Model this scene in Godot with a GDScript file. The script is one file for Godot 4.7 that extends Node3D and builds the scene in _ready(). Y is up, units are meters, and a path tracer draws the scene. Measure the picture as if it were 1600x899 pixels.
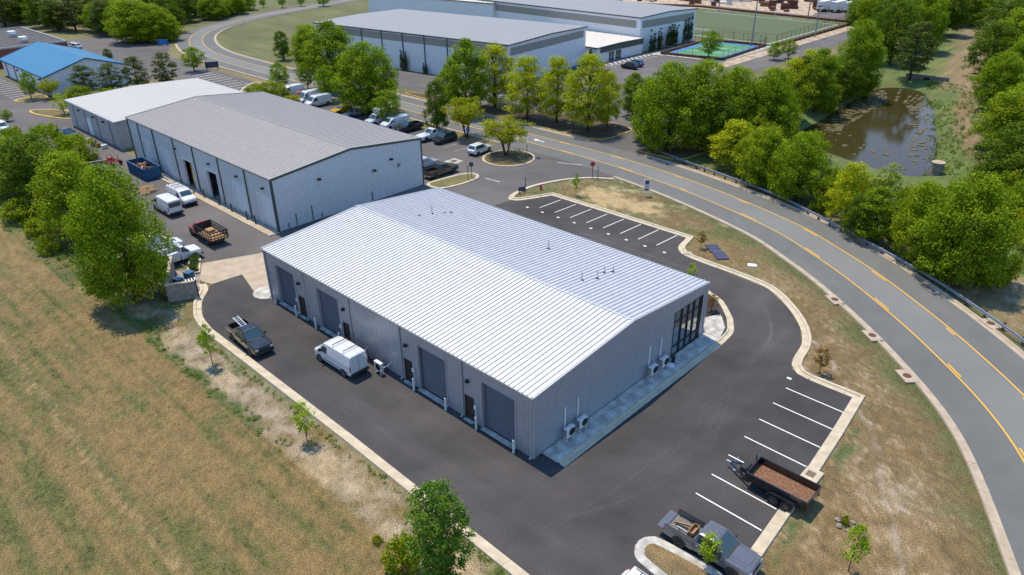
extends Node3D
# An industrial park seen from a drone: metal warehouses, parking lots, a curving road, a pond and trees.
# World axes follow the new warehouse: x runs along its long side, z along its gable, metres, ground at y = 0.

var M := {}
var used := {}
var rng := RandomNumberGenerator.new()
var nz := {}
var proto := {}

func _ready():
	rng.seed = 20240519
	setup_camera()
	setup_sky()
	make_noise()
	make_materials()
	make_ground()
	make_road()
	make_pavements()
	make_markings()
	make_kerbs()
	main_building()
	second_building()
	far_buildings()
	make_tree_kinds()
	plant_trees()
	make_fixtures()
	park_vehicles()
	make_yard()
	make_sports()
	make_grass()

func setup_camera():
	var cam := Camera3D.new()
	cam.name = "camera"
	add_child(cam)
	var f := Vector3(0.61343, -0.46742, 0.63657).normalized()
	var r := Vector3(-0.72366, -0.00990, 0.69009).normalized()
	cam.transform = Transform3D(Basis(r, r.cross(f), -f).orthonormalized(), Vector3(-27.74, 36.45, -30.89))
	cam.fov = 43.46
	cam.near = 0.5
	cam.far = 4000.0
	cam.current = true

func setup_sky():
	var env := Environment.new()
	var sky := Sky.new()
	var sm := ProceduralSkyMaterial.new()
	sm.sky_top_color = Color(0.34, 0.52, 0.75)
	sm.sky_horizon_color = Color(0.80, 0.85, 0.88)
	sm.sky_curve = 0.16
	sm.ground_bottom_color = Color(0.30, 0.29, 0.24)
	sm.ground_horizon_color = Color(0.66, 0.68, 0.66)
	sm.sun_angle_max = 8.0
	sky.sky_material = sm
	env.background_mode = Environment.BG_SKY
	env.sky = sky
	env.background_energy_multiplier = 1.4
	env.tonemap_mode = Environment.TONE_MAPPER_LINEAR
	env.tonemap_exposure = 1.42
	env.sdfgi_enabled = true
	env.ssao_enabled = true
	env.ssil_enabled = true
	var we := WorldEnvironment.new()
	we.name = "world_environment"
	we.environment = env
	add_child(we)
	var sun := DirectionalLight3D.new()
	sun.name = "sun"
	sun.light_color = Color(1.0, 0.945, 0.85)
	sun.light_energy = 1.22
	sun.light_angular_distance = 0.5
	sun.shadow_enabled = true
	add_child(sun)
	sun.look_at_from_position(Vector3(37.5, 100.0, 7.6), Vector3.ZERO, Vector3.FORWARD)

# ---------------------------------------------------------------- helpers

class MB:
	var st := SurfaceTool.new()
	var col := Color.WHITE
	var sg := -1
	var xf := Transform3D()
	func _init():
		st.begin(Mesh.PRIMITIVE_TRIANGLES)
	func tri(a: Vector3, b: Vector3, c: Vector3):
		for p: Vector3 in [a, c, b]:
			st.set_smooth_group(sg)
			st.set_color(col)
			st.add_vertex(xf * p)
	func quad(a: Vector3, b: Vector3, c: Vector3, d: Vector3):
		tri(a, b, c)
		tri(a, c, d)
	func box(c: Vector3, s: Vector3, b := Basis()):
		var h := s * 0.5
		var p := []
		for i in 8:
			p.append(c + b * Vector3(h.x if i & 1 else -h.x, h.y if i & 2 else -h.y, h.z if i & 4 else -h.z))
		quad(p[1], p[3], p[7], p[5])
		quad(p[0], p[4], p[6], p[2])
		quad(p[2], p[6], p[7], p[3])
		quad(p[0], p[1], p[5], p[4])
		quad(p[4], p[5], p[7], p[6])
		quad(p[0], p[2], p[3], p[1])
	func span(a: Vector3, b: Vector3):
		box((a + b) * 0.5, (b - a).abs())
	func loft(rings: Array, caps := true):
		var n: int = rings[0].size()
		for k in rings.size() - 1:
			for i in n:
				var j := (i + 1) % n
				quad(rings[k][i], rings[k][j], rings[k + 1][j], rings[k + 1][i])
		if caps:
			var a: Array = rings[0]
			var z: Array = rings[-1]
			for i in range(1, n - 1):
				tri(a[0], a[i + 1], a[i])
				tri(z[0], z[i], z[i + 1])
	func cbox(c: Vector3, s: Vector3, ch := 0.03):
		var h := s * 0.5
		var rings := []
		for k in [[-h.y, ch], [-h.y + ch, 0.0], [h.y - ch, 0.0], [h.y, ch]]:
			var x: float = h.x - k[1]
			var z: float = h.z - k[1]
			var q: float = ch
			rings.append([c + Vector3(x, k[0], -z + q), c + Vector3(x - q, k[0], -z), c + Vector3(-x + q, k[0], -z), c + Vector3(-x, k[0], -z + q), c + Vector3(-x, k[0], z - q), c + Vector3(-x + q, k[0], z), c + Vector3(x - q, k[0], z), c + Vector3(x, k[0], z - q)])
		loft(rings)
	func tube(pts: Array, rad: Array, n := 6, caps := true):
		var rings := []
		for k in pts.size():
			var d: Vector3 = (pts[min(k + 1, pts.size() - 1)] - pts[max(k - 1, 0)]).normalized()
			var s := d.cross(Vector3.UP if absf(d.y) < 0.9 else Vector3.RIGHT).normalized()
			var u := s.cross(d)
			var ring := []
			for i in n:
				var a := TAU * i / n
				ring.append(pts[k] + (s * cos(a) - u * sin(a)) * float(rad[k]))
			rings.append(ring)
		loft(rings, caps)
	func lathe_z(prof: Array, n: int, c: Vector3):
		var rings := []
		for p in prof:
			var ring := []
			for i in n:
				var a := TAU * i / n
				ring.append(c + Vector3(cos(a) * p[0], sin(a) * p[0], p[1]))
			rings.append(ring)
		loft(rings)
	func prism(poly: PackedVector2Array, y0: float, y1: float):
		var t := Geometry2D.triangulate_polygon(poly)
		for i in range(0, t.size(), 3):
			var a := poly[t[i]]
			var b := poly[t[i + 1]]
			var c := poly[t[i + 2]]
			if (b - a).cross(c - a) > 0:
				var q := b
				b = c
				c = q
			tri(Vector3(a.x, y1, a.y), Vector3(b.x, y1, b.y), Vector3(c.x, y1, c.y))
		var cw := Geometry2D.is_polygon_clockwise(poly)
		for i in poly.size():
			var a := poly[i]
			var b := poly[(i + 1) % poly.size()]
			if cw:
				quad(Vector3(b.x, y0, b.y), Vector3(a.x, y0, a.y), Vector3(a.x, y1, a.y), Vector3(b.x, y1, b.y))
			else:
				quad(Vector3(a.x, y0, a.y), Vector3(b.x, y0, b.y), Vector3(b.x, y1, b.y), Vector3(a.x, y1, a.y))
	# a thin plate lying on part of the quad a b c d (a bottom left, b bottom right, c top right, d top left, seen from outside)
	func plate(a: Vector3, b: Vector3, c: Vector3, d: Vector3, u0: float, u1: float, v0: float, v1: float, off := 0.012):
		var n := (b - a).cross(d - a).normalized() * off
		var e := [[u0, v0], [u1, v0], [u1, v1], [u0, v1]]
		var lo := []
		var hi := []
		for k in e:
			var p: Vector3 = a.lerp(b, k[0]).lerp(d.lerp(c, k[0]), k[1])
			lo.append(p - n * 0.5)
			hi.append(p + n)
		quad(hi[0], hi[1], hi[2], hi[3])
		for i in 4:
			var j := (i + 1) % 4
			quad(lo[i], lo[j], hi[j], hi[i])
	func done() -> ArrayMesh:
		st.generate_normals()
		return st.commit()

func numbered(n: String) -> String:
	var k: int = used.get(n, 0)
	used[n] = k + 1
	return n if k == 0 else "%s_%03d" % [n, k]

func thing(called: String, label: String, category: String, at := Vector3.ZERO, turn := 0.0, group := "") -> Node3D:
	var o := Node3D.new()
	o.name = numbered(called)
	add_child(o)
	o.position = at
	o.rotation.y = turn
	tag(o, label, category, group)
	return o

func tag(o: Node, label: String, category: String, group := "", kind := ""):
	o.set_meta("label", label)
	if category:
		o.set_meta("category", category)
	if group:
		o.set_meta("group", group)
	if kind:
		o.set_meta("kind", kind)

func part(called: String, mesh, mat: Material, parent: Node, at := Transform3D()) -> MeshInstance3D:
	var o := MeshInstance3D.new()
	o.mesh = mesh.done() if mesh is MB else mesh
	o.material_override = mat
	var key: String = called
	if parent == self:
		o.name = numbered(called)
	else:
		var counts: Dictionary = parent.get_meta("part_counts", {})
		var k: int = counts.get(called, 0)
		counts[called] = k + 1
		parent.set_meta("part_counts", counts)
		o.name = key if k == 0 else "%s_%03d" % [key, k]
	o.transform = at
	parent.add_child(o)
	return o

func structure(called: String, mesh, mat: Material, label := "") -> MeshInstance3D:
	var o := part(called, mesh, mat, self)
	o.set_meta("kind", "structure")
	if label:
		o.set_meta("label", label)
		o.set_meta("category", called.get_slice("_", called.get_slice_count("_") - 1))
	return o

func solid(called: String, mesh, mat: Material, label: String, category: String, group := "", at := Transform3D()) -> MeshInstance3D:
	var o := part(called, mesh, mat, self, at)
	tag(o, label, category, group)
	return o

func copy(src: Node3D, at: Vector3, turn: float, label: String, size := Vector3.ONE, group := "") -> Node3D:
	var o: Node3D = src.duplicate()
	o.name = numbered(src.get_meta("kind_name"))
	add_child(o)
	o.transform = Transform3D(Basis(Vector3.UP, turn).scaled_local(size), at)
	o.set_meta("label", label)
	if group:
		o.set_meta("group", group)
	return o

func lin(r: float, g: float, b: float) -> Color:
	return Color(r, g, b).linear_to_srgb()

func v2(a: Array) -> PackedVector2Array:
	var p := PackedVector2Array()
	for i in range(0, a.size(), 2):
		p.append(Vector2(a[i], a[i + 1]))
	return p

# Catmull-Rom through the points, about one sample each step metres
func smooth_line(pts: PackedVector2Array, step := 1.5, closed := false) -> PackedVector2Array:
	var out := PackedVector2Array()
	var n := pts.size()
	var last := n if closed else n - 1
	for i in last:
		var p1 := pts[i]
		var p2 := pts[(i + 1) % n]
		var p0 := pts[(i - 1 + n) % n] if closed or i > 0 else p1 * 2 - p2
		var p3 := pts[(i + 2) % n] if closed or i < n - 2 else p2 * 2 - p1
		var k: int = max(1, int(p1.distance_to(p2) / step))
		for j in k:
			out.append(p1.cubic_interpolate(p2, p0, p3, float(j) / k))
	if not closed:
		out.append(pts[n - 1])
	return out

# the line moved sideways by d (to the right when walking along it, seen from above with x right and z down)
func offset_line(pts: PackedVector2Array, d: float, closed := false) -> PackedVector2Array:
	var out := PackedVector2Array()
	var n := pts.size()
	for i in n:
		var a := pts[(i - 1 + n) % n] if closed or i > 0 else pts[i]
		var b := pts[(i + 1) % n] if closed or i < n - 1 else pts[i]
		var t0 := (pts[i] - a).normalized()
		var t1 := (b - pts[i]).normalized()
		var t := (t0 + t1).normalized()
		var nn := Vector2(-t.y, t.x)
		var base := t1 if t1.length() > 0.5 else t0
		var k := nn.dot(Vector2(-base.y, base.x))
		out.append(pts[i] + nn * d / max(k, 0.6))
	return out

# sweeps a profile of [sideways, height] pairs along a line
func sweep(mb: MB, pts: PackedVector2Array, prof: Array, closed := false):
	var lines := []
	for p in prof:
		lines.append(offset_line(pts, p[0], closed))
	var n := pts.size()
	for i in (n if closed else n - 1):
		var j := (i + 1) % n
		for k in prof.size() - 1:
			var a: Vector2 = lines[k][i]
			var b: Vector2 = lines[k][j]
			var c: Vector2 = lines[k + 1][j]
			var d: Vector2 = lines[k + 1][i]
			mb.quad(Vector3(a.x, prof[k][1], a.y), Vector3(b.x, prof[k][1], b.y), Vector3(c.x, prof[k + 1][1], c.y), Vector3(d.x, prof[k + 1][1], d.y))

func seg_dist(poly: PackedVector2Array, p: Vector2, closed := true) -> float:
	var best := 1e9
	var n := poly.size()
	for i in (n if closed else n - 1):
		best = min(best, p.distance_squared_to(Geometry2D.get_closest_point_to_segment(p, poly[i], poly[(i + 1) % n])))
	return sqrt(best)

# a flat sheet cut into cells so that its colour can vary from place to place
func sheet(poly: PackedVector2Array, y: float, cell: float, colour: Callable) -> ArrayMesh:
	var lo := poly[0]
	var hi := poly[0]
	for p in poly:
		lo = lo.min(p)
		hi = hi.max(p)
	var v := PackedVector3Array()
	var n := PackedVector3Array()
	var c := PackedColorArray()
	var uv := PackedVector2Array()
	var x := floorf(lo.x / cell) * cell
	while x < hi.x:
		var z := floorf(lo.y / cell) * cell
		while z < hi.y:
			var sq := PackedVector2Array([Vector2(x, z), Vector2(x + cell, z), Vector2(x + cell, z + cell), Vector2(x, z + cell)])
			for piece in Geometry2D.intersect_polygons(sq, poly):
				var t := Geometry2D.triangulate_polygon(piece)
				for k in range(0, t.size(), 3):
					var a := piece[t[k]]
					var b := piece[t[k + 1]]
					var d := piece[t[k + 2]]
					if (b - a).cross(d - a) < 0:
						var q := b
						b = d
						d = q
					for p: Vector2 in [a, b, d]:
						v.append(Vector3(p.x, y, p.y))
						n.append(Vector3.UP)
						c.append(colour.call(p.x, p.y))
						uv.append((p - LOT.position) / LOT.size)
			z += cell
		x += cell
	var arr := []
	arr.resize(Mesh.ARRAY_MAX)
	arr[Mesh.ARRAY_VERTEX] = v
	arr[Mesh.ARRAY_NORMAL] = n
	arr[Mesh.ARRAY_COLOR] = c
	arr[Mesh.ARRAY_TEX_UV] = uv
	var m := ArrayMesh.new()
	m.add_surface_from_arrays(Mesh.PRIMITIVE_TRIANGLES, arr)
	return m

func make_noise():
	for k in [["a", 0.021, 3], ["b", 0.11, 3], ["c", 0.45, 2], ["d", 1.7, 2], ["s", 0.06, 3]]:
		var f := FastNoiseLite.new()
		f.seed = 11 + nz.size() * 7
		f.frequency = k[1]
		f.noise_type = FastNoiseLite.TYPE_SIMPLEX_SMOOTH
		f.fractal_octaves = k[2]
		nz[k[0]] = f

func N(k: String, x: float, z: float) -> float:
	return nz[k].get_noise_2d(x, z)

# grey noise between two sRGB levels
func noise_tex(seed_: int, freq: float, lo: float, hi: float, octaves := 4, size := 512, kind := FastNoiseLite.TYPE_SIMPLEX) -> ImageTexture:
	var f := FastNoiseLite.new()
	f.seed = seed_
	f.frequency = freq
	f.noise_type = kind
	f.fractal_octaves = octaves
	var im := f.get_seamless_image(size, size)
	im.convert(Image.FORMAT_L8)
	var d := im.get_data()
	for i in d.size():
		d[i] = int(255.0 * lerpf(lo, hi, d[i] / 255.0))
	var out := Image.create_from_data(size, size, false, Image.FORMAT_L8, d)
	out.convert(Image.FORMAT_RGB8)
	out.generate_mipmaps()
	return ImageTexture.create_from_image(out)

# grain of the new car park: noise, dust left by tyres, paving seams, specks of gravel and drips of oil
const LOT := Rect2(-25.0, -15.0, 71.0, 60.0)

func lot_texture() -> ImageTexture:
	var S := 2048
	var f := FastNoiseLite.new()
	f.seed = 41
	f.frequency = 0.16
	f.fractal_octaves = 4
	var im := f.get_image(S, S)
	im.convert(Image.FORMAT_L8)
	var d := im.get_data()
	for i in d.size():
		d[i] = 182 + (d[i] >> 3)
	var r := RandomNumberGenerator.new()
	r.seed = 90
	var kx := S / LOT.size.x
	var kz := S / LOT.size.y
	var mark := func(x: float, z: float, w: float, add: int):
		var px := int((x - LOT.position.x) * kx)
		var pz := int((z - LOT.position.y) * kz)
		var n := maxi(1, int(w * kx))
		for j in n:
			for i in n:
				var q := (pz + j) * S + px + i
				if px + i >= 0 and px + i < S and q >= 0 and q < d.size():
					d[q] = clampi(d[q] + add + r.randi_range(-5, 5), 40, 255)
	# tyre tracks along the drive and round the gable
	var paths := []
	for i in 16:
		var z := r.randf_range(-6.6, -1.2)
		paths.append(smooth_line(v2([42, z - 0.5, 30, z + r.randf_range(-0.6, 0.6), 15, z + r.randf_range(-0.6, 0.6), 2, z - 0.4, -5, z + 2.0, -7.5 + r.randf_range(-2, 2), 8, -6.0 + r.randf_range(-1.5, 1.5), 20, -4.6, 29, 1, 34.5 + r.randf_range(-1, 1), 12, 35.4, 34, 35.2]), 0.05))
	for i in 7:
		var z := r.randf_range(5.5, 21.0)
		paths.append(smooth_line(v2([-14, z, -9, z + 0.2, -6.5, z + r.randf_range(-2, 2), -5.5, z + r.randf_range(-9, 9)]), 0.05))
	for i in 5:
		var c := Vector2(24.6 + r.randf_range(-0.5, 0.5), -3.4)
		var arc := PackedVector2Array()
		for k in 60:
			var a := 2.0 + k * 0.035
			arc.append(c + Vector2(cos(a) * -1.0, sin(a) * 0.9) * (1.2 + i * 0.22))
		paths.append(arc)
	for p in paths:
		var add := r.randi_range(5, 17)
		var on := true
		for q in p:
			if r.randf() < 0.01:
				on = not on
			if on and r.randf() < 0.75:
				mark.call(q.x, q.y, 0.09, add)
				mark.call(q.x, q.y + 0.2, 0.05, add / 2)
	# paving seams
	for z in [-4.1, 35.1]:
		for k in 1400:
			mark.call(44.0 - k * 0.045, z + sin(k * 0.01) * 0.02, 0.03, -26)
	for x in [-4.3, -7.9]:
		for k in 900:
			mark.call(x + sin(k * 0.011) * 0.02, -8.0 + k * 0.045, 0.03, -22)
	for k in 1300:
		mark.call(r.randf_range(-20, 44), r.randf_range(-8, 42), r.randf_range(0.03, 0.09), r.randi_range(12, 60))
	for k in 120:
		var c := Vector2(r.randf_range(-14.5, -10.5), r.randf_range(4, 23)) if k < 60 else Vector2(r.randf_range(13, 35), r.randf_range(38.5, 42))
		for j in 9:
			mark.call(c.x + r.randfn() * 0.14, c.y + r.randfn() * 0.14, 0.09, -14)
	for k in 26:
		var c := Vector2(r.randf_range(-15, 40), r.randf_range(-7, -1) if k < 16 else r.randf_range(25, 41))
		for j in 60:
			mark.call(c.x + r.randfn() * 0.5, c.y + r.randfn() * 0.3, 0.07, 16)
	var out := Image.create_from_data(S, S, false, Image.FORMAT_L8, d)
	out.convert(Image.FORMAT_RGB8)
	out.generate_mipmaps()
	return ImageTexture.create_from_image(out)

func bump_tex(seed_: int, freq: float, octaves := 3, size := 512) -> ImageTexture:
	var f := FastNoiseLite.new()
	f.seed = seed_
	f.frequency = freq
	f.fractal_octaves = octaves
	var im := f.get_seamless_image(size, size)
	im.convert(Image.FORMAT_RGB8)
	im.bump_map_to_normal_map(2.0)
	return ImageTexture.create_from_image(im)

func mat(key: String, c: Color, rough := 0.8, metal := 0.0, tex: Texture2D = null, tile := 1.0, vcol := false) -> StandardMaterial3D:
	var m := StandardMaterial3D.new()
	m.albedo_color = c
	m.roughness = rough
	m.metallic = metal
	m.cull_mode = BaseMaterial3D.CULL_DISABLED
	m.vertex_color_use_as_albedo = vcol
	if tex:
		m.albedo_texture = tex
		m.uv1_triplanar = true
		m.uv1_world_triplanar = true
		m.uv1_scale = Vector3.ONE / tile
	m.resource_name = key
	M[key] = m
	return m

func make_materials():
	var fine := noise_tex(3, 0.14, 0.62, 1.0, 5)
	var grain := noise_tex(5, 0.2, 0.62, 1.0, 3)
	var soft := noise_tex(8, 0.012, 0.94, 1.0, 5)
	var weather := noise_tex(19, 0.01, 0.86, 1.0, 6)
	var stain := noise_tex(15, 0.006, 0.70, 1.0, 5)
	var turf := noise_tex(23, 0.05, 0.46, 1.0, 6, 1024)
	var tar := noise_tex(29, 0.05, 0.72, 1.0, 6, 1024)
	mat("ground", Color.WHITE, 0.95, 0.0, turf, 7.3, true)
	mat("asphalt", Color.WHITE, 0.88, 0.0, tar, 5.9, true)
	var lot := mat("asphalt_lot", Color.WHITE, 0.86, 0.0, null, 1.0, true)
	lot.albedo_texture = lot_texture()
	lot.metallic_specular = 0.35
	M.asphalt.metallic_specular = 0.35
	mat("concrete", lin(0.56, 0.53, 0.47), 0.85, 0.0, stain, 4.0)
	mat("kerb", lin(0.54, 0.46, 0.33), 0.85, 0.0, weather, 8.1)
	mat("old_concrete", lin(0.44, 0.355, 0.26), 0.9, 0.0, weather, 10.3)
	mat("grey_block", lin(0.33, 0.29, 0.24), 0.9, 0.0, stain, 2.1)
	mat("white_line", lin(0.78, 0.77, 0.74), 0.7, 0.0, soft, 2.0)
	mat("worn_line", lin(0.45, 0.42, 0.38), 0.8, 0.0, stain, 1.5)
	mat("yellow_line", lin(0.70, 0.37, 0.03), 0.7, 0.0, soft, 2.0)
	mat("yellow_kerb", lin(0.62, 0.42, 0.10), 0.8, 0.0, stain, 2.0)
	mat("roof_new", lin(0.60, 0.605, 0.61), 0.48, 0.55, soft, 9.0)
	mat("trim_new", lin(0.40, 0.41, 0.42), 0.45, 0.4)
	mat("wall_new", lin(0.45, 0.475, 0.505), 0.36, 0.5, soft, 6.0)
	mat("door_roll", lin(0.085, 0.10, 0.125), 0.5, 0.2, soft, 3.0)
	mat("door_dark", lin(0.022, 0.018, 0.016), 0.45)
	mat("dark_metal", lin(0.03, 0.03, 0.032), 0.45, 0.3)
	mat("green_trim", lin(0.045, 0.075, 0.065), 0.5, 0.1)
	mat("roof_old", lin(0.30, 0.278, 0.262), 0.5, 0.25, soft, 11.0)
	mat("wall_old", lin(0.55, 0.565, 0.575), 0.6, 0.05, soft, 6.0)
	mat("wall_grey", lin(0.36, 0.37, 0.37), 0.6, 0.05, weather, 6.0)
	mat("roof_pale", lin(0.40, 0.395, 0.375), 0.55, 0.2, soft, 8.0)
	mat("roof_blue", lin(0.014, 0.15, 0.29), 0.45, 0.1, soft, 9.0)
	mat("blue_trim", lin(0.01, 0.07, 0.18), 0.5, 0.1)
	mat("wall_white", lin(0.70, 0.71, 0.72), 0.6, 0.0, soft, 8.0)
	mat("band_tan", lin(0.30, 0.29, 0.25), 0.7, 0.0, weather, 5.0)
	mat("roof_far", lin(0.235, 0.24, 0.245), 0.6, 0.1, soft, 12.0)
	mat("roof_membrane", lin(0.60, 0.56, 0.50), 0.8, 0.0, weather, 9.0)
	mat("roof_tar", lin(0.085, 0.08, 0.078), 0.9, 0.0, stain, 9.0)
	mat("brick", lin(0.30, 0.075, 0.045), 0.85, 0.0, grain, 2.0)
	mat("window_coated", lin(0.40, 0.45, 0.48), 0.04, 0.9)
	mat("steel", lin(0.50, 0.51, 0.52), 0.38, 0.8, soft, 3.0)
	mat("white_metal", lin(0.62, 0.62, 0.60), 0.45, 0.05, soft, 1.0)
	mat("pipe_white", lin(0.68, 0.69, 0.70), 0.45)
	mat("bark", lin(0.10, 0.075, 0.055), 0.95, 0.0, fine, 0.8)
	mat("mulch", lin(0.045, 0.034, 0.028), 0.95, 0.0, fine, 0.9)
	mat("rubber", lin(0.018, 0.018, 0.018), 0.85)
	mat("rim", lin(0.30, 0.30, 0.31), 0.35, 0.8)
	mat("rim_dark", lin(0.07, 0.065, 0.06), 0.45, 0.5)
	mat("auto_glass", lin(0.025, 0.050, 0.052), 0.04, 0.0)
	M.auto_glass.metallic_specular = 0.8
	mat("head_lamp", lin(0.55, 0.56, 0.58), 0.12, 0.4)
	mat("tail_lamp", lin(0.35, 0.012, 0.012), 0.2)
	mat("black_plastic", lin(0.02, 0.02, 0.021), 0.6)
	for p in [["white", 0.64, 0.65, 0.66], ["black", 0.012, 0.012, 0.014], ["grey", 0.11, 0.115, 0.13], ["red", 0.33, 0.012, 0.02], ["silver", 0.35, 0.37, 0.39], ["yellow", 0.60, 0.33, 0.01], ["brown", 0.05, 0.035, 0.025], ["blue", 0.02, 0.06, 0.14]]:
		mat("paint_" + p[0], lin(p[1], p[2], p[3]), 0.28, 0.15)
		M["paint_" + p[0]].clearcoat_enabled = true
		M["paint_" + p[0]].clearcoat = 0.7
		M["paint_" + p[0]].clearcoat_roughness = 0.08
	mat("bed_liner", lin(0.05, 0.05, 0.052), 0.7, 0.0, fine, 0.9)
	mat("bed_grey", lin(0.20, 0.19, 0.18), 0.6, 0.2, stain, 1.2)
	mat("rust", lin(0.25, 0.12, 0.06), 0.85, 0.1, stain, 1.1)
	mat("dumpster_blue", lin(0.02, 0.12, 0.26), 0.55, 0.1, stain, 1.5)
	mat("wood", lin(0.45, 0.27, 0.12), 0.8, 0.0, stain, 0.7)
	mat("wood_dark", lin(0.16, 0.07, 0.04), 0.85, 0.0, stain, 1.0)
	mat("scrap", lin(0.10, 0.06, 0.04), 0.85, 0.2, fine, 0.9)
	mat("aluminium", lin(0.62, 0.62, 0.62), 0.35, 0.7)
	mat("guard", lin(0.24, 0.27, 0.31), 0.42, 0.6, soft, 2.0)
	mat("post_wood", lin(0.09, 0.065, 0.05), 0.9)
	mat("sign_red", lin(0.45, 0.01, 0.015), 0.5)
	mat("sign_white", lin(0.70, 0.70, 0.70), 0.5)
	mat("sign_dark", lin(0.05, 0.05, 0.09), 0.5)
	mat("hydrant_red", lin(0.38, 0.02, 0.015), 0.5)
	mat("iron", lin(0.11, 0.05, 0.035), 0.75, 0.3)
	mat("turf", lin(0.080, 0.105, 0.042), 0.95, 0.0, soft, 7.0)
	mat("court_green", lin(0.06, 0.22, 0.09), 0.8, 0.0, soft, 5.0)
	mat("court_blue", lin(0.03, 0.16, 0.42), 0.8, 0.0, soft, 5.0)
	mat("sand", lin(0.52, 0.40, 0.28), 0.95, 0.0, stain, 12.0)
	mat("fence_black", lin(0.02, 0.02, 0.02), 0.6, 0.2)
	var w := mat("pond_water", lin(0.040, 0.031, 0.011), 0.06, 0.0)
	w.metallic_specular = 0.28
	w.normal_enabled = true
	w.normal_texture = bump_tex(4, 0.02, 3)
	w.normal_scale = 0.12
	w.uv1_triplanar = true
	w.uv1_world_triplanar = true
	w.uv1_scale = Vector3.ONE / 6.0
	mat("algae", lin(0.15, 0.115, 0.035), 0.6, 0.0, fine, 1.4)
	for k in [["leaf", 0.0], ["leaf_gloss", 0.0]]:
		var m := mat(k[0], Color.WHITE, 0.6 if k[0] == "leaf" else 0.38, 0.0, null, 1.0, true)
		m.metallic_specular = 0.2 if k[0] == "leaf" else 0.4
		m.backlight_enabled = true
		m.backlight = Color(0.72, 0.86, 0.25)
	mat("tuft", Color.WHITE, 0.9, 0.0, null, 1.0, true)

# ---------------------------------------------------------------- ground, road, pavement

var road_mid: PackedVector2Array
var pond: PackedVector2Array

func graded(lo: float, hi: float, step: float, far: float) -> PackedFloat32Array:
	var out := PackedFloat32Array()
	var k := int((hi - lo) / step)
	for i in k + 1:
		out.append(lo + (hi - lo) * i / k)
	var s := step
	while out[-1] < far:
		s = min(s * 1.07, 120.0)
		out.append(out[-1] + s)
	s = step
	var left := PackedFloat32Array()
	var x := lo
	while x > -1200.0:
		s = min(s * 1.12, 200.0)
		x -= s
		left.append(x)
	left.reverse()
	return left + out

func mixc(a: Color, b: Color, t: float) -> Color:
	return a.lerp(b, clampf(t, 0.0, 1.0))

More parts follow.
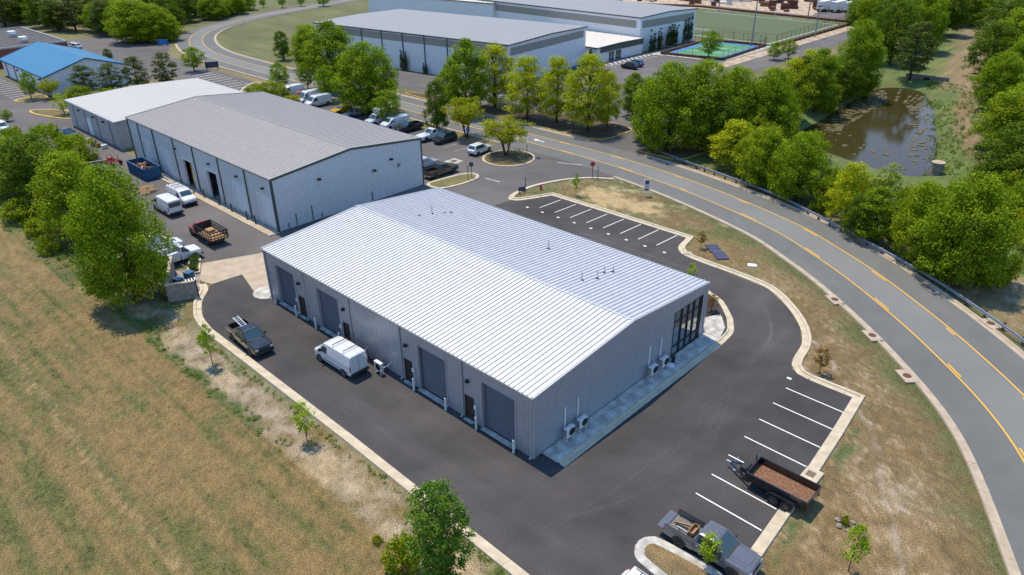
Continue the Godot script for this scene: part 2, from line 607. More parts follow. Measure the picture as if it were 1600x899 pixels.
# soil and grass colours (linear): dry tan turf, greener swards, straw, bare dirt
func ground_colour(x: float, z: float) -> Color:
	var a := N("a", x, z)
	var b := N("b", x, z)
	var c := N("c", x, z)
	var d := N("d", x, z)
	var tan_ := Color(0.285, 0.193, 0.070)
	var olive := Color(0.158, 0.152, 0.040)
	var green := Color(0.100, 0.135, 0.028)
	var straw := Color(0.50, 0.38, 0.21)
	var dirt := Color(0.43, 0.35, 0.26)
	var col: Color
	if z < -7.6 and x < 90.0:
		var streak: float = nz["s"].get_noise_2d(x * 0.45 + 300.0, z * 9.0)
		var fine_streak: float = nz["s"].get_noise_2d(x * 0.3 + 90.0, z * 24.0)
		var t := 0.60 + a * 0.55 + b * 0.4 + c * 0.4 + d * 0.25 + fine_streak * 0.75
		t += clampf((z + 19.0) * 0.045, -0.55, 0.12) + streak * 1.0
		if x > 45.0:
			t += 0.15
		col = mixc(olive, tan_, t)
		col = mixc(col, green, (-b - 0.25 + c * 0.6 - 0.1) * 1.3)
		var mown := absf(z + 22.4 + a * 0.6 + b * 0.3)
		if mown < 0.5:
			col = mixc(col, straw, 0.12 * (1.0 - mown * 2.0) + d * 0.3)
		elif mown < 1.2:
			col = mixc(col, green, 0.25 + c * 0.6 + b * 0.4)
		if z > -12.6 and x < 52.0:
			var k := clampf((z + 12.6) * 1.6, 0.0, 1.0) * clampf(0.55 + b * 1.2 + c * 0.7, 0.0, 1.0)
			col = mixc(col, mixc(dirt, straw, 0.5 + b * 1.5 if x < 14.0 or x > 36.0 else 0.1 + b), k)
		var w := absf(z + 12.0 + b * 0.7)
		if x > 18.0 and x < 54.0 and w < 0.9:
			col = mixc(col, green, (0.9 - w) * (0.9 + 2.2 * c) + 0.3 * d)
		var near_kerb := z + 8.4
		if near_kerb > -1.5:
			col = mixc(col, green, (near_kerb + 1.5) * 0.45 + b * 1.3 + c * 0.6 - 0.25)
		if x > 55.0 and z > -14.0:
			col = mixc(col, green, 0.55 + b + c * 0.4)
	elif x < 42.0 and x > -60.0 and z < 58.0:
		col = mixc(Color(0.235, 0.160, 0.062), Color(0.40, 0.285, 0.14), 0.45 + a * 0.5 + b * 0.9 + c * 0.45 + d * 0.25)
		col = mixc(col, dirt, (c * 0.6 + b * 0.9 + d * 0.9 - 0.22) * 1.0)
		var e := seg_dist(road_mid, Vector2(x, z), false)
		col = mixc(col, Color(0.13, 0.135, 0.038), (9.6 - e) * 0.3 + b * 0.9 + c * 0.5)
		if z < 24.0 and z > -8.0:
			var k := absf(x + 15.9 + (24.0 - z) * 0.072)
			col = mixc(col, Color(0.11, 0.14, 0.035), (0.9 - k) * 0.9 + c * 1.2 + b * 0.5 - 0.3)
		var scar := absf(e - 12.2 - b * 0.7)
		if x < -6.0 and scar < 0.2:
			col = mixc(col, dirt, 0.55 + c)
		if x > 2.0:
			col = mixc(col, Color(0.15, 0.16, 0.045), 0.5 + b * 1.2 + c * 0.5)
			var heap := Vector2((x - 27.5) / 6.5, (z - 47.6) / 2.6).length()
			col = mixc(col, Color(0.56, 0.41, 0.20), (1.25 - heap + b * 0.9 + c * 0.5) * 1.8)
			if z > 49.0:
				col = mixc(col, Color(0.50, 0.44, 0.24), (b * 1.5 + c * 0.8 - 0.1))
			var bare := Vector2((x - 7.5) / 5.0, (z - 41.5) / 3.2).length()
			col = mixc(col, tan_, (1.2 - bare + b) * 1.2)
	elif z > 58.0 and x < 48.0:
		col = mixc(Color(0.110, 0.165, 0.026), Color(0.175, 0.215, 0.045), 0.5 + b + c * 0.5)
		var path_x := 4.0 + (z - 118.0) * 0.235 if z > 118.0 else 4.0 - (118.0 - z) * 0.43
		var off := absf(x - path_x + 1.8 - b * 1.2)
		if z > 85.0:
			col = mixc(col, Color(0.30, 0.205, 0.10), (2.3 - off) * 0.9 + c * 0.5)
		if z > 150.0:
			col = mixc(col, Color(0.33, 0.24, 0.12), (6.0 - off) * 0.35 + b + c * 0.3)
		var e := seg_dist(road_mid, Vector2(x, z), false)
		col = mixc(col, Color(0.24, 0.185, 0.075), (9.4 - e) * 0.8 + b)
		var s := seg_dist(pond, Vector2(x, z))
		if s < 9.0 and not Geometry2D.is_point_in_polygon(Vector2(x, z), pond):
			col = mixc(col, Color(0.20, 0.145, 0.075), (1.4 - s) * 0.7 + b)
	else:
		col = mixc(Color(0.15, 0.16, 0.045), Color(0.29, 0.225, 0.095), 0.45 + a * 1.4 + b * 0.6 + c * 0.3)
		if z > 68.0 and x > 150.0:
			col = mixc(col, Color(0.135, 0.16, 0.042), 0.5 + a)
	return col * (1.18 + d * 0.4 + c * 0.2)

func ground_height(x: float, z: float) -> float:
	var y := N("c", x, z) * 0.015 - 0.008
	if x > -14.0 and x < 42.0 and z > 76.0 and z < 165.0:
		var p := Vector2(x, z)
		var s := seg_dist(pond, p)
		if Geometry2D.is_point_in_polygon(p, pond):
			y -= 1.35 + min(s * 0.3, 0.6)
		else:
			y -= 1.35 * pow(clampf(1.0 - s / 6.0, 0.0, 1.0), 1.3)
	return y

func make_ground():
	road_mid = smooth_line(v2([-50, -34, -45, -15, -40, 1, -33.5, 15.2, -26.6, 27.9, -18.3, 37.1, -8.6, 45.3, -0.8, 50.5, 6.6, 54.4, 20.4, 58.6, 34, 61.0, 48, 61.8, 75, 62, 110, 62, 150, 62, 172, 62.6, 187, 64.5, 203, 69.5, 218, 77.3, 231, 89, 239, 101, 246, 114, 255, 140, 268, 180, 290, 240]), 2.5)
	pond = smooth_line(v2([23.2, 98.5, 18.5, 94.5, 11.9, 91.5, 5.6, 89.6, 0.3, 90.8, 3.4, 104, 8.5, 121, 15.3, 141, 20, 149, 25.6, 147, 25.4, 126.6, 24.2, 110.9]), 2.5, true)
	var xs := graded(-32.0, 62.0, 0.32, 1500.0)
	var zs := graded(-36.0, 56.0, 0.32, 1500.0)
	var v := PackedVector3Array()
	var n := PackedVector3Array()
	var c := PackedColorArray()
	var idx := PackedInt32Array()
	v.resize(xs.size() * zs.size())
	c.resize(v.size())
	n.resize(v.size())
	n.fill(Vector3.UP)
	var k := 0
	for z in zs:
		for x in xs:
			v[k] = Vector3(x, ground_height(x, z), z)
			c[k] = ground_colour(x, z)
			k += 1
	var w := xs.size()
	idx.resize((w - 1) * (zs.size() - 1) * 6)
	k = 0
	for j in zs.size() - 1:
		for i in w - 1:
			var p := j * w + i
			for q in [p, p + 1, p + w + 1, p, p + w + 1, p + w]:
				idx[k] = q
				k += 1
			if absf(v[p].y - v[p + w + 1].y) > 0.02:
				n[p] = (v[p + w] - v[p]).cross(v[p + 1] - v[p]).normalized()
	var arr := []
	arr.resize(Mesh.ARRAY_MAX)
	arr[Mesh.ARRAY_VERTEX] = v
	arr[Mesh.ARRAY_NORMAL] = n
	arr[Mesh.ARRAY_COLOR] = c
	arr[Mesh.ARRAY_INDEX] = idx
	var m := ArrayMesh.new()
	m.add_surface_from_arrays(Mesh.PRIMITIVE_TRIANGLES, arr)
	structure("ground", m, M.ground, "dry tan and green grass ground around the warehouses")
	var water := MB.new()
	water.prism(Geometry2D.offset_polygon(pond, 1.2)[0], -1.9, -1.05)
	structure("pond_water", water, M.pond_water, "murky brown pond water between the trees and grassy berm")
	# floating algae mats along the banks
	var r := RandomNumberGenerator.new()
	r.seed = 5
	var alg := MB.new()
	for i in 1300:
		var p := pond[r.randi() % pond.size()].lerp(Vector2(15, 118), r.randf_range(0.02, 0.45))
		if (p.x < 9.0 + (p.y - 95.0) * 0.14 or p.y < 104.0) and r.randf() < 0.85:
			continue
		if Geometry2D.is_point_in_polygon(p, pond):
			var poly := PackedVector2Array()
			var s := pow(r.randf(), 2.5) * 0.75 + 0.07
			for q in 11:
				poly.append(p + Vector2(cos(TAU * q / 11) * 0.8, sin(TAU * q / 11) * 1.5) * s * r.randf_range(0.35, 1.15))
			alg.prism(poly, -1.1, -1.04 + i * 0.00006)
	var ao := part("algae", alg, M.algae, self)
	tag(ao, "brown green algae mats floating on the pond", "algae", "", "stuff")

func asphalt_new(x: float, z: float) -> Color:
	var t := 0.091 + N("a", x * 1.5, z * 1.5) * 0.03 + N("b", x, z) * 0.03 + N("c", x, z) * 0.014
	# pale dust tracked in by tyres along the drive beside the doors
	var lane: float = nz["s"].get_noise_2d(x * 0.9, z * 9.0 + 50.0)
	if z < 0.0:
		t += maxf(0.0, lane) * 0.03
	else:
		t += maxf(0.0, nz["s"].get_noise_2d(x * 8.0 + 90.0, z * 0.8)) * 0.02
	return Color(t * 1.06, t * 0.975, t * 0.975)

func asphalt_old(x: float, z: float) -> Color:
	var t := 0.145 + N("a", x * 1.5, z * 1.5) * 0.04 + N("b", x, z) * 0.03 + N("c", x, z) * 0.016
	return Color(t * 1.08, t * 0.99, t * 0.96)

func road_colour(x: float, z: float, e: float) -> Color:
	var t := 0.235 + N("a", x, z) * 0.03 + N("b", x, z) * 0.02 + N("c", x, z) * 0.012
	if absf(e) > 1.9:
		t *= 0.76
		t += N("c", x + 77.0, z) * 0.02
	return Color(t * 0.99, t * 1.01, t * 0.96)

func make_road():
	var v := PackedVector3Array()
	var c := PackedColorArray()
	var n := PackedVector3Array()
	var across := [-5.6, -4.6, -3.7, -2.8, -2.1, -1.7, -0.8, 0.0, 0.8, 1.7, 2.1, 2.8, 3.7, 4.6, 5.6]
	var fine := smooth_line(road_mid, 1.0)
	var lines := []
	for e in across:
		lines.append(offset_line(fine, e))
	for i in fine.size() - 1:
		for k in across.size() - 1:
			for q in [[k, i], [k, i + 1], [k + 1, i + 1], [k, i], [k + 1, i + 1], [k + 1, i]]:
				var p: Vector2 = lines[q[0]][q[1]]
				v.append(Vector3(p.x, 0.042, p.y))
				c.append(road_colour(p.x, p.y, across[q[0]]))
				n.append(Vector3.UP)
	var arr := []
	arr.resize(Mesh.ARRAY_MAX)
	arr[Mesh.ARRAY_VERTEX] = v
	arr[Mesh.ARRAY_NORMAL] = n
	arr[Mesh.ARRAY_COLOR] = c
	var m := ArrayMesh.new()
	m.add_surface_from_arrays(Mesh.PRIMITIVE_TRIANGLES, arr)
	structure("road", m, M.asphalt, "grey asphalt road curving past the warehouses")

func make_pavements():
	var lot := v2([44.8, -3.2, 43.6, -4.3, 41.9, -5.6, 38.8, -7.0, 35.7, -7.5, 12, -7.6, -6.8, -7.95, -24, -8.5, -24, -14, -17.2, -14, -16.6, -5, -15.8, 3.1, -15.3, 11.7, -14.8, 18.4, -14.3, 23.7, -10.2, 23.7, -8.8, 24.3, -8.1, 25.8, -7.6, 29, -6.2, 31.7, -3.7, 34.5, -0.3, 37, 8, 37.9, 11.2, 38.4, 12.8, 39.9, 13.3, 42.8, 35.2, 42.8, 36.6, 39.6, 38.2, 37.4, 38.4, 0.2, 39.4, -0.9, 44.6, 0.4])
	structure("car_park", sheet(lot, 0.036, 0.8, asphalt_new), M.asphalt_lot, "new dark asphalt car park around the grey warehouse")
	var p2 := v2([38.4, 2, 38.4, 37.2, 40, 39.5, 40.2, 43, 39.6, 46.1, 38.4, 50, 36.3, 52.8, 33.5, 55, 33.5, 58, 60, 58, 58, 53, 131, 53, 131, 34, 97, 34, 97, 4.7, 48, 4.7, 44.6, 0.6])
	structure("rear_car_park", sheet(p2, 0.032, 2.0, asphalt_old), M.asphalt, "worn asphalt car park behind the grey warehouses")
	var p3 := v2([46.2, -3.6, 50.8, -2.2, 54, -5.4, 66, -5.6, 84, -4.6, 104, -5.5, 125, -7, 205, -9, 205, 14, 160, 14, 128.6, 13, 128.6, 9.9, 97, 9.9, 97, 4.8, 48, 4.8])
	structure("yard_pavement", sheet(p3, 0.028, 2.0, asphalt_old), M.asphalt, "worn asphalt work yard beside the older warehouse")
	var p5 := v2([131.1, 53, 131.1, 42, 160, 42, 160, 36, 186, 38, 204, 38, 238, 42, 243, 58, 214, 63, 205, 62.4, 195, 57, 186, 54])
	structure("far_car_park", sheet(p5, 0.024, 3.0, asphalt_old), M.asphalt, "far asphalt car park beside the blue roofed building")
	var p4 := v2([36.5, 67, 47, 67, 47.5, 78, 60, 79.5, 78, 74, 96, 72.5, 124, 72.5, 126, 84, 89, 90, 92.5, 122, 88, 145, 67, 149, 63, 140, 63, 270, 55, 270, 54, 170, 55, 128, 44, 96, 40, 80])
	structure("warehouse_car_park", sheet(p4, 0.020, 3.0, asphalt_old), M.asphalt, "asphalt car park in front of the white warehouses")
	var p6 := v2([63.1, 236, 100, 240, 100, 280, 63.1, 280])
	structure("storage_pavement", sheet(p6, 0.022, 4.0, asphalt_old), M.asphalt, "grey paved lot beyond the sports field")
	# concrete apron between the two yards
	var ap := MB.new()
	ap.prism(v2([48, 5.4, 49.6, 1.6, 50.9, -1.6, 50.2, -2.5, 48.6, -3.3, 46.3, -3.5, 44.9, -3.0, 44.65, 0.4, 39.4, -0.88, 38.4, 0.2, 38.4, 8, 46, 8]), -0.05, 0.048)
	structure("concrete_apron", ap, M.old_concrete, "tan concrete apron between the two yards")
	var pad := MB.new()
	var ring := PackedVector2Array()
	for i in 14:
		ring.append(Vector2(38.6 + cos(PI * 0.5 + TAU * i / 14) * 1.6, 0.3 + sin(PI * 0.5 + TAU * i / 14) * 1.7))
	pad.prism(ring, -0.05, 0.08)
	structure("corner_pavement", pad, M.concrete, "rounded pale concrete pad at the far corner of the new warehouse")
	# footpath of separate slabs along the gable
	var walk := Node3D.new()
	walk.name = "footpath"
	add_child(walk)
	tag(walk, "pale concrete footpath along the grey gable wall", "path", "", "structure")
	var slab := MB.new()
	slab.cbox(Vector3(-0.84, 0.03, 0.0), Vector3(1.56, 0.24, 1.93), 0.015)
	var sm := slab.done()
	for i in 12:
		part("slab", sm, M.concrete, walk, Transform3D(Basis(), Vector3(0, 0, 1.88 + 1.96 * i)))
	var lip := MB.new()
	lip.prism(v2([-0.06, 24.45, -1.62, 24.45, -1.0, 26.6, 0.6, 28.6, 1.6, 26.6]), 0.0, 0.145)
	part("slab", lip, M.concrete, walk)
	var edge := MB.new()
	var el := smooth_line(v2([-1.63, 0.9, -1.63, 12, -1.63, 24.2, -0.9, 27.2, 0.75, 29.4, 3.2, 31.4, 8, 32.4, 20, 32.6, 34, 32.6]), 1.0)
	sweep(edge, el, [[-0.02, 0.1], [0.0, 0.152], [0.16, 0.15], [0.19, 0.05], [0.62, 0.045], [0.64, 0.0]])
	structure("walkway_kerb", edge, M.kerb, "concrete kerb and gutter curving round the gable footpath")
	var bed := MB.new()
	bed.prism(v2([0.0, 24.3, 1.7, 26.7, 0.8, 28.8, 3.4, 31.2, 8, 32.2, 34, 32.4, 34, 24.1, 2, 24.1]), 0.0, 0.12)
	structure("planting_bed_ground", bed, M.mulch, "dark mulch planting bed behind the warehouse corner")

func make_markings():
	# turn lane lines: one solid and one broken line on each side
	var lines := [[-2.0, 0.0], [2.0, 0.0]]
	var fine := smooth_line(road_mid, 1.0)
	for l in lines:
		var mb := MB.new()
		sweep(mb, offset_line(fine, l[0]), [[-0.075, 0.05], [0.075, 0.05]])
		structure("road_marking", mb, M.yellow_line, "solid yellow line on the %s side of the turn lane" % ("near" if l[0] < 0 else "far"))
	var dash_n := 0
	for e in [-1.72, 1.72]:
		var ol := offset_line(fine, e)
		var run := 0.0
		var cur := PackedVector2Array()
		for i in ol.size() - 1:
			var ph := fmod(run + (4.0 if e > 0 else 0.0), 12.2)
			if ph < 3.6:
				cur.append(ol[i])
			elif cur.size() > 1:
				if ol[i].x > -32.0 and ol[i].x < 140.0:
					var mb := MB.new()
					sweep(mb, cur, [[-0.075, 0.05], [0.075, 0.05]])
					structure("road_dash", mb, M.yellow_line, "short yellow dash inside the turn lane lines")
					dash_n += 1
				cur = PackedVector2Array()
			else:
				cur = PackedVector2Array()
			run += ol[i].distance_to(ol[i + 1])
	# parking stripes of the new lot
	var right := MB.new()
	right.span(Vector3(0, 0.036, -0.05), Vector3(-4.95, 0.041, 0.05))
	var rm := right.done()
	var zs := [21.25, 18.55, 15.8, 13.05, 10.3, 7.6, 5.15]
	for i in zs.size():
		var o := structure("parking_stripe", rm, M.white_line, "white parking stripe on the dark lot near the road")
		o.position = Vector3(-9.68 - 0.16 * i, 0, zs[i])
		o.rotation.y = -0.012
		o.set_meta("group", "parking stripes near the trailer")
	var rear := MB.new()
	rear.span(Vector3(-0.05, 0.036, 0), Vector3(0.05, 0.041, 4.2))
	var fm := rear.done()
	for i in 8:
		var o := structure("parking_stripe", fm, M.white_line, "white parking stripe in the row behind the new warehouse")
		o.position = Vector3(33.35 - 2.66 * i, 0, 38.1 + 0.05 * i)
		o.rotation.y = -0.05
		o.set_meta("group", "parking stripes behind the new warehouse")
	var block := MB.new()
	block.cbox(Vector3(0, 0.07, 0), Vector3(0.4, 0.07, 0.26), 0.02)
	var bm := block.done()
	for i in 9:
		var o := solid("pavement_marker", bm, M.sign_white, "small white block at the open end of a rear parking stall", "marker", "white blocks at the rear parking stalls", Transform3D(Basis(), Vector3(34.6 - 2.72 * i, 0, 37.0 + 0.03 * i)))
	solid("pavement_marker", bm, M.sign_white, "lone white block on the lot by the curved kerb", "marker", "", Transform3D(Basis(), Vector3(-9.3, 0, 22.7)))
	# stripes of the older lots
	var old := MB.new()
	old.span(Vector3(-0.05, 0.032, 0), Vector3(0.05, 0.0365, 4.8))
	var om := old.done()
	for i in 24:
		if i == 0:
			continue
		var o := structure("parking_stripe", om, M.worn_line, "faded parking stripe in the row beyond the older warehouse")
		o.position = Vector3(55.2 + 2.9 * i, 0, 47.6)
		o.set_meta("group", "faded stripes beyond the older warehouse")
	var far := MB.new()
	far.span(Vector3(-0.07, 0.02, 0), Vector3(0.07, 0.034, 5.0))
	var farm := far.done()
	for row in [[134.5, 46.4, 10, 2.7], [104.0, 77.5, 9, -2.9], [161.5, 8.4, 11, 2.7]]:
		for i in row[2]:
			var o := structure("parking_stripe", farm, M.white_line, "distant white parking stripe in a far lot")
			o.position = Vector3(row[0] + row[3] * i, 0, row[1])
			o.set_meta("group", "distant parking stripes")
	for i in 9:
		var o := structure("parking_stripe", farm, M.white_line, "distant white parking stripe in front of the low white annex")
		o.position = Vector3(88.2, 0.0, 123.5 + 2.6 * i)
		o.rotation.y = -PI / 2
		o.set_meta("group", "stripes by the annex")
	# hatched loading spaces by the annex
	for i in 12:
		var hb := MB.new()
		hb.span(Vector3(-0.12, 0.02, 0), Vector3(0.12, 0.032, 2.6))
		var o := structure("parking_hatch", hb, M.white_line, "white hatching by the annex")
		o.position = Vector3(85.6, 0, 123.0 + i * 1.9)
		o.rotation.y = 0.9
		o.set_meta("group", "white hatching by the annex")
	# stop bars at the street entrance
	for k in [[44.3, 54.6, 4.2, 0.42, "white stop bar across the mouth of the side street"], [47.6, 41.6, 3.0, 0.1, "white stop bar by the grass island near the black pickup"]]:
		var sb := MB.new()
		sb.span(Vector3(0, 0.032, -0.16), Vector3(-k[2], 0.046, 0.16))
		var o := structure("stop_line", sb, M.worn_line, k[4])
		o.position = Vector3(k[0], 0.0, k[1])
		o.rotation.y = k[3]
	for k in [[54.6, 61.7, "white turn arrow in the middle of the road by the round island"], [140.0, 62.0, "white turn arrow in the middle of the road near the meadow"]]:
		var ar := MB.new()
		ar.prism(v2([-1.3, -0.1, 0.5, -0.1, 0.5, -0.45, 1.3, 0.3, 0.3, 0.5, 0.3, 0.12, -1.3, 0.12]), 0.03, 0.05)
		var ao := structure("road_arrow", ar, M.white_line, k[2])
		ao.position = Vector3(k[0], 0.0, k[1])
	var pad := MB.new()
	pad.prism(v2([-1.1, -1.1, 1.1, -1.1, 1.1, 1.1, -1.1, 1.1]), 0.0, 0.04)
	var po := solid("drain_pad", pad, M.concrete, "square pale concrete collar around a drain by the older warehouse", "drain", "", Transform3D(Basis(Vector3.UP, 0.0), Vector3(57.2, 0, 44.0)))
	var gr := MB.new()
	gr.span(Vector3(-0.5, 0.04, -0.5), Vector3(0.5, 0.048, 0.5))
	part("grate", gr, M.iron, po)

func make_kerbs():
	var prof := [[0.0, 0.0], [0.0, 0.044], [0.48, 0.05], [0.53, 0.16], [0.80, 0.16], [0.83, -0.02]]
	var k1 := smooth_line(v2([45.6, -3.4, 44.0, -3.9, 41.9, -5.6, 38.8, -7.0, 35.7, -7.5]), 0.7) + v2([30, -7.52, 24, -7.54, 12, -7.6, -6.8, -7.95, -24, -8.5])
	kerb_run("field_kerb", k1, prof, M.kerb, "pale concrete kerb between the dark lot and the field")
	var k2 := v2([-16.9, -9, -16.6, -5, -15.8, 3.1, -15.3, 11.7, -14.8, 18.4, -14.3, 23.7]) + smooth_line(v2([-10.6, 23.7, -9.4, 23.95, -8.5, 24.9, -8.1, 26.2, -7.6, 29, -6.2, 31.7, -3.7, 34.5, -0.3, 37, 4, 37.7, 8, 37.9, 11.2, 38.4, 12.6, 39.9, 13.0, 41.6]), 0.7) + v2([13.3, 42.8]) + v2([24, 42.85]) + smooth_line(v2([35.2, 42.8, 36.4, 40.0, 37.5, 38.0, 38.6, 37.5, 39.7, 38.9, 40.2, 41.5, 40.1, 44.4, 39.3, 47.4, 38.0, 50.2, 35.8, 52.9, 33.0, 54.6]), 0.7)
	kerb_run("verge_kerb", k2, prof, M.kerb, "pale concrete kerb winding between the dark lot and road verge")
	var rl := smooth_line(road_mid, 1.2)
	var near_a := PackedVector2Array()
	var near_b := PackedVector2Array()
	var far_a := PackedVector2Array()
	var far_b := PackedVector2Array()
	for p in rl:
		if p.x < 33.5:
			near_a.append(p)
		if p.x > 58.0 and p.x < 205.0:
			near_b.append(p)
		if p.x < 37.5:
			far_a.append(p)
		if p.x > 47.0:
			far_b.append(p)
	var pn := [[0.0, 0.0], [0.0, 0.05], [-0.45, 0.055], [-0.5, 0.16], [-0.72, 0.16], [-0.75, -0.02]]
	var pf := [[0.0, 0.0], [0.0, 0.05], [0.45, 0.055], [0.5, 0.16], [0.72, 0.16], [0.75, -0.02]]
	near_a = offset_line(near_a, -5.4)
	near_b = offset_line(near_b, -5.4)
	far_a = offset_line(far_a, 5.4)
	far_b = offset_line(far_b, 5.4)
	for k in [["road_kerb", near_a, pn, "concrete kerb and gutter on the verge side of the curved road"], ["road_kerb", near_b, pn, "concrete kerb of the road beside the older warehouse"], ["road_kerb", far_a, pf, "concrete kerb and gutter on the guardrail side of the road"], ["road_kerb", far_b, pf, "concrete kerb of the road beside the white warehouses"]]:
		kerb_run(k[0], k[1], k[2], M.old_concrete, k[3])
	# islands: kerb ring with turf inside
	island("round", ellipse(Vector2(51.6, 51.0), 4.3, 4.4), 0.35, M.kerb, Color(0.17, 0.13, 0.05), "round grass island with a tree at the street entrance")
	island("grass", smooth_line(v2([48.9, 34.0, 47.9, 38.5, 48.4, 41.2, 50.2, 42.0, 51.6, 40.2, 52.1, 34.0]), 0.6, true), 0.45, M.kerb, Color(0.22, 0.19, 0.07), "small grass island by the older warehouse corner")
	island("capsule", smooth_line(v2([-10.25, -1.2, -10.6, -0.4, -11.6, -0.05, -15.8, -0.0, -16.0, -2.75, -11.8, -2.7, -10.6, -2.2]), 0.4, true), 0.62, M.concrete, Color(0.27, 0.19, 0.085), "rounded grass island at the end of the parking row")
	island("street", smooth_line(v2([47.3, 69.0, 46.0, 74.0, 47.5, 79.0, 60, 79.0, 78, 73.6, 96, 72.0, 100, 69.0, 75, 68.6, 55, 68.4]), 1.0, true), 0.3, M.yellow_kerb, Color(0.12, 0.075, 0.04), "long leaf strewn island under the roadside trees")
	island("corner", smooth_line(v2([38.6, 68.6, 36.5, 70.6, 37.2, 77, 39, 84, 36, 90, 30, 86, 30, 70, 34, 68.4]), 1.0, true), 0.3, M.yellow_kerb, Color(0.16, 0.12, 0.05), "grass corner with yellow kerb under the big grove")
	island("far", smooth_line(v2([147.5, 8.6, 144.5, 7.3, 136, 9.6, 133, 12.0, 134, 13.6, 142, 13.0]), 0.8, true), 0.5, M.yellow_kerb, Color(0.20, 0.16, 0.06), "far grass island with yellow kerb by the grey building")
	island("far", smooth_line(v2([159.0, 8.0, 157.0, 9.5, 157.0, 13.6, 160.0, 15.0, 163.0, 14.6, 161.0, 10.0]), 0.8, true), 0.5, M.yellow_kerb, Color(0.20, 0.16, 0.06), "far grass island with yellow kerb by the blue roofed building")
	island("far", smooth_line(v2([128.8, 50, 132, 52.8, 137, 52.8, 133, 47.5, 129.2, 45.5]), 0.8, true), 0.4, M.kerb, Color(0.22, 0.17, 0.07), "far grass island at the end of the striped stalls")
	var inl := [[-6.6, 39.35, "street inlet slab with round iron lid, nearest the vault covers"], [-12.05, 34.75, "street inlet slab with round iron lid, middle of three on verge"], [-16.7, 29.95, "street inlet slab with round iron lid, closest to the parking row"], [-19.4, 44.5, "street inlet slab with round iron lid beside the guardrail"]]
	for k in inl:
		var t := thing("street_inlet", k[2], "storm drain", Vector3(k[0], 0, k[1]), 0.0, "storm drains along the road")
		var e := 0
		var best := 1e9
		for i in road_mid.size() - 1:
			var dd := road_mid[i].distance_to(Vector2(k[0], k[1]))
			if dd < best:
				best = dd
				e = i
		var dir := road_mid[e + 1] - road_mid[e]
		t.rotation.y = -atan2(dir.y, dir.x)
		var side := 1.0 if k[1] > 40.0 else -1.0
		var sl := MB.new()
		sl.cbox(Vector3(0, 0.09, side * 0.15), Vector3(1.9, 0.17, 1.15), 0.02)
		part("slab", sl, M.old_concrete, t)
		var ld := MB.new()
		ld.tube([Vector3(0, 0.14, side * 0.15), Vector3(0, 0.19, side * 0.15)], [0.36, 0.36], 16)
		part("lid", ld, M.iron, t)
	var t := thing("kerb_inlet", "square iron grate set in the kerb beside the black trailer", "storm drain", Vector3(-15.75, 0, 12.3), 0.0, "")
	var sl := MB.new()
	sl.cbox(Vector3(-0.05, 0.08, 0), Vector3(1.2, 0.19, 1.5), 0.02)
	part("slab", sl, M.kerb, t)
	var gr := MB.new()
	for i in 6:
		gr.span(Vector3(-0.25 + i * 0.1, 0.15, -0.32), Vector3(-0.19 + i * 0.1, 0.20, 0.32))
	part("grate", gr, M.iron, t)

# a kerb cast in lengths of about three metres with open joints
func kerb_run(called: String, pts: PackedVector2Array, prof: Array, m: Material, label: String):
	var root := Node3D.new()
	root.name = numbered(called)
	add_child(root)
	tag(root, label, "kerb", "", "structure")
	var cur := PackedVector2Array([pts[0]])
	var run := 0.0
	for i in pts.size() - 1:
		var a := pts[i]
		var b := pts[i + 1]
		var left := a.distance_to(b)
		while run + left >= 3.05:
			var need := 3.05 - run
			var dir := (b - a).normalized()
			var q := a + dir * need
			if need > 0.1:
				cur.append(q - dir * 0.02)
			if cur.size() > 1:
				var mb := MB.new()
				sweep(mb, cur, prof)
				part("kerb_section", mb, m, root)
			cur = PackedVector2Array([q])
			a = q
			left -= need
			run = 0.0
		run += left
		if left > 0.1:
			cur.append(b)
	if cur.size() > 1:
		var mb := MB.new()
		sweep(mb, cur, prof)
		part("kerb_section", mb, m, root)

func ellipse(c: Vector2, rx: float, rz: float) -> PackedVector2Array:
	var p := PackedVector2Array()
	for i in 28:
		p.append(c + Vector2(cos(TAU * i / 28) * rx, sin(TAU * i / 28) * rz))
	return p

func island(kind: String, outer: PackedVector2Array, width: float, kerb: Material, tint: Color, label: String):
	if Geometry2D.is_polygon_clockwise(outer):
		outer.reverse()
	var k := MB.new()
	var inner := Geometry2D.offset_polygon(outer, -width, Geometry2D.JOIN_ROUND)[0]
	k.prism(outer, 0.0, 0.15)
	var name_ := kind + "_island"
	var root := Node3D.new()
	root.name = numbered(name_)
	add_child(root)
	tag(root, label, "island", "", "structure")
	part("kerb", k, kerb, root)
	var f := func(x: float, z: float) -> Color:
		return mixc(tint * 0.75, tint * 1.35, 0.5 + N("c", x, z) * 0.8 + N("d", x, z) * 0.6) * 1.15
	part("turf", sheet(inner, 0.17, 1.2, f), M.ground, root)

# ---------------------------------------------------------------- buildings

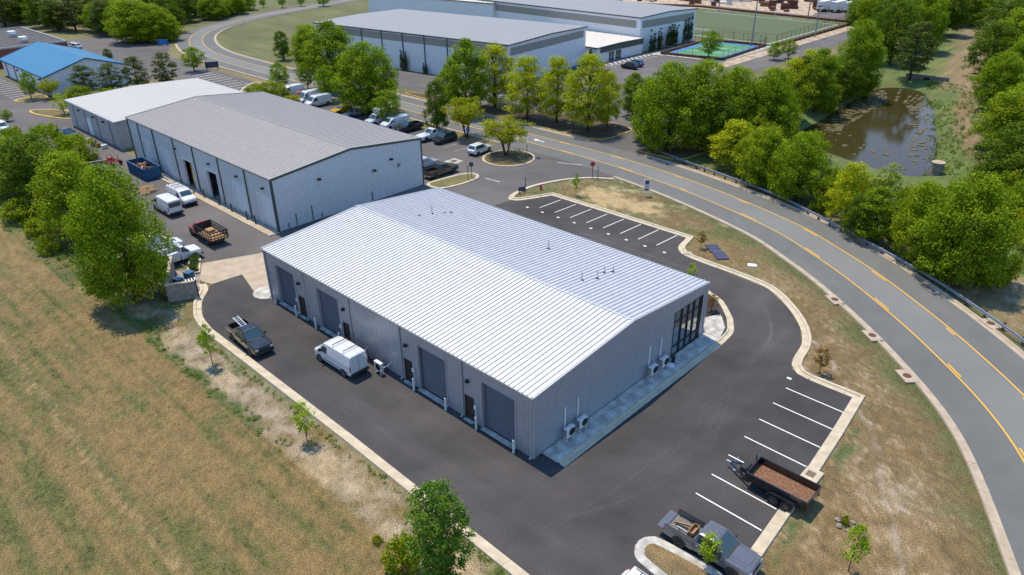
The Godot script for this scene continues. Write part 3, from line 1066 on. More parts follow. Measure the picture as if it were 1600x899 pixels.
# ribbed sheet-metal wall; openings are [from, to, bottom, top] along the wall
func ribbed_wall(o: Vector3, dir: Vector3, out: Vector3, length: float, top: Callable, openings: Array, pitch := 0.305, depth := 0.035, base := 0.06) -> ArrayMesh:
	var mb := MB.new()
	var prof := []
	var k := int(length / pitch)
	var w := length / k
	for i in k:
		prof.append([i * w, 0.0])
		prof.append([i * w + w * 0.62, 0.0])
		prof.append([i * w + w * 0.72, depth])
		prof.append([i * w + w * 0.90, depth])
	prof.append([length, 0.0])
	for i in prof.size() - 1:
		var t0: float = prof[i][0]
		var t1: float = prof[i + 1][0]
		var mid := (t0 + t1) * 0.5
		var cuts := [base]
		for q in openings:
			if mid > q[0] and mid < q[1]:
				cuts.append(q[2])
				cuts.append(q[3])
		var p0: Vector3 = o + dir * t0 + out * prof[i][1]
		var p1: Vector3 = o + dir * t1 + out * prof[i + 1][1]
		cuts.append(-1.0)
		for c in range(0, cuts.size(), 2):
			var lo: float = cuts[c]
			var last: bool = cuts[c + 1] < 0.0
			var y0: float = top.call(t0) if last else cuts[c + 1]
			var y1: float = top.call(t1) if last else cuts[c + 1]
			if y0 - lo > 0.005:
				mb.quad(p0 + Vector3.UP * lo, p1 + Vector3.UP * lo, p1 + Vector3.UP * y1, p0 + Vector3.UP * y0)
	return mb.done()

# ribbed roof panels, each a part of its own, from the eave to the ridge on both slopes
func roof_panels(root: Node3D, length: float, depth: float, eave: float, ridge: float, count: int, mats: Array, rib := 0.06, over := 0.16, tilt := 0.0):
	var w := length / count
	for s in 2:
		var z0 := -over if s == 0 else depth + over
		var y0 := eave - over * (ridge - eave) / (depth * 0.5)
		var z1 := depth * 0.5
		var mb := MB.new()
		var prof := [[0.0, 0.0], [0.018, rib], [0.075, rib], [0.095, 0.0], [w, 0.0]]
		for i in prof.size() - 1:
			var a := Vector3(prof[i][0], y0 + prof[i][1], z0)
			var b := Vector3(prof[i + 1][0], y0 + prof[i + 1][1], z0)
			var c := Vector3(prof[i + 1][0], ridge + prof[i + 1][1], z1)
			var d := Vector3(prof[i][0], ridge + prof[i][1], z1)
			if s == 0:
				mb.quad(b, a, d, c)
			else:
				mb.quad(a, b, c, d)
			mb.quad(a, b, b - Vector3.UP * (prof[i + 1][1] + 0.05), a - Vector3.UP * (prof[i][1] + 0.05))
		var m := mb.done()
		for i in count:
			part("roof_panel", m, mats[(i * 7 + s * 3 + i / 5) % mats.size()], root, Transform3D(Basis(), Vector3(i * w, 0, 0)))

func main_building():
	var L := 37.5
	var W := 23.92
	var E := 5.68
	var R := 6.78
	var b := thing("metal_warehouse", "new silver grey metal warehouse with ribbed pale roof and four dark roller doors", "warehouse")
	var flat := func(_t: float) -> float: return E - 0.06
	var gab := func(t: float) -> float: return E - 0.06 + (R - E) * (1.0 - absf(2.0 * t / W - 1.0))
	var doors := [[32.05, 35.5], [24.45, 27.95], [9.5, 13.0], [1.85, 5.35]]
	var mans := [[30.6, 31.55], [23.0, 23.95], [13.95, 14.9], [6.35, 7.3]]
	var ops := []
	for d in doors:
		ops.append([d[0], d[1], 0.06, 4.5])
	for d in mans:
		ops.append([d[0], d[1], 0.06, 2.35])
	part("wall", ribbed_wall(Vector3.ZERO, Vector3.RIGHT, Vector3.FORWARD, L, flat, ops), M.wall_new, b)
	part("wall", ribbed_wall(Vector3.ZERO, Vector3.BACK, Vector3.LEFT, W, gab, [[18.5, 23.2, 0.12, 4.75]]), M.wall_new, b)
	part("wall", ribbed_wall(Vector3(0, 0, W), Vector3.RIGHT, Vector3.BACK, L, flat, []), M.wall_new, b)
	part("wall", ribbed_wall(Vector3(L, 0, 0), Vector3.BACK, Vector3.RIGHT, W, gab, []), M.wall_new, b)
	var fl := MB.new()
	fl.span(Vector3(0.05, -0.1, 0.05), Vector3(L - 0.05, 0.055, W - 0.05))
	part("floor_slab", fl, M.concrete, b)
	roof_panels(b, L + 0.2, W, E + 0.02, R + 0.02, 82, [M.roof_new], 0.095)
	var cap := MB.new()
	cap.quad(Vector3(0, R + 0.105, W / 2 - 0.05), Vector3(L + 0.2, R + 0.105, W / 2 - 0.05), Vector3(L + 0.2, R + 0.112, W / 2), Vector3(0, R + 0.112, W / 2))
	cap.quad(Vector3(0, R + 0.112, W / 2), Vector3(L + 0.2, R + 0.112, W / 2), Vector3(L + 0.2, R + 0.105, W / 2 + 0.05), Vector3(0, R + 0.105, W / 2 + 0.05))
	part("ridge_cap", cap, M.roof_new, b)
	for x in [-0.06, L + 0.06]:
		var tr := MB.new()
		for s in [0, 1]:
			var za := -0.16 if s == 0 else W + 0.16
			var a := Vector3(x, E - 0.02, za)
			var c := Vector3(x, R, W / 2)
			var w := Vector3(0.06, 0, 0)
			var u := Vector3(0, 0.13, 0)
			tr.loft([[a - w - u, a + w - u, a + w + u * 0.6, a - w + u * 0.6], [c - w - u, c + w - u, c + w + u * 0.6, c - w + u * 0.6]])
		part("rake_trim", tr, M.trim_new, b)
	for s in [0, 1]:
		var gt := MB.new()
		var z := -0.14 if s == 0 else W + 0.14
		gt.box(Vector3(L / 2, E - 0.11, z), Vector3(L + 0.1, 0.14, 0.13))
		part("gutter", gt, M.trim_new, b)
	for x in [0.12, 7.55, 15.25, 22.55, 30.1, 37.35]:
		var ds := MB.new()
		ds.span(Vector3(x - 0.06, 0.25, -0.14), Vector3(x + 0.06, E - 0.18, -0.04))
		ds.box(Vector3(x, 0.19, -0.2), Vector3(0.12, 0.12, 0.28), Basis(Vector3.RIGHT, -0.5))
		part("downspout", ds, M.trim_new, b)
	for k in [[0.0, 0.0], [0.0, W], [L, 0.0], [L, W]]:
		var ct := MB.new()
		ct.box(Vector3(k[0], E / 2, k[1]), Vector3(0.16, E - 0.15, 0.16))
		part("corner_trim", ct, M.trim_new, b)
	for d in doors:
		var r := MB.new()
		var n := 44
		for i in n:
			var y0 := 0.06 + 4.44 * i / n
			var y1 := 0.06 + 4.44 * (i + 1) / n
			var ym := (y0 + y1) * 0.5
			r.quad(Vector3(d[1], y0, 0.24), Vector3(d[0], y0, 0.24), Vector3(d[0], ym, 0.215), Vector3(d[1], ym, 0.215))
			r.quad(Vector3(d[1], ym, 0.215), Vector3(d[0], ym, 0.215), Vector3(d[0], y1, 0.24), Vector3(d[1], y1, 0.24))
		var dr := part("roller_door", r, M.door_roll, b)
		var fr := MB.new()
		fr.span(Vector3(d[0] - 0.12, 0.05, -0.06), Vector3(d[0] - 0.002, 4.5, 0.26))
		fr.span(Vector3(d[1] + 0.002, 0.05, -0.06), Vector3(d[1] + 0.12, 4.5, 0.26))
		fr.span(Vector3(d[0] - 0.12, 4.502, -0.06), Vector3(d[1] + 0.12, 4.6, 0.26))
		part("frame", fr, M.trim_new, dr)
		var th := MB.new()
		th.cbox(Vector3((d[0] + d[1]) / 2, 0.045, -0.02), Vector3(3.62, 0.09, 0.5), 0.015)
		part("threshold", th, M.concrete, dr)
		var ba := MB.new()
		ba.span(Vector3(d[0] + 0.04, 0.095, 0.17), Vector3(d[1] - 0.04, 0.19, 0.212))
		part("bottom_bar", ba, M.dark_metal, dr)
	for d in mans:
		var r := MB.new()
		r.span(Vector3(d[0] + 0.05, 0.07, 0.02), Vector3(d[1] - 0.05, 2.3, 0.07))
		var dr := part("door", r, M.door_dark, b)
		var fr := MB.new()
		fr.span(Vector3(d[0] - 0.03, 0.06, -0.05), Vector3(d[0] + 0.047, 2.38, 0.08))
		fr.span(Vector3(d[1] - 0.047, 0.06, -0.05), Vector3(d[1] + 0.03, 2.38, 0.08))
		fr.span(Vector3(d[0] + 0.05, 2.303, -0.05), Vector3(d[1] - 0.05, 2.38, 0.08))
		part("frame", fr, M.door_dark, dr)
		var hd := MB.new()
		hd.box(Vector3(d[0] + 0.16, 1.05, -0.03), Vector3(0.16, 0.04, 0.05))
		part("handle", hd, M.steel, dr)
		var st := MB.new()
		st.span(Vector3(d[0] - 0.05, 0.0, -0.32), Vector3(d[1] + 0.05, 0.09, 0.0))
		part("door_step", st, M.concrete, b)
		var lm := MB.new()
		var x: float = d[0] + 0.5
		lm.box(Vector3(x, 3.86, -0.12), Vector3(0.34, 0.2, 0.22))
		lm.box(Vector3(x, 3.8, -0.26), Vector3(0.3, 0.06, 0.2), Basis(Vector3.RIGHT, 0.5))
		part("wall_lamp", lm, M.dark_metal, b)
		var eb := MB.new()
		var bx: float = d[0] - 0.32 if d[0] < 20.0 else d[1] + 0.32
		eb.cbox(Vector3(bx, 1.75, -0.14), Vector3(0.26, 0.36, 0.18), 0.02)
		part("meter_box", eb, M.white_metal, b)
		var cd := MB.new()
		cd.tube([Vector3(bx, 0.05, -0.1), Vector3(bx, 1.58, -0.1)], [0.03, 0.03], 6)
		part("conduit", cd, M.pipe_white, b)
	# storefront on the gable
	var zs := [18.5, 19.78, 20.85, 21.85, 22.95, 23.2]
	for i in 4:
		for k in [[0.2, 1.05], [1.13, 3.6], [3.68, 4.7]]:
			var pn := MB.new()
			pn.span(Vector3(0.07, k[0], zs[i] + 0.05), Vector3(0.09, k[1], zs[i + 1] - 0.05))
			part("window_pane", pn, M.window_coated, b)
	var mu := MB.new()
	for i in zs.size():
		mu.span(Vector3(-0.04, 0.12, zs[i] - 0.05), Vector3(0.1, 4.76, zs[i] + 0.05))
	part("mullions", mu, M.dark_metal, b)
	var tr := MB.new()
	for y in [0.16, 1.09, 3.64, 4.73]:
		tr.span(Vector3(-0.02, y - 0.04, zs[0] + 0.052), Vector3(0.095, y + 0.04, zs[4] - 0.052))
	part("transoms", tr, M.dark_metal, b)
	var inner := MB.new()
	inner.span(Vector3(4.0, 0.06, 17.0), Vector3(4.1, 5.4, W - 0.3))
	part("inner_wall", inner, M.wall_grey, b)
	# roof vents on the far slope
	for k in [[30.6, 15.2, 0.3], [30.4, 16.8, 1.0], [29.6, 18.0, 0.28], [29.4, 18.7, 0.3], [15.0, 18.8, 0.9], [7.9, 15.2, 0.8], [7.2, 16.6, 0.9], [7.6, 18.2, 0.7], [7.2, 19.0, 0.6]]:
		var y: float = R - (R - E) * (k[1] - W / 2) / (W / 2)
		var vp := MB.new()
		vp.tube([Vector3(k[0], y - 0.05, k[1]), Vector3(k[0], y + k[2], k[1])], [0.06, 0.06], 8)
		var vo := part("roof_vent", vp, M.steel, b)
		var ft := MB.new()
		ft.tube([Vector3(k[0], y, k[1]), Vector3(k[0], y + 0.12, k[1])], [0.2, 0.08], 8)
		part("boot", ft, M.dark_metal, vo)
	# bollards guarding the roller doors
	var which := ["farthest roller door", "second roller door from the far corner", "third roller door beside the heat pump", "roller door nearest the footpath corner"]
	for i in 4:
		for s in [0, 1]:
			var x: float = doors[i][0] - 0.28 if s == 0 else doors[i][1] + 0.28
			var bm := MB.new()
			bm.tube([Vector3(0, 0, 0), Vector3(0, 1.15, 0), Vector3(0, 1.22, 0), Vector3(0, 1.25, 0)], [0.1, 0.1, 0.075, 0.01], 10)
			solid("bollard", bm, M.white_metal, "pale steel bollard on the %s side of the %s" % ["near" if s == 0 else "far", which[i]], "bollard", "bollards beside the roller doors", Transform3D(Basis(), Vector3(x, 0.03, -0.5)))

func second_building():
	var L := 44.7
	var W := 23.9
	var E := 7.05
	var R := 8.25
	var b := thing("old_warehouse", "older pale blue grey metal warehouse with weathered beige ribbed roof and dark green trim", "warehouse", Vector3(52.3, 0, 9.6))
	var flat := func(_t: float) -> float: return E - 0.06
	var gab := func(t: float) -> float: return E - 0.06 + (R - E) * (1.0 - absf(2.0 * t / W - 1.0))
	var open_doors := [[22.8, 25.9], [15.3, 18.4]]
	var shut := [[7.4, 10.6], [0.7, 3.9], [30.4, 33.4], [37.2, 40.2]]
	var ops := []
	for d in open_doors + shut:
		ops.append([d[0], d[1], 0.06, 4.2])
	part("wall", ribbed_wall(Vector3.ZERO, Vector3.RIGHT, Vector3.FORWARD, L, flat, ops, 0.45, 0.03), M.wall_old, b)
	part("wall", ribbed_wall(Vector3.ZERO, Vector3.BACK, Vector3.LEFT, W, gab, [], 0.45, 0.03), M.wall_old, b)
	part("wall", ribbed_wall(Vector3(0, 0, W), Vector3.RIGHT, Vector3.BACK, L, flat, [], 0.45, 0.03), M.wall_old, b)
	part("wall", ribbed_wall(Vector3(L, 0, 0), Vector3.BACK, Vector3.RIGHT, W, gab, [], 0.45, 0.03), M.wall_old, b)
	var fl := MB.new()
	fl.span(Vector3(0.05, -0.1, 0.05), Vector3(L - 0.05, 0.055, W - 0.05))
	part("floor_slab", fl, M.grey_block, b)
	roof_panels(b, L + 0.2, W, E + 0.02, R + 0.02, 66, [M.roof_old], 0.04)
	var cap := MB.new()
	cap.quad(Vector3(0, R + 0.062, W / 2 - 0.12), Vector3(L + 0.2, R + 0.062, W / 2 - 0.12), Vector3(L + 0.2, R + 0.074, W / 2), Vector3(0, R + 0.074, W / 2))
	cap.quad(Vector3(0, R + 0.074, W / 2), Vector3(L + 0.2, R + 0.074, W / 2), Vector3(L + 0.2, R + 0.062, W / 2 + 0.12), Vector3(0, R + 0.062, W / 2 + 0.12))
	part("ridge_cap", cap, M.roof_old, b)
	for x in [-0.06, L + 0.06]:
		var tr := MB.new()
		for s in [0, 1]:
			var za := -0.16 if s == 0 else W + 0.16
			var a := Vector3(x, E - 0.02, za)
			var c := Vector3(x, R, W / 2)
			var w := Vector3(0.07, 0, 0)
			var u := Vector3(0, 0.2, 0)
			tr.loft([[a - w - u, a + w - u, a + w + u * 0.4, a - w + u * 0.4], [c - w - u, c + w - u, c + w + u * 0.4, c - w + u * 0.4]])
		part("rake_trim", tr, M.green_trim, b)
	for s in [0, 1]:
		var gt := MB.new()
		gt.box(Vector3(L / 2, E - 0.13, -0.12 if s == 0 else W + 0.12), Vector3(L + 0.1, 0.12, 0.1))
		part("gutter", gt, M.band_tan, b)
	for x in [0.1, 6.7, 14.0, 21.6, 28.0, 35.1, 40.6, 44.6]:
		var ds := MB.new()
		ds.span(Vector3(x - 0.09, 0.1, -0.15), Vector3(x + 0.09, E - 0.18, -0.04))
		part("downspout", ds, M.green_trim, b)
	for k in [[0.0, 0.0], [0.0, W]]:
		var ct := MB.new()
		ct.box(Vector3(k[0], E / 2, k[1]), Vector3(0.2, E - 0.2, 0.2))
		part("corner_trim", ct, M.green_trim, b)
	for d in open_doors + shut:
		var fr := MB.new()
		fr.span(Vector3(d[0] - 0.22, 0.05, -0.07), Vector3(d[0] - 0.002, 4.2, 0.3))
		fr.span(Vector3(d[1] + 0.002, 0.05, -0.07), Vector3(d[1] + 0.22, 4.2, 0.3))
		fr.span(Vector3(d[0] - 0.22, 4.202, -0.07), Vector3(d[1] + 0.22, 4.5, 0.3))
		part("door_frame", fr, M.wall_white, b)
	for d in shut:
		var r := MB.new()
		for i in 8:
			r.span(Vector3(d[0], 0.06 + 0.52 * i, 0.12), Vector3(d[1], 0.05 + 0.52 * (i + 1), 0.17))
		part("sectional_door", r, M.wall_white, b)
	var inn := MB.new()
	inn.span(Vector3(22.9, 0.06, 0.4), Vector3(24.5, 3.9, 0.46))
	part("inner_curtain", inn, M.paint_yellow, b)
	var inn2 := MB.new()
	inn2.span(Vector3(1.0, 0.06, 6.0), Vector3(L - 1.0, 5.2, 6.1))
	part("inner_wall", inn2, M.wall_grey, b)
	for x in [16.8, 27.4, 2.2, 9.0]:
		var lm := MB.new()
		lm.box(Vector3(x, 5.4, -0.2), Vector3(0.36, 0.2, 0.34))
		part("wall_lamp", lm, M.dark_metal, b)
	for k in [[6.6, 5.4], [15.3, 4.4], [18.3, 5.3]]:
		var lm := MB.new()
		lm.box(Vector3(-0.22, k[1], k[0]), Vector3(0.4, 0.22, 0.42))
		lm.box(Vector3(-0.42, k[1] + 0.05, k[0]), Vector3(0.1, 0.12, 0.3))
		part("wall_lamp", lm, M.dark_metal, b)
	for k in [[1.4, 0.9], [2.6, 1.8], [5.0, 2.2], [6.4, 0.8], [14.6, 1.5]]:
		var cd := MB.new()
		cd.tube([Vector3(-0.08, 0.2, k[0]), Vector3(-0.08, k[1], k[0])], [0.05, 0.05], 6)
		part("wall_pipe", cd, M.dark_metal, b)
	var louvre := MB.new()
	for i in 5:
		louvre.box(Vector3(-0.06, 3.9 + i * 0.1, 19.6), Vector3(0.06, 0.06, 0.5), Basis(Vector3.BACK, 0.4))
	part("vent_grille", louvre, M.band_tan, b)
	for i in 6:
		var x: float = [4.7, 6.9, 11.1, 14.7, 19.2, 26.3][i]
		var bm := MB.new()
		bm.tube([Vector3.ZERO, Vector3(0, 1.25, 0), Vector3(0, 1.3, 0)], [0.11, 0.11, 0.03], 8)
		solid("bollard", bm, M.green_trim, "dark green bollard by the older warehouse, %s from the near corner" % ["first", "second", "third", "fourth", "fifth", "sixth"][i], "bollard", "dark bollards along the older warehouse", Transform3D(Basis(), Vector3(52.3 + x, 0.0, 8.9)))
	var walk := MB.new()
	walk.cbox(Vector3(71, 0.06, 8.75), Vector3(38, 0.16, 1.5), 0.02)
	structure("yard_footpath", walk, M.old_concrete, "narrow concrete walk along the older warehouse doors")

# low boxes with optional gable: walls, roof slopes, trims and downspouts
func plain_building(called: String, label: String, at: Vector3, turn: float, L: float, W: float, E: float, R: float, wall: Material, roof: Material, trim: Material, bays := 0, over := 0.2) -> Node3D:
	var b := thing(called, label, "building", at, turn)
	for k in [[Vector3.ZERO, Vector3.RIGHT, L], [Vector3.ZERO, Vector3.BACK, W], [Vector3(0, 0, W), Vector3.RIGHT, L], [Vector3(L, 0, 0), Vector3.BACK, W]]:
		var mb := MB.new()
		var along: Vector3 = k[1] * k[2]
		var o: Vector3 = k[0]
		var e := Vector3.UP * E
		if k[1] == Vector3.RIGHT:
			mb.quad(o, o + along, o + along + e, o + e)
		else:
			var m := o + along * 0.5 + Vector3.UP * R
			mb.quad(o, o + along, o + along + e, o + e)
			mb.tri(o + e, o + along + e, m)
		part("wall", mb, wall, b)
	for s in [0, 1]:
		var mb := MB.new()
		var z0 := -over if s == 0 else W + over
		var y0 := E - over * (R - E) * 2.0 / W + 0.03
		var n := 12
		for i in n:
			var xa := -over + (L + 2 * over) * i / n
			var xb := -over + (L + 2 * over) * (i + 1) / n
			mb.loft([[Vector3(xa, y0, z0), Vector3(xb - 0.05, y0, z0), Vector3(xb - 0.05, y0 + 0.1, z0), Vector3(xa, y0 + 0.1, z0)], [Vector3(xa, R + 0.03, W / 2), Vector3(xb - 0.05, R + 0.03, W / 2), Vector3(xb - 0.05, R + 0.13, W / 2), Vector3(xa, R + 0.13, W / 2)]])
			mb.box(Vector3(xb - 0.025, (y0 + R) / 2 + 0.07, (z0 + W / 2) / 2), Vector3(0.05, 0.08, absf(W / 2 - z0)), Basis(Vector3.RIGHT, -atan2(R - y0, W / 2 - z0) if s == 0 else atan2(R - y0, absf(W / 2 - z0))))
		part("roof_slope", mb, roof, b)
		var tr := MB.new()
		tr.box(Vector3(L / 2, y0 - 0.1, z0), Vector3(L + 2 * over, 0.24, 0.12))
		part("eave_trim", tr, trim, b)
	for x in [-over - 0.03, L + over + 0.03]:
		var tr := MB.new()
		for s in [0, 1]:
			var a := Vector3(x, E + 0.06, -over if s == 0 else W + over)
			var c := Vector3(x, R + 0.074, W / 2)
			var w := Vector3(0.06, 0, 0)
			var u := Vector3(0, 0.16, 0)
			tr.loft([[a - w - u, a + w - u, a + w + u * 0.5, a - w + u * 0.5], [c - w - u, c + w - u, c + w + u * 0.5, c - w + u * 0.5]])
		part("rake_trim", tr, trim, b)
	for i in bays:
		var ds := MB.new()
		var x := L * (i + 0.5) / bays
		ds.span(Vector3(x - 0.13, 0.0, -0.16), Vector3(x + 0.13, E - 0.1, 0.0))
		part("downspout", ds, trim, b)
	return b

func far_buildings():
	var b3 := plain_building("grey_building", "low grey metal building with pale weathered roof behind the older warehouse", Vector3(104.6, 0, 10.0), 0.0, 23.9, 25.6, 4.75, 5.25, M.wall_grey, M.roof_pale, M.wall_grey, 4)
	var dr := MB.new()
	dr.span(Vector3(12.5, 0.05, -0.08), Vector3(14.4, 3.2, 0.02))
	part("door", dr, M.wall_white, b3)
	for x in [5.5, 10.4, 17.6]:
		var lm := MB.new()
		lm.box(Vector3(x, 3.9, -0.18), Vector3(0.4, 0.25, 0.35))
		part("wall_lamp", lm, M.dark_metal, b3)
	var bl := plain_building("blue_roof_building", "white metal building with bright blue gable roof and blue trim", Vector3(159.6, 0, 15.3), 0.0, 33.4, 18.2, 4.0, 6.9, M.wall_white, M.roof_blue, M.blue_trim, 5, 0.4)
	for x in [4.5, 12.5, 20.5]:
		var lm := MB.new()
		lm.box(Vector3(x, 2.9, -0.18), Vector3(0.45, 0.3, 0.35))
		part("wall_lamp", lm, M.dark_metal, bl)
	var lm2 := MB.new()
	lm2.box(Vector3(-0.2, 3.1, 5.5), Vector3(0.4, 0.35, 0.5))
	part("wall_lamp", lm2, M.dark_metal, bl)
	# flat brick building
	var br := thing("brick_building", "flat roofed red brick building beyond the blue roof", "building", Vector3(204.4, 0, -20.0))
	var bw := MB.new()
	bw.span(Vector3(0, 0, 0), Vector3(40, 4.6, 54.3))
	part("wall", bw, M.brick, br)
	var rf := MB.new()
	rf.span(Vector3(0.35, 4.4, 0.35), Vector3(39.65, 4.75, 53.95))
	part("roof", rf, M.roof_tar, br)
	var cp := MB.new()
	for k in [[-0.05, 0.35, -0.05, 54.35], [39.65, 40.05, -0.05, 54.35], [0.35, 39.65, -0.05, 0.35], [0.35, 39.65, 53.95, 54.35]]:
		cp.span(Vector3(k[0], 4.55, k[2]), Vector3(k[1], 5.0, k[3]))
	part("coping", cp, M.wall_grey, br)
	for k in [[8, 46], [22, 47], [13, 38.5], [9, 34], [24, 36], [30, 42]]:
		var u := MB.new()
		u.cbox(Vector3(k[0], 5.5, k[1]), Vector3(2.6, 1.4, 1.8), 0.06)
		var uo := part("rooftop_unit", u, M.white_metal, br)
		var h := MB.new()
		h.cbox(Vector3(k[0] - 1.7, 5.3, k[1]), Vector3(0.8, 0.9, 1.4), 0.05)
		part("hood", h, M.steel, uo)
	# white warehouses
	var w1 := plain_building("white_warehouse", "large white warehouse with flat grey roof and tan band above dark downspouts", Vector3(88.7, 0, 89.8), 0.124, 66.0, 33.0, 9.0, 9.35, M.wall_white, M.roof_far, M.green_trim, 9, 0.25)
	var bd := MB.new()
	bd.span(Vector3(0.5, 6.9, -0.06), Vector3(65.5, 8.5, 0.0))
	part("wall_band", bd, M.band_tan, w1)
	var bd2 := MB.new()
	bd2.span(Vector3(-0.06, 6.6, 0.5), Vector3(0.0, 8.3, 31.8))
	part("wall_band", bd2, M.band_tan, w1)
	var wd := MB.new()
	wd.span(Vector3(19.0, 0.05, -0.08), Vector3(20.1, 2.3, 0.0))
	part("door", wd, M.wall_grey, w1)
	var w2 := plain_building("tall_warehouse", "long white warehouse with tan window band, farthest wing by the sports field", Vector3(91.0, 0, 144.4), -0.05, 95.0, 26.5, 9.1, 9.6, M.wall_white, M.roof_far, M.green_trim, 0, 0.25)
	for k in [[1.2, 1.2], [16, 16], [30, 30]]:
		pass
	var bd3 := MB.new()
	bd3.span(Vector3(1.5, 6.3, -0.06), Vector3(60.0, 8.2, 0.0))
	part("wall_band", bd3, M.band_tan, w2)
	var bd4 := MB.new()
	bd4.span(Vector3(-0.06, 6.3, 0.8), Vector3(0.0, 8.2, 25.6))
	part("wall_band", bd4, M.band_tan, w2)
	for i in 5:
		var lm := MB.new()
		lm.box(Vector3(-0.25, 5.3, 5.0 + i * 4.4), Vector3(0.45, 0.3, 0.5))
		part("wall_lamp", lm, M.dark_metal, w2)
	var lk := plain_building("white_annex", "low white annex with pale membrane roof between the two white warehouses", Vector3(89.6, 0, 123.6), 0.0, 36.0, 20.4, 3.9, 4.1, M.wall_white, M.roof_membrane, M.green_trim, 0, 0.15)
	var fs := MB.new()
	fs.span(Vector3(-0.35, 2.6, 1.2), Vector3(0.0, 3.85, 20.2))
	part("fascia", fs, M.green_trim, lk)
	for k in [[5.0, 6.0], [6.2, 7.2], [8.0, 10.4]]:
		var dg := MB.new()
		dg.span(Vector3(-0.06, 0.1, k[0]), Vector3(0.0, 2.3, k[1]))
		part("glass_door", dg, M.auto_glass, lk)
	plain_building("white_warehouse", "far white warehouse with grey roof behind the flat roofed warehouse", Vector3(150.0, 0, 146.0), 0.1, 60.0, 40.0, 8.5, 9.2, M.wall_white, M.roof_membrane, M.green_trim, 0, 0.25)
	plain_building("far_building", "small far white building at the top edge beyond the meadow", Vector3(172, 0, 196), 0.1, 40.0, 24.0, 6.0, 7.2, M.wall_white, M.roof_pale, M.band_tan, 0, 0.2)

# ---------------------------------------------------------------- trees

class Leaves:
	var v := PackedVector3Array()
	var n := PackedVector3Array()
	var c := PackedColorArray()
	var r := RandomNumberGenerator.new()
	func leaf(p: Vector3, dir: Vector3, nor: Vector3, length: float, width: float, col: Color):
		var side := dir.cross(nor).normalized() * width * 0.5
		var up := dir.normalized() * length
		var m := p + up * 0.45
		var bend := nor * length * 0.12
		var q := [p, m + side + bend, p + up, m - side + bend]
		for k in [0, 1, 2, 0, 2, 3]:
			v.append(q[k])
			c.append(col)
		for k in 2:
			var f: Vector3 = (q[k + 2] - q[0]).cross(q[k + 1] - q[0]).normalized()
			for j in 3:
				n.append(f)
	func rand_dir() -> Vector3:
		var y := r.randf_range(-1, 1)
		var a := r.randf() * TAU
		var s := sqrt(1.0 - y * y)
		return Vector3(cos(a) * s, y, sin(a) * s)
	func clump(at: Vector3, rad: float, count: int, size: float, ca: Color, cb: Color, flat := 0.75, up := 0.55):
		var tone := r.randf()
		for i in count:
			var d := rand_dir()
			var p := at + Vector3(d.x, d.y * flat, d.z) * rad * pow(r.randf(), 0.4)
			var nor := (d * 0.8 + Vector3.UP * up + rand_dir() * 0.8).normalized()
			var dir := rand_dir().cross(nor).normalized()
			var s := size * r.randf_range(0.65, 1.35)
			var col := ca.lerp(cb, clampf(tone * 0.6 + r.randf() * 0.55, 0, 1)) * r.randf_range(0.85, 1.15)
			leaf(p, dir, nor, s, s * 0.62, col)
	func mesh() -> ArrayMesh:
		var arr := []
		arr.resize(Mesh.ARRAY_MAX)
		arr[Mesh.ARRAY_VERTEX] = v
		arr[Mesh.ARRAY_NORMAL] = n
		arr[Mesh.ARRAY_COLOR] = c
		var m := ArrayMesh.new()
		m.add_surface_from_arrays(Mesh.PRIMITIVE_TRIANGLES, arr)
		return m

var tree_size := {}

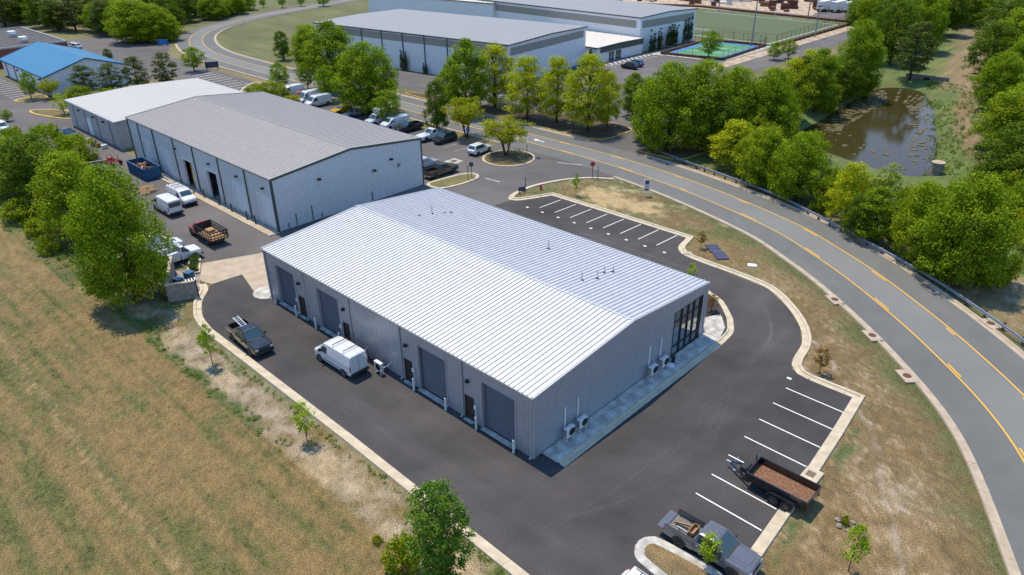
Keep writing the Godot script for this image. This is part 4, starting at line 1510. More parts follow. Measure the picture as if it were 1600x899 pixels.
func tree_kind(key: String, called: String, seed_: int, o: Dictionary):
	var L := Leaves.new()
	L.r.seed = seed_
	for q in ["ca", "cb"]:
		o[q] = Color(o[q].r * 2.3, o[q].g * 1.75, o[q].b * 0.75)
	var r := L.r
	var H: float = o.h
	var R: float = o.r
	var base: float = o.get("base", 0.15) * H
	var cy: float = (base + H) * 0.5
	var ry: float = (H - base) * 0.5
	var wood := MB.new()
	wood.sg = 0
	var nf := FastNoiseLite.new()
	nf.seed = seed_
	nf.frequency = 0.9
	var cents := []
	var tr: float = o.get("trunk", 0.03 * H)
	var top := Vector3(r.randf_range(-0.05, 0.05) * R, H * 0.86, r.randf_range(-0.05, 0.05) * R)
	for i in int(o.clumps):
		var shape: String = o.get("shape", "round")
		var t := r.randf()
		var prof := sqrt(1.0 - pow(absf(2.0 * t - 1.0), 2.4))
		if shape == "cone":
			prof = (1.0 - t) * 0.9 + 0.12
		elif shape == "egg":
			prof = sqrt(maxf(0.0, 1.0 - pow(absf(2.0 * pow(t, 0.75) - 1.0), 2.6))) * lerpf(1.08, 0.85, t)
		elif shape == "vase":
			prof = sqrt(1.0 - pow(absf(2.0 * pow(t, 1.5) - 1.0), 2.4)) * lerpf(0.75, 1.08, t)
		var an := r.randf() * TAU
		if r.randf() > prof + 0.15:
			t = r.randf_range(0.2, 0.7)
			prof = 0.95
		var d := Vector3(cos(an), t * 2.0 - 1.0, sin(an))
		var rad := pow(r.randf(), 0.42) * (0.9 + 0.38 * nf.get_noise_3dv(d * 1.6)) * prof
		var p := Vector3(cos(an) * R * rad, (t * 2.0 - 1.0) * ry, sin(an) * R * rad)
		p = Vector3(p.x * 0.96, p.y * 0.92, p.z * 0.96)
		p.y += cy
		cents.append(p)
		var cr: float = o.get("clump_r", 0.2) * R * r.randf_range(0.7, 1.25)
		L.clump(p, cr, int(o.leaves * r.randf_range(0.7, 1.3)), o.leaf, o.ca, o.cb, o.get("flat", 0.75), o.get("up", 0.55))
	var stems: int = o.get("stems", 1)
	for s in stems:
		var a := TAU * s / stems + 0.4
		var lean := Vector3(cos(a), 0, sin(a)) * (0.0 if stems == 1 else R * 0.28)
		var pts := [Vector3(0, -0.1, 0) + lean * 0.12, Vector3(r.randf_range(-0.02, 0.02) * H, H * 0.25, r.randf_range(-0.02, 0.02) * H) + lean * 0.5, Vector3(0, H * 0.55, 0) + lean, top + lean]
		wood.tube(pts, [tr * 1.15, tr * 0.8, tr * 0.5, tr * 0.12], 7)
		for i in int(o.get("limbs", 9)):
			var e: Vector3 = cents[r.randi() % cents.size()]
			var h0 := clampf(e.y - r.randf_range(0.12, 0.3) * H, H * 0.12, H * 0.7)
			var q := Vector3(0, h0, 0) + lean * clampf(h0 / (H * 0.55), 0.2, 1.0)
			wood.tube([q, q.lerp(e, 0.5) + Vector3.UP * 0.05 * H, e], [tr * 0.42, tr * 0.25, tr * 0.06], 5)
	var root := Node3D.new()
	root.name = key
	root.set_meta("kind_name", called)
	root.set_meta("category", o.get("category", "tree"))
	part("trunk", wood, M.bark, root)
	part("crown", L.mesh(), M[o.get("mat", "leaf")], root)
	proto[key] = root
	tree_size[key] = Vector2(R, H)

func make_tree_kinds():
	tree_kind("broad", "broadleaf_tree", 3, {h = 12.0, r = 5.2, base = 0.02, clumps = 320, leaves = 92, leaf = 0.26, clump_r = 0.19, shape = "egg", ca = Color(0.055, 0.120, 0.014), cb = Color(0.125, 0.205, 0.022), limbs = 16})
	tree_kind("broad2", "broadleaf_tree", 9, {h = 11.0, r = 4.6, base = 0.02, clumps = 260, leaves = 88, leaf = 0.26, clump_r = 0.2, shape = "egg", ca = Color(0.060, 0.125, 0.014), cb = Color(0.150, 0.225, 0.024), limbs = 14})
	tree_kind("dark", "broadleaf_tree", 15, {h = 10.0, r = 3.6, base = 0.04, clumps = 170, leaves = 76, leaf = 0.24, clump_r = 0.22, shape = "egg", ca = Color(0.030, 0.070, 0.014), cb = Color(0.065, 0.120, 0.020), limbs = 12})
	tree_kind("tall", "slender_tree", 21, {h = 13.0, r = 3.4, base = 0.06, clumps = 160, leaves = 76, leaf = 0.29, clump_r = 0.24, shape = "egg", ca = Color(0.055, 0.115, 0.014), cb = Color(0.115, 0.190, 0.022), limbs = 18, trunk = 0.2})
	tree_kind("tall_y", "slender_tree", 27, {h = 13.0, r = 3.4, base = 0.06, clumps = 160, leaves = 76, leaf = 0.25, clump_r = 0.26, shape = "egg", ca = Color(0.105, 0.165, 0.012), cb = Color(0.230, 0.285, 0.022), limbs = 20, trunk = 0.19})
	tree_kind("umbrella", "spreading_tree", 33, {h = 5.5, r = 3.2, base = 0.34, clumps = 110, leaves = 46, leaf = 0.22, clump_r = 0.2, shape = "vase", flat = 0.55, ca = Color(0.095, 0.140, 0.018), cb = Color(0.190, 0.225, 0.030), stems = 4, limbs = 5, trunk = 0.09})
	tree_kind("small", "small_tree", 39, {h = 7.0, r = 2.8, base = 0.16, clumps = 100, leaves = 48, leaf = 0.25, clump_r = 0.23, ca = Color(0.055, 0.125, 0.014), cb = Color(0.125, 0.205, 0.022), limbs = 10, trunk = 0.13})
	tree_kind("silver", "silvery_tree", 45, {h = 7.0, r = 1.9, base = 0.02, clumps = 90, leaves = 46, leaf = 0.22, clump_r = 0.26, shape = "egg", ca = Color(0.095, 0.165, 0.060), cb = Color(0.205, 0.275, 0.125), limbs = 10, trunk = 0.1})
	tree_kind("bush", "leafy_bush", 51, {h = 3.0, r = 2.6, base = -0.25, clumps = 120, leaves = 46, leaf = 0.22, clump_r = 0.2, ca = Color(0.060, 0.120, 0.014), cb = Color(0.140, 0.200, 0.024), limbs = 6, trunk = 0.06, stems = 3, category = "bush"})
	tree_kind("weedbush", "leafy_bush", 57, {h = 1.6, r = 1.3, base = -0.3, clumps = 60, leaves = 40, leaf = 0.16, clump_r = 0.24, ca = Color(0.070, 0.130, 0.014), cb = Color(0.150, 0.205, 0.022), limbs = 4, trunk = 0.03, stems = 3, category = "bush"})
	tree_kind("magnolia", "evergreen_tree", 63, {h = 8.0, r = 2.0, base = 0.0, clumps = 210, leaves = 66, leaf = 0.15, clump_r = 0.2, shape = "round", ca = Color(0.022, 0.072, 0.010), cb = Color(0.070, 0.150, 0.018), limbs = 26, trunk = 0.14, mat = "leaf_gloss"})
	tree_kind("sapling", "young_tree", 69, {h = 3.6, r = 0.85, base = 0.3, clumps = 42, leaves = 30, leaf = 0.13, clump_r = 0.3, shape = "egg", ca = Color(0.070, 0.150, 0.014), cb = Color(0.150, 0.250, 0.022), limbs = 12, trunk = 0.035})
	tree_kind("sapling2", "young_tree", 75, {h = 3.6, r = 0.85, base = 0.28, clumps = 40, leaves = 28, leaf = 0.14, clump_r = 0.32, shape = "round", ca = Color(0.085, 0.165, 0.012), cb = Color(0.190, 0.290, 0.020), limbs = 10, trunk = 0.035})
	tree_kind("sapling_y", "young_tree", 81, {h = 4.2, r = 1.2, base = 0.12, clumps = 44, leaves = 26, leaf = 0.17, clump_r = 0.25, shape = "cone", ca = Color(0.130, 0.180, 0.018), cb = Color(0.260, 0.290, 0.035), limbs = 14, trunk = 0.04})
	tree_kind("sapling_r", "young_tree", 87, {h = 2.6, r = 0.65, base = 0.3, clumps = 30, leaves = 22, leaf = 0.12, clump_r = 0.3, shape = "egg", ca = Color(0.085, 0.040, 0.018), cb = Color(0.130, 0.090, 0.026), limbs = 12, trunk = 0.03})
	tree_kind("columnar", "columnar_evergreen", 93, {h = 6.0, r = 0.9, base = 0.0, clumps = 60, leaves = 36, leaf = 0.2, clump_r = 0.45, shape = "cone", ca = Color(0.014, 0.032, 0.012), cb = Color(0.032, 0.058, 0.018), limbs = 4, trunk = 0.06})
	tree_kind("pine", "pine_tree", 99, {h = 10.0, r = 2.9, base = 0.12, clumps = 95, leaves = 46, leaf = 0.30, clump_r = 0.24, shape = "egg", flat = 0.5, ca = Color(0.030, 0.052, 0.034), cb = Color(0.066, 0.098, 0.052), limbs = 26, trunk = 0.16})

func plant_trees():
	var table := [
		["broad", 47.5, -10.1, 15.0, 4.87, "big dense round tree at the edge of the yard, largest on the field side", ""],
		["broad2", 69.4, -7.8, 11.3, 5.0, "round green tree just behind the big dense tree by the yard", ""],
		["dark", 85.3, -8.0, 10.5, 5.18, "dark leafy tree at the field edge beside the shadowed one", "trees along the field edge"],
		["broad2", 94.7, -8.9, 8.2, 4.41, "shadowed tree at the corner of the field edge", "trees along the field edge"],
		["bush", 99.1, -2.1, 7.7, 4.74, "spreading green shrub below the black pickup by the grey building", ""],
		["bush", 106.9, -4.8, 6.5, 3.56, "shrub with white blossom at the far end of field edge", ""],
		["bush", 104.1, 3.0, 4.1, 3.68, "low shrub in front of the grey building parking", ""],
		["weedbush", 81.3, -11.5, 3.2, 2.54, "low weedy bush at the foot of the field edge trees", ""],
		["weedbush", 74.8, -11.4, 2.2, 1.79, "small weedy bush in front of the round green tree", ""],
		["weedbush", 67.3, -12.4, 2.5, 1.38, "small weedy bush beside the tall grass under the big tree", ""],
		["sapling_y", 46.0, -10.2, 4.5, 1.32, "pale yellow green young tree beside the block wall enclosure", ""],
		["sapling_y", 45.9, -7.5, 2.5, 0.68, "thin young tree against the block wall enclosure", ""],
		["sapling", 29.8, -10.4, 4.2, 0.86, "young tree on the gravelly strip beside the black pickup", ""],
		["sapling2", 14.2, -10.4, 3.8, 0.83, "young tree on the strip midway along the field kerb", ""],
		["magnolia", -4.2, -12.7, 9.2, 2.03, "dense glossy evergreen tree at the kerb, nearest the camera", ""],
		["weedbush", -0.7, -12.8, 2.8, 1.3, "low yellow green bush leaning against the glossy evergreen", ""],
		["weedbush", 2.1, -12.8, 0.6, 0.37, "tiny green bush on the dry grass by the evergreen", ""],
		["sapling", -21.0, 5.7, 3.9, 0.81, "young bright tree on the verge below the trailer", ""],
		["sapling2", -14.5, 0.0, 2.9, 0.67, "young bright tree on the island in front of the grey pickup", ""],
		["weedbush", -19.3, 9.4, 0.8, 0.3, "tiny shrub ringed by stones on the verge", ""],
		["sapling_r", -10.8, 25.4, 2.8, 0.72, "young reddish tree on the verge at the kerb bend", ""],
		["sapling_r", 10.4, 41.3, 2.4, 0.61, "young reddish tree beside the vault covers", ""],
		["sapling_r", 1.6, 28.5, 2.3, 0.64, "young reddish tree in the mulch bed at the warehouse corner", ""],
		["sapling2", 6.3, 32.4, 2.6, 0.62, "small bright tree peeping over the rear eave", ""],
		["sapling", 32.7, 45.1, 3.3, 0.59, "young tree on the straw covered verge", ""],
		["umbrella", 53.1, 51.9, 6.3, 4.69, "spreading yellow green tree on the round island", ""],
		["umbrella", 65.9, 55.0, 7.0, 4.29, "spreading tree by the blue sign beside the road", ""],
		["dark", 71.6, 53.2, 9.8, 2.55, "narrow dark tree beside the parked white pickup", ""],
		["small", 83.3, 51.0, 6.4, 2.89, "bright small tree standing over the parked service van", ""],
		["broad", 92.3, 53.3, 14.0, 7.02, "large rounded tree in front of the white warehouse, biggest by the road", ""],
		["tall", 116.3, 61.0, 15.1, 6.21, "loose tall tree left of the biggest roadside tree", ""],
		["broad2", 140.9, 70.5, 11.2, 4.97, "round bright tree on the kerbed island across the road", ""],
		["dark", 157.2, 72.6, 7.9, 2.56, "small dark tree on the meadow corner", ""],
		["small", 124.4, 52.3, 6.2, 2.58, "small tree at the road edge beyond the older warehouse roof", ""],
		["small", 120.8, 57.1, 5.9, 2.45, "small tree beside the parked white vans, near the road", ""],
		["small", 107.6, 54.1, 7.4, 2.84, "small tree over the parked white vans", ""],
		["bush", 118.4, 47.0, 3.7, 4.13, "low hedge like bush behind the older warehouse roof", ""],
		["bush", 123.8, 46.1, 2.5, 2.81, "low bush at the end of the older warehouse roof", ""],
		["umbrella", 108.4, 46.0, 2.6, 2.13, "little yellow bush in front of the white vans", ""],
		["tall", 77.6, 66.2, 14.6, 4.71, "tall dark leafed tree, first in the row before the white warehouse", "row before the white warehouse"],
		["tall_y", 77.2, 73.5, 12.8, 5.17, "tall bright tree, second in the row before the white warehouse", "row before the white warehouse"],
		["tall_y", 66.1, 71.3, 12.2, 4.32, "tall bright tree, third in the row before the white warehouse", "row before the white warehouse"],
		["tall_y", 59.7, 72.6, 12.7, 3.95, "tall bright tree, fourth in the row before the white warehouse", "row before the white warehouse"],
		["tall_y", 51.8, 72.0, 14.1, 4.83, "tall bright tree, fifth in the row before the white warehouse", "row before the white warehouse"],
		["tall_y", 51.3, 77.0, 10.4, 2.82, "tall bright tree at the end of the row by the entrance", "row before the white warehouse"],
		["tall", 51.9, 86.3, 8.5, 3.11, "slim tree behind the end of the warehouse row", ""],
		["tall", 87.5, 70.2, 7.9, 3.06, "slim tree in the shadow of the warehouse row", ""],
		["broad", 34.8, 71.6, 14.7, 6.17, "broad bright tree at the entrance side of the grove across the road", "grove across the road"],
		["broad2", 31.2, 75.8, 15.0, 5.52, "broad bright tree in the middle of the grove across the road", "grove across the road"],
		["broad2", 29.4, 83.3, 13.1, 4.8, "broad tree behind the grove across the road", "grove across the road"],
		["tall", 40.8, 74.2, 10.9, 3.15, "slender tree at the entrance edge of the grove across the road", "grove across the road"],
		["broad", 24.9, 87.3, 12.7, 5.14, "broad bright tree before the pond bank, beside the grove", "grove across the road"],
		["tall_y", 28.8, 104.2, 11.8, 4.13, "tall light tree on the pond bank, fourth back from the road", "grove across the road"],
		["pine", 28.1, 105.8, 12.3, 2.59, "thin pine on the pond bank", "grove across the road"],
		["tall", 28.0, 114.0, 12.5, 4.21, "leafy tree on the pond bank beside the thin pine", "grove across the road"],
		["broad", 28.1, 133.6, 15.9, 5.63, "tall rounded bright tree above the pond end", "grove across the road"],
		["dark", 27.7, 126.9, 9.1, 4.1, "dark bushy tree low on the pond bank", "grove across the road"],
		["pine", 23.5, 155.9, 13.2, 4.81, "wide dark pine above the pond inlet", "grove across the road"],
		["tall_y", 31.8, 119.2, 10.9, 4.48, "light tree beside the street to the sports field", "grove across the road"],
		["small", 71.4, 148.4, 7.1, 3.21, "round lone tree in front of the blue and green court", ""],
		["small", 57.6, 157.8, 4.5, 2.51, "small round tree at the corner of the sports court", ""],
		["small", 55.6, 161.8, 4.9, 2.19, "second small round tree at the corner of the sports court", ""],
		["tall_y", 22.4, 71.1, 7.6, 3.96, "bright tree at the guardrail end nearest the grove", "trees between guardrail and pond"],
		["broad2", 15.3, 66.4, 8.9, 4.08, "leafy tree behind the guardrail, second from the grove", "trees between guardrail and pond"],
		["broad", 9.2, 64.3, 9.6, 4.15, "leafy tree behind the guardrail, third from the grove", "trees between guardrail and pond"],
		["bush", 5.0, 65.4, 5.3, 2.15, "pale shrub behind the guardrail in a gap of the trees", "trees between guardrail and pond"],
		["tall_y", 0.6, 59.8, 8.5, 2.85, "upright light tree behind the guardrail, middle of the row", "trees between guardrail and pond"],
		["silver", -1.1, 67.8, 7.2, 1.84, "pale silvery tree on the pond bank", "trees between guardrail and pond"],
		["tall", -3.8, 56.8, 7.2, 2.71, "narrow tree behind the guardrail below the silvery tree", "trees between guardrail and pond"],
		["bush", -5.5, 60.0, 6.0, 1.93, "rusty tinged shrub behind the guardrail", "trees between guardrail and pond"],
		["broad2", -8.9, 55.1, 9.6, 3.2, "bright bushy tree behind the guardrail facing the riser", "trees between guardrail and pond"],
		["broad", -14.0, 52.0, 12.4, 4.95, "largest round tree behind the guardrail", "trees between guardrail and pond"],
		["dark", -12.0, 52.2, 7.6, 2.78, "shaded tree at the foot of the largest guardrail tree", "trees between guardrail and pond"],
		["bush", -17.1, 54.9, 6.0, 2.72, "low leafy bush under the largest guardrail tree", "trees between guardrail and pond"],
		["bush", 21.5, 85.3, 5.6, 3.72, "rounded shrub on the pond bank by the road", "trees between guardrail and pond"],
		["bush", 24.2, 81.1, 5.8, 3.69, "rounded shrub between the grove and pond", "trees between guardrail and pond"],
		["bush", 15.1, 82.7, 4.7, 3.05, "wispy shrub at the water edge", "trees between guardrail and pond"],
		["bush", 27.2, 97.1, 5.3, 3.33, "shrub under the pines at the water edge", "trees between guardrail and pond"],
		["bush", 27.7, 118.1, 5.8, 3.24, "shrub on the far pond bank under the dark tree", "trees between guardrail and pond"],
		["bush", 27.7, 137.3, 4.8, 2.99, "shrub on the far pond bank by the inlet", "trees between guardrail and pond"],
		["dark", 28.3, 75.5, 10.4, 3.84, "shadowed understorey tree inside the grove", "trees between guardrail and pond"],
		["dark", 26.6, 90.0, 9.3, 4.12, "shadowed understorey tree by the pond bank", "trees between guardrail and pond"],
		["dark", 4.9, 72.3, 3.3, 2.4, "leafy bush, first among the fill between guardrail trees and pond", "trees between guardrail and pond"],
		["bush", 4.7, 62.6, 4.9, 2.11, "leafy bush, second among the fill between guardrail trees and pond", "trees between guardrail and pond"],
		["bush", -3.5, 70.0, 3.4, 2.37, "leafy bush, third among the fill between guardrail trees and pond", "trees between guardrail and pond"],
		["dark", 0.4, 68.0, 4.1, 2.26, "leafy bush, fourth among the fill between guardrail trees and pond", "trees between guardrail and pond"],
		["bush", -6.3, 68.0, 4.8, 2.45, "leafy bush, fifth among the fill between guardrail trees and pond", "trees between guardrail and pond"],
		["bush", -8.6, 64.6, 5.5, 2.74, "leafy bush, sixth among the fill between guardrail trees and pond", "trees between guardrail and pond"],
		["dark", -2.0, 56.7, 6.0, 2.05, "leafy bush, seventh among the fill between guardrail trees and pond", "trees between guardrail and pond"],
		["bush", 12.0, 65.8, 6.1, 2.7, "leafy bush, eighth among the fill between guardrail trees and pond", "trees between guardrail and pond"],
		["bush", 19.0, 68.9, 5.9, 2.87, "leafy bush, ninth among the fill between guardrail trees and pond", "trees between guardrail and pond"],
		["dark", -9.1, 84.9, 4.7, 2.85, "leafy bush, tenth among the fill between guardrail trees and pond", "trees between guardrail and pond"],
		["bush", -12.8, 78.5, 5.3, 2.93, "leafy bush, eleventh among the fill between guardrail trees and pond", "trees between guardrail and pond"],
		["bush", -15.3, 74.8, 5.6, 2.81, "leafy bush, twelfth among the fill between guardrail trees and pond", "trees between guardrail and pond"],
		["dark", -7.8, 73.9, 3.6, 2.68, "leafy bush, thirteenth among the fill between guardrail trees and pond", "trees between guardrail and pond"],
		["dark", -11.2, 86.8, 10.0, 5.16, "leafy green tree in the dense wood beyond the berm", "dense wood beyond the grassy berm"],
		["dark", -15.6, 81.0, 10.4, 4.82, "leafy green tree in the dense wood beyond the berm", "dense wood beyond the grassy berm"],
		["broad2", -5.7, 108.2, 9.9, 4.94, "leafy green tree in the dense wood beyond the berm", "dense wood beyond the grassy berm"],
		["broad2", -7.6, 114.8, 12.2, 5.61, "leafy green tree in the dense wood beyond the berm", "dense wood beyond the grassy berm"],
		["broad", 1.5, 135.3, 11.4, 5.19, "leafy green tree in the dense wood beyond the berm", "dense wood beyond the grassy berm"],
		["broad", -1.0, 144.4, 14.1, 6.66, "leafy green tree in the dense wood beyond the berm", "dense wood beyond the grassy berm"],
		["dark", 11.0, 170.5, 12.7, 6.24, "leafy green tree in the dense wood beyond the berm", "dense wood beyond the grassy berm"],
		["broad2", 9.5, 186.8, 14.1, 7.41, "leafy green tree in the dense wood beyond the berm", "dense wood beyond the grassy berm"],
		["dark", 20.2, 220.3, 13.6, 7.64, "leafy green tree in the dense wood beyond the berm", "dense wood beyond the grassy berm"],
		["broad", 16.8, 237.8, 14.2, 8.97, "leafy green tree in the dense wood beyond the berm", "dense wood beyond the grassy berm"],
		["broad2", 0.7, 170.4, 14.9, 6.73, "leafy green tree in the dense wood beyond the berm", "dense wood beyond the grassy berm"],
		["dark", -12.5, 103.2, 11.7, 4.61, "leafy green tree in the dense wood beyond the berm", "dense wood beyond the grassy berm"],
		["broad2", -20.3, 66.5, 11.5, 4.56, "leafy green tree in the dense wood beyond the berm", "dense wood beyond the grassy berm"],
		["broad", -16.0, 72.7, 6.7, 3.33, "leafy green tree in the dense wood beyond the berm", "dense wood beyond the grassy berm"],
		["broad", -13.7, 89.1, 10.0, 4.21, "leafy green tree in the dense wood beyond the berm", "dense wood beyond the grassy berm"],
		["dark", 33.5, 171.5, 15.9, 6.76, "tree in the far wood beyond the pond inlet", "far wood beyond the pond inlet"],
		["broad", 34.7, 194.5, 16.3, 7.33, "tree in the far wood beyond the pond inlet", "far wood beyond the pond inlet"],
		["dark", 37.7, 228.2, 15.5, 7.19, "tree in the far wood beyond the pond inlet", "far wood beyond the pond inlet"],
		["dark", 40.0, 218.4, 14.3, 6.03, "tree in the far wood beyond the pond inlet", "far wood beyond the pond inlet"],
		["dark", 47.2, 212.4, 16.1, 7.04, "tree in the far wood beyond the pond inlet", "far wood beyond the pond inlet"],
		["broad", 55.7, 221.6, 13.2, 6.37, "tree in the far wood beyond the pond inlet", "far wood beyond the pond inlet"],
		["broad", 63.6, 233.0, 10.7, 5.6, "tree in the far wood beyond the pond inlet", "far wood beyond the pond inlet"],
		["broad2", 40.6, 252.0, 15.6, 6.64, "tree in the far wood beyond the pond inlet", "far wood beyond the pond inlet"],
		["broad2", 35.9, 255.8, 15.6, 7.73, "tree in the far wood beyond the pond inlet", "far wood beyond the pond inlet"],
		["broad2", 57.7, 257.6, 12.4, 8.23, "tree in the far wood beyond the pond inlet", "far wood beyond the pond inlet"],
		["dark", 70.2, 269.5, 11.0, 7.49, "tree in the far wood beyond the pond inlet", "far wood beyond the pond inlet"],
		["broad2", 95.1, 285.1, 6.3, 8.23, "tree in the far wood beyond the pond inlet", "far wood beyond the pond inlet"],
		["dark", 84.2, 283.0, 7.0, 8.0, "tree in the far wood beyond the pond inlet", "far wood beyond the pond inlet"],
		["dark", 279.1, 50.6, 12.9, 6.94, "tall tree in the far wood behind the brick building", "wood along the far edge behind the brick building"],
		["dark", 251.3, 81.6, 9.7, 5.71, "tall tree in the far wood behind the brick building", "wood along the far edge behind the brick building"],
		["dark", 227.1, 71.3, 10.6, 6.75, "tall tree in the far wood behind the brick building", "wood along the far edge behind the brick building"],
		["pine", 285.6, 70.1, 12.1, 6.41, "tall tree in the far wood behind the brick building", "wood along the far edge behind the brick building"],
		["broad", 239.1, 61.1, 10.9, 6.43, "tall tree in the far wood behind the brick building", "wood along the far edge behind the brick building"],
		["pine", 295.3, 49.3, 12.3, 5.67, "tall tree in the far wood behind the brick building", "wood along the far edge behind the brick building"],
		["broad", 251.7, 60.2, 9.9, 6.72, "tall tree in the far wood behind the brick building", "wood along the far edge behind the brick building"],
		["pine", 311.7, 50.4, 13.8, 6.03, "tall tree in the far wood behind the brick building", "wood along the far edge behind the brick building"],
		["dark", 231.2, 74.0, 12.1, 5.72, "tall tree in the far wood behind the brick building", "wood along the far edge behind the brick building"],
		["broad", 226.7, 69.7, 9.0, 4.95, "tall tree in the far wood behind the brick building", "wood along the far edge behind the brick building"],
		["tall", 307.4, 46.9, 12.3, 6.2, "tall tree in the far wood behind the brick building", "wood along the far edge behind the brick building"],
		["pine", 272.2, 66.6, 11.0, 6.68, "tall tree in the far wood behind the brick building", "wood along the far edge behind the brick building"],
		["pine", 315.3, 45.8, 12.1, 6.58, "tall tree in the far wood behind the brick building", "wood along the far edge behind the brick building"],
		["pine", 223.3, 68.3, 11.8, 5.75, "tall tree in the far wood behind the brick building", "wood along the far edge behind the brick building"],
		["tall", 297.9, 47.7, 10.3, 8.28, "tall tree in the far wood behind the brick building", "wood along the far edge behind the brick building"],
		["pine", 267.1, 50.2, 10.5, 5.09, "tall tree in the far wood behind the brick building", "wood along the far edge behind the brick building"],
		["pine", 313.2, 49.3, 10.1, 7.29, "tall tree in the far wood behind the brick building", "wood along the far edge behind the brick building"],
		["dark", 264.1, 93.0, 13.3, 6.42, "tall tree in the far wood behind the brick building", "wood along the far edge behind the brick building"],
		["pine", 292.6, 40.8, 12.3, 6.62, "tall tree in the far wood behind the brick building", "wood along the far edge behind the brick building"],
		["pine", 259.9, 53.8, 12.4, 5.68, "tall tree in the far wood behind the brick building", "wood along the far edge behind the brick building"],
		["dark", 222.7, 62.5, 8.7, 5.99, "tall tree in the far wood behind the brick building", "wood along the far edge behind the brick building"],
		["dark", 246.3, 60.2, 10.8, 6.33, "tall tree in the far wood behind the brick building", "wood along the far edge behind the brick building"],
		["dark", 283.7, 63.7, 12.2, 6.59, "tall tree in the far wood behind the brick building", "wood along the far edge behind the brick building"],
		["dark", 252.6, 87.2, 11.2, 7.2, "tall tree in the far wood behind the brick building", "wood along the far edge behind the brick building"],
		["pine", 270.8, 64.3, 10.0, 6.54, "tall tree in the far wood behind the brick building", "wood along the far edge behind the brick building"],
		["pine", 241.4, 57.4, 11.4, 5.12, "tall tree in the far wood behind the brick building", "wood along the far edge behind the brick building"],
		["dark", 305.4, 48.1, 12.4, 6.26, "tall tree in the far wood behind the brick building", "wood along the far edge behind the brick building"],
		["dark", 266.4, 98.9, 13.9, 7.99, "tall tree in the far wood behind the brick building", "wood along the far edge behind the brick building"],
		["broad", 248.2, 76.4, 12.4, 7.09, "tall tree in the far wood behind the brick building", "wood along the far edge behind the brick building"],
		["broad", 255.8, 67.5, 12.5, 5.23, "tall tree in the far wood behind the brick building", "wood along the far edge behind the brick building"],
		["pine", 312.7, 48.6, 10.8, 6.21, "tall tree in the far wood behind the brick building", "wood along the far edge behind the brick building"],
		["pine", 239.5, 71.6, 12.3, 6.17, "tall tree in the far wood behind the brick building", "wood along the far edge behind the brick building"],
		["dark", 221.6, 66.2, 9.9, 6.18, "tall tree in the far wood behind the brick building", "wood along the far edge behind the brick building"],
		["dark", 266.5, 50.7, 9.9, 5.22, "tall tree in the far wood behind the brick building", "wood along the far edge behind the brick building"],
		["broad2", 219.7, 58.1, 13.1, 8.78, "huge pale green tree standing out before the far wood", ""],
		["broad2", 215.1, 61.9, 11.6, 6.27, "round tree beside the huge pale green tree", ""],
		["broad2", 214.0, 66.0, 8.3, 4.65, "smaller tree beside the huge pale green tree", ""],
		["broad", 237.6, 85.2, 8.4, 5.91, "leafy tree at the bend of the far road", "trees at the bend of the far road"],
		["broad", 251.4, 99.0, 8.5, 6.32, "leafy tree at the bend of the far road", "trees at the bend of the far road"],
		["broad", 259.7, 110.9, 8.4, 6.62, "leafy tree at the bend of the far road", "trees at the bend of the far road"],
		["broad", 226.6, 75.7, 8.0, 5.62, "leafy tree at the bend of the far road", "trees at the bend of the far road"],
		["broad", 267.1, 120.1, 7.7, 5.49, "leafy tree at the bend of the far road", "trees at the bend of the far road"],
		["broad", 255.6, 104.7, 7.3, 5.18, "leafy tree at the bend of the far road", "trees at the bend of the far road"],
		["small", 268.9, 129.3, 4.0, 1.6, "small far tree at the top edge beyond the meadow", "small far trees beyond the meadow"],
		["small", 262.4, 134.5, 5.0, 1.86, "small far tree at the top edge beyond the meadow", "small far trees beyond the meadow"],
		["small", 260.0, 142.0, 4.5, 1.88, "small far tree at the top edge beyond the meadow", "small far trees beyond the meadow"],
		["small", 252.5, 148.0, 4.0, 2.94, "small far tree at the top edge beyond the meadow", "small far trees beyond the meadow"],
		["small", 230.2, 166.0, 4.5, 2.66, "small far tree at the top edge beyond the meadow", "small far trees beyond the meadow"],
		["small", 224.9, 170.1, 3.5, 1.59, "small far tree at the top edge beyond the meadow", "small far trees beyond the meadow"],
		["pine", 154.1, 21.3, 6.7, 3.13, "pine nearest the blue roof corner", "pines behind the grey building"],
		["pine", 146.7, 24.5, 7.5, 3.07, "pine second from the blue roof corner", "pines behind the grey building"],
		["pine", 145.7, 29.5, 8.5, 2.98, "pine third from the blue roof corner", "pines behind the grey building"],
		["pine", 148.0, 36.9, 8.0, 3.09, "stout pine beside the striped stalls", "pines behind the grey building"],
		["small", 160.7, 49.2, 6.0, 3.23, "round green tree beside the road bend", ""],
		["dark", 194.6, 40.6, 3.2, 1.49, "dark narrow tree behind the blue roof", ""],
		["bush", 148.9, 17.9, 3.3, 3.17, "shrub under the first pine", ""],
		["bush", 142.9, 21.6, 3.0, 3.15, "shrub under the second pine", ""],
		["bush", 140.1, 27.1, 2.7, 3.19, "shrub under the third pine", ""],
		["small", 158.2, 11.3, 5.9, 1.94, "thin tree on the island by the blue roofed building", ""],
		["umbrella", 156.3, 14.5, 4.1, 2.9, "yellowish tree beside the blue roofed building", ""],
		["sapling2", 138.0, 11.6, 4.4, 1.93, "bright young tree on the yellow kerbed island", ""],
		["small", 141.3, 2.2, 2.3, 1.25, "small tree at the edge by the far parking", ""],
		["columnar", 121.6, 85.0, 5.0, 0.64, "tall dark evergreen column against the white warehouse wall", "evergreen columns at the white wall"],
		["columnar", 120.1, 85.2, 4.8, 0.56, "dark evergreen column beside the tall one at the white wall", "evergreen columns at the white wall"],
		["columnar", 113.8, 85.6, 2.8, 0.47, "short evergreen column at the white wall", "evergreen columns at the white wall"],
		["columnar", 113.3, 86.0, 2.5, 0.39, "shortest evergreen column at the white wall", "evergreen columns at the white wall"],
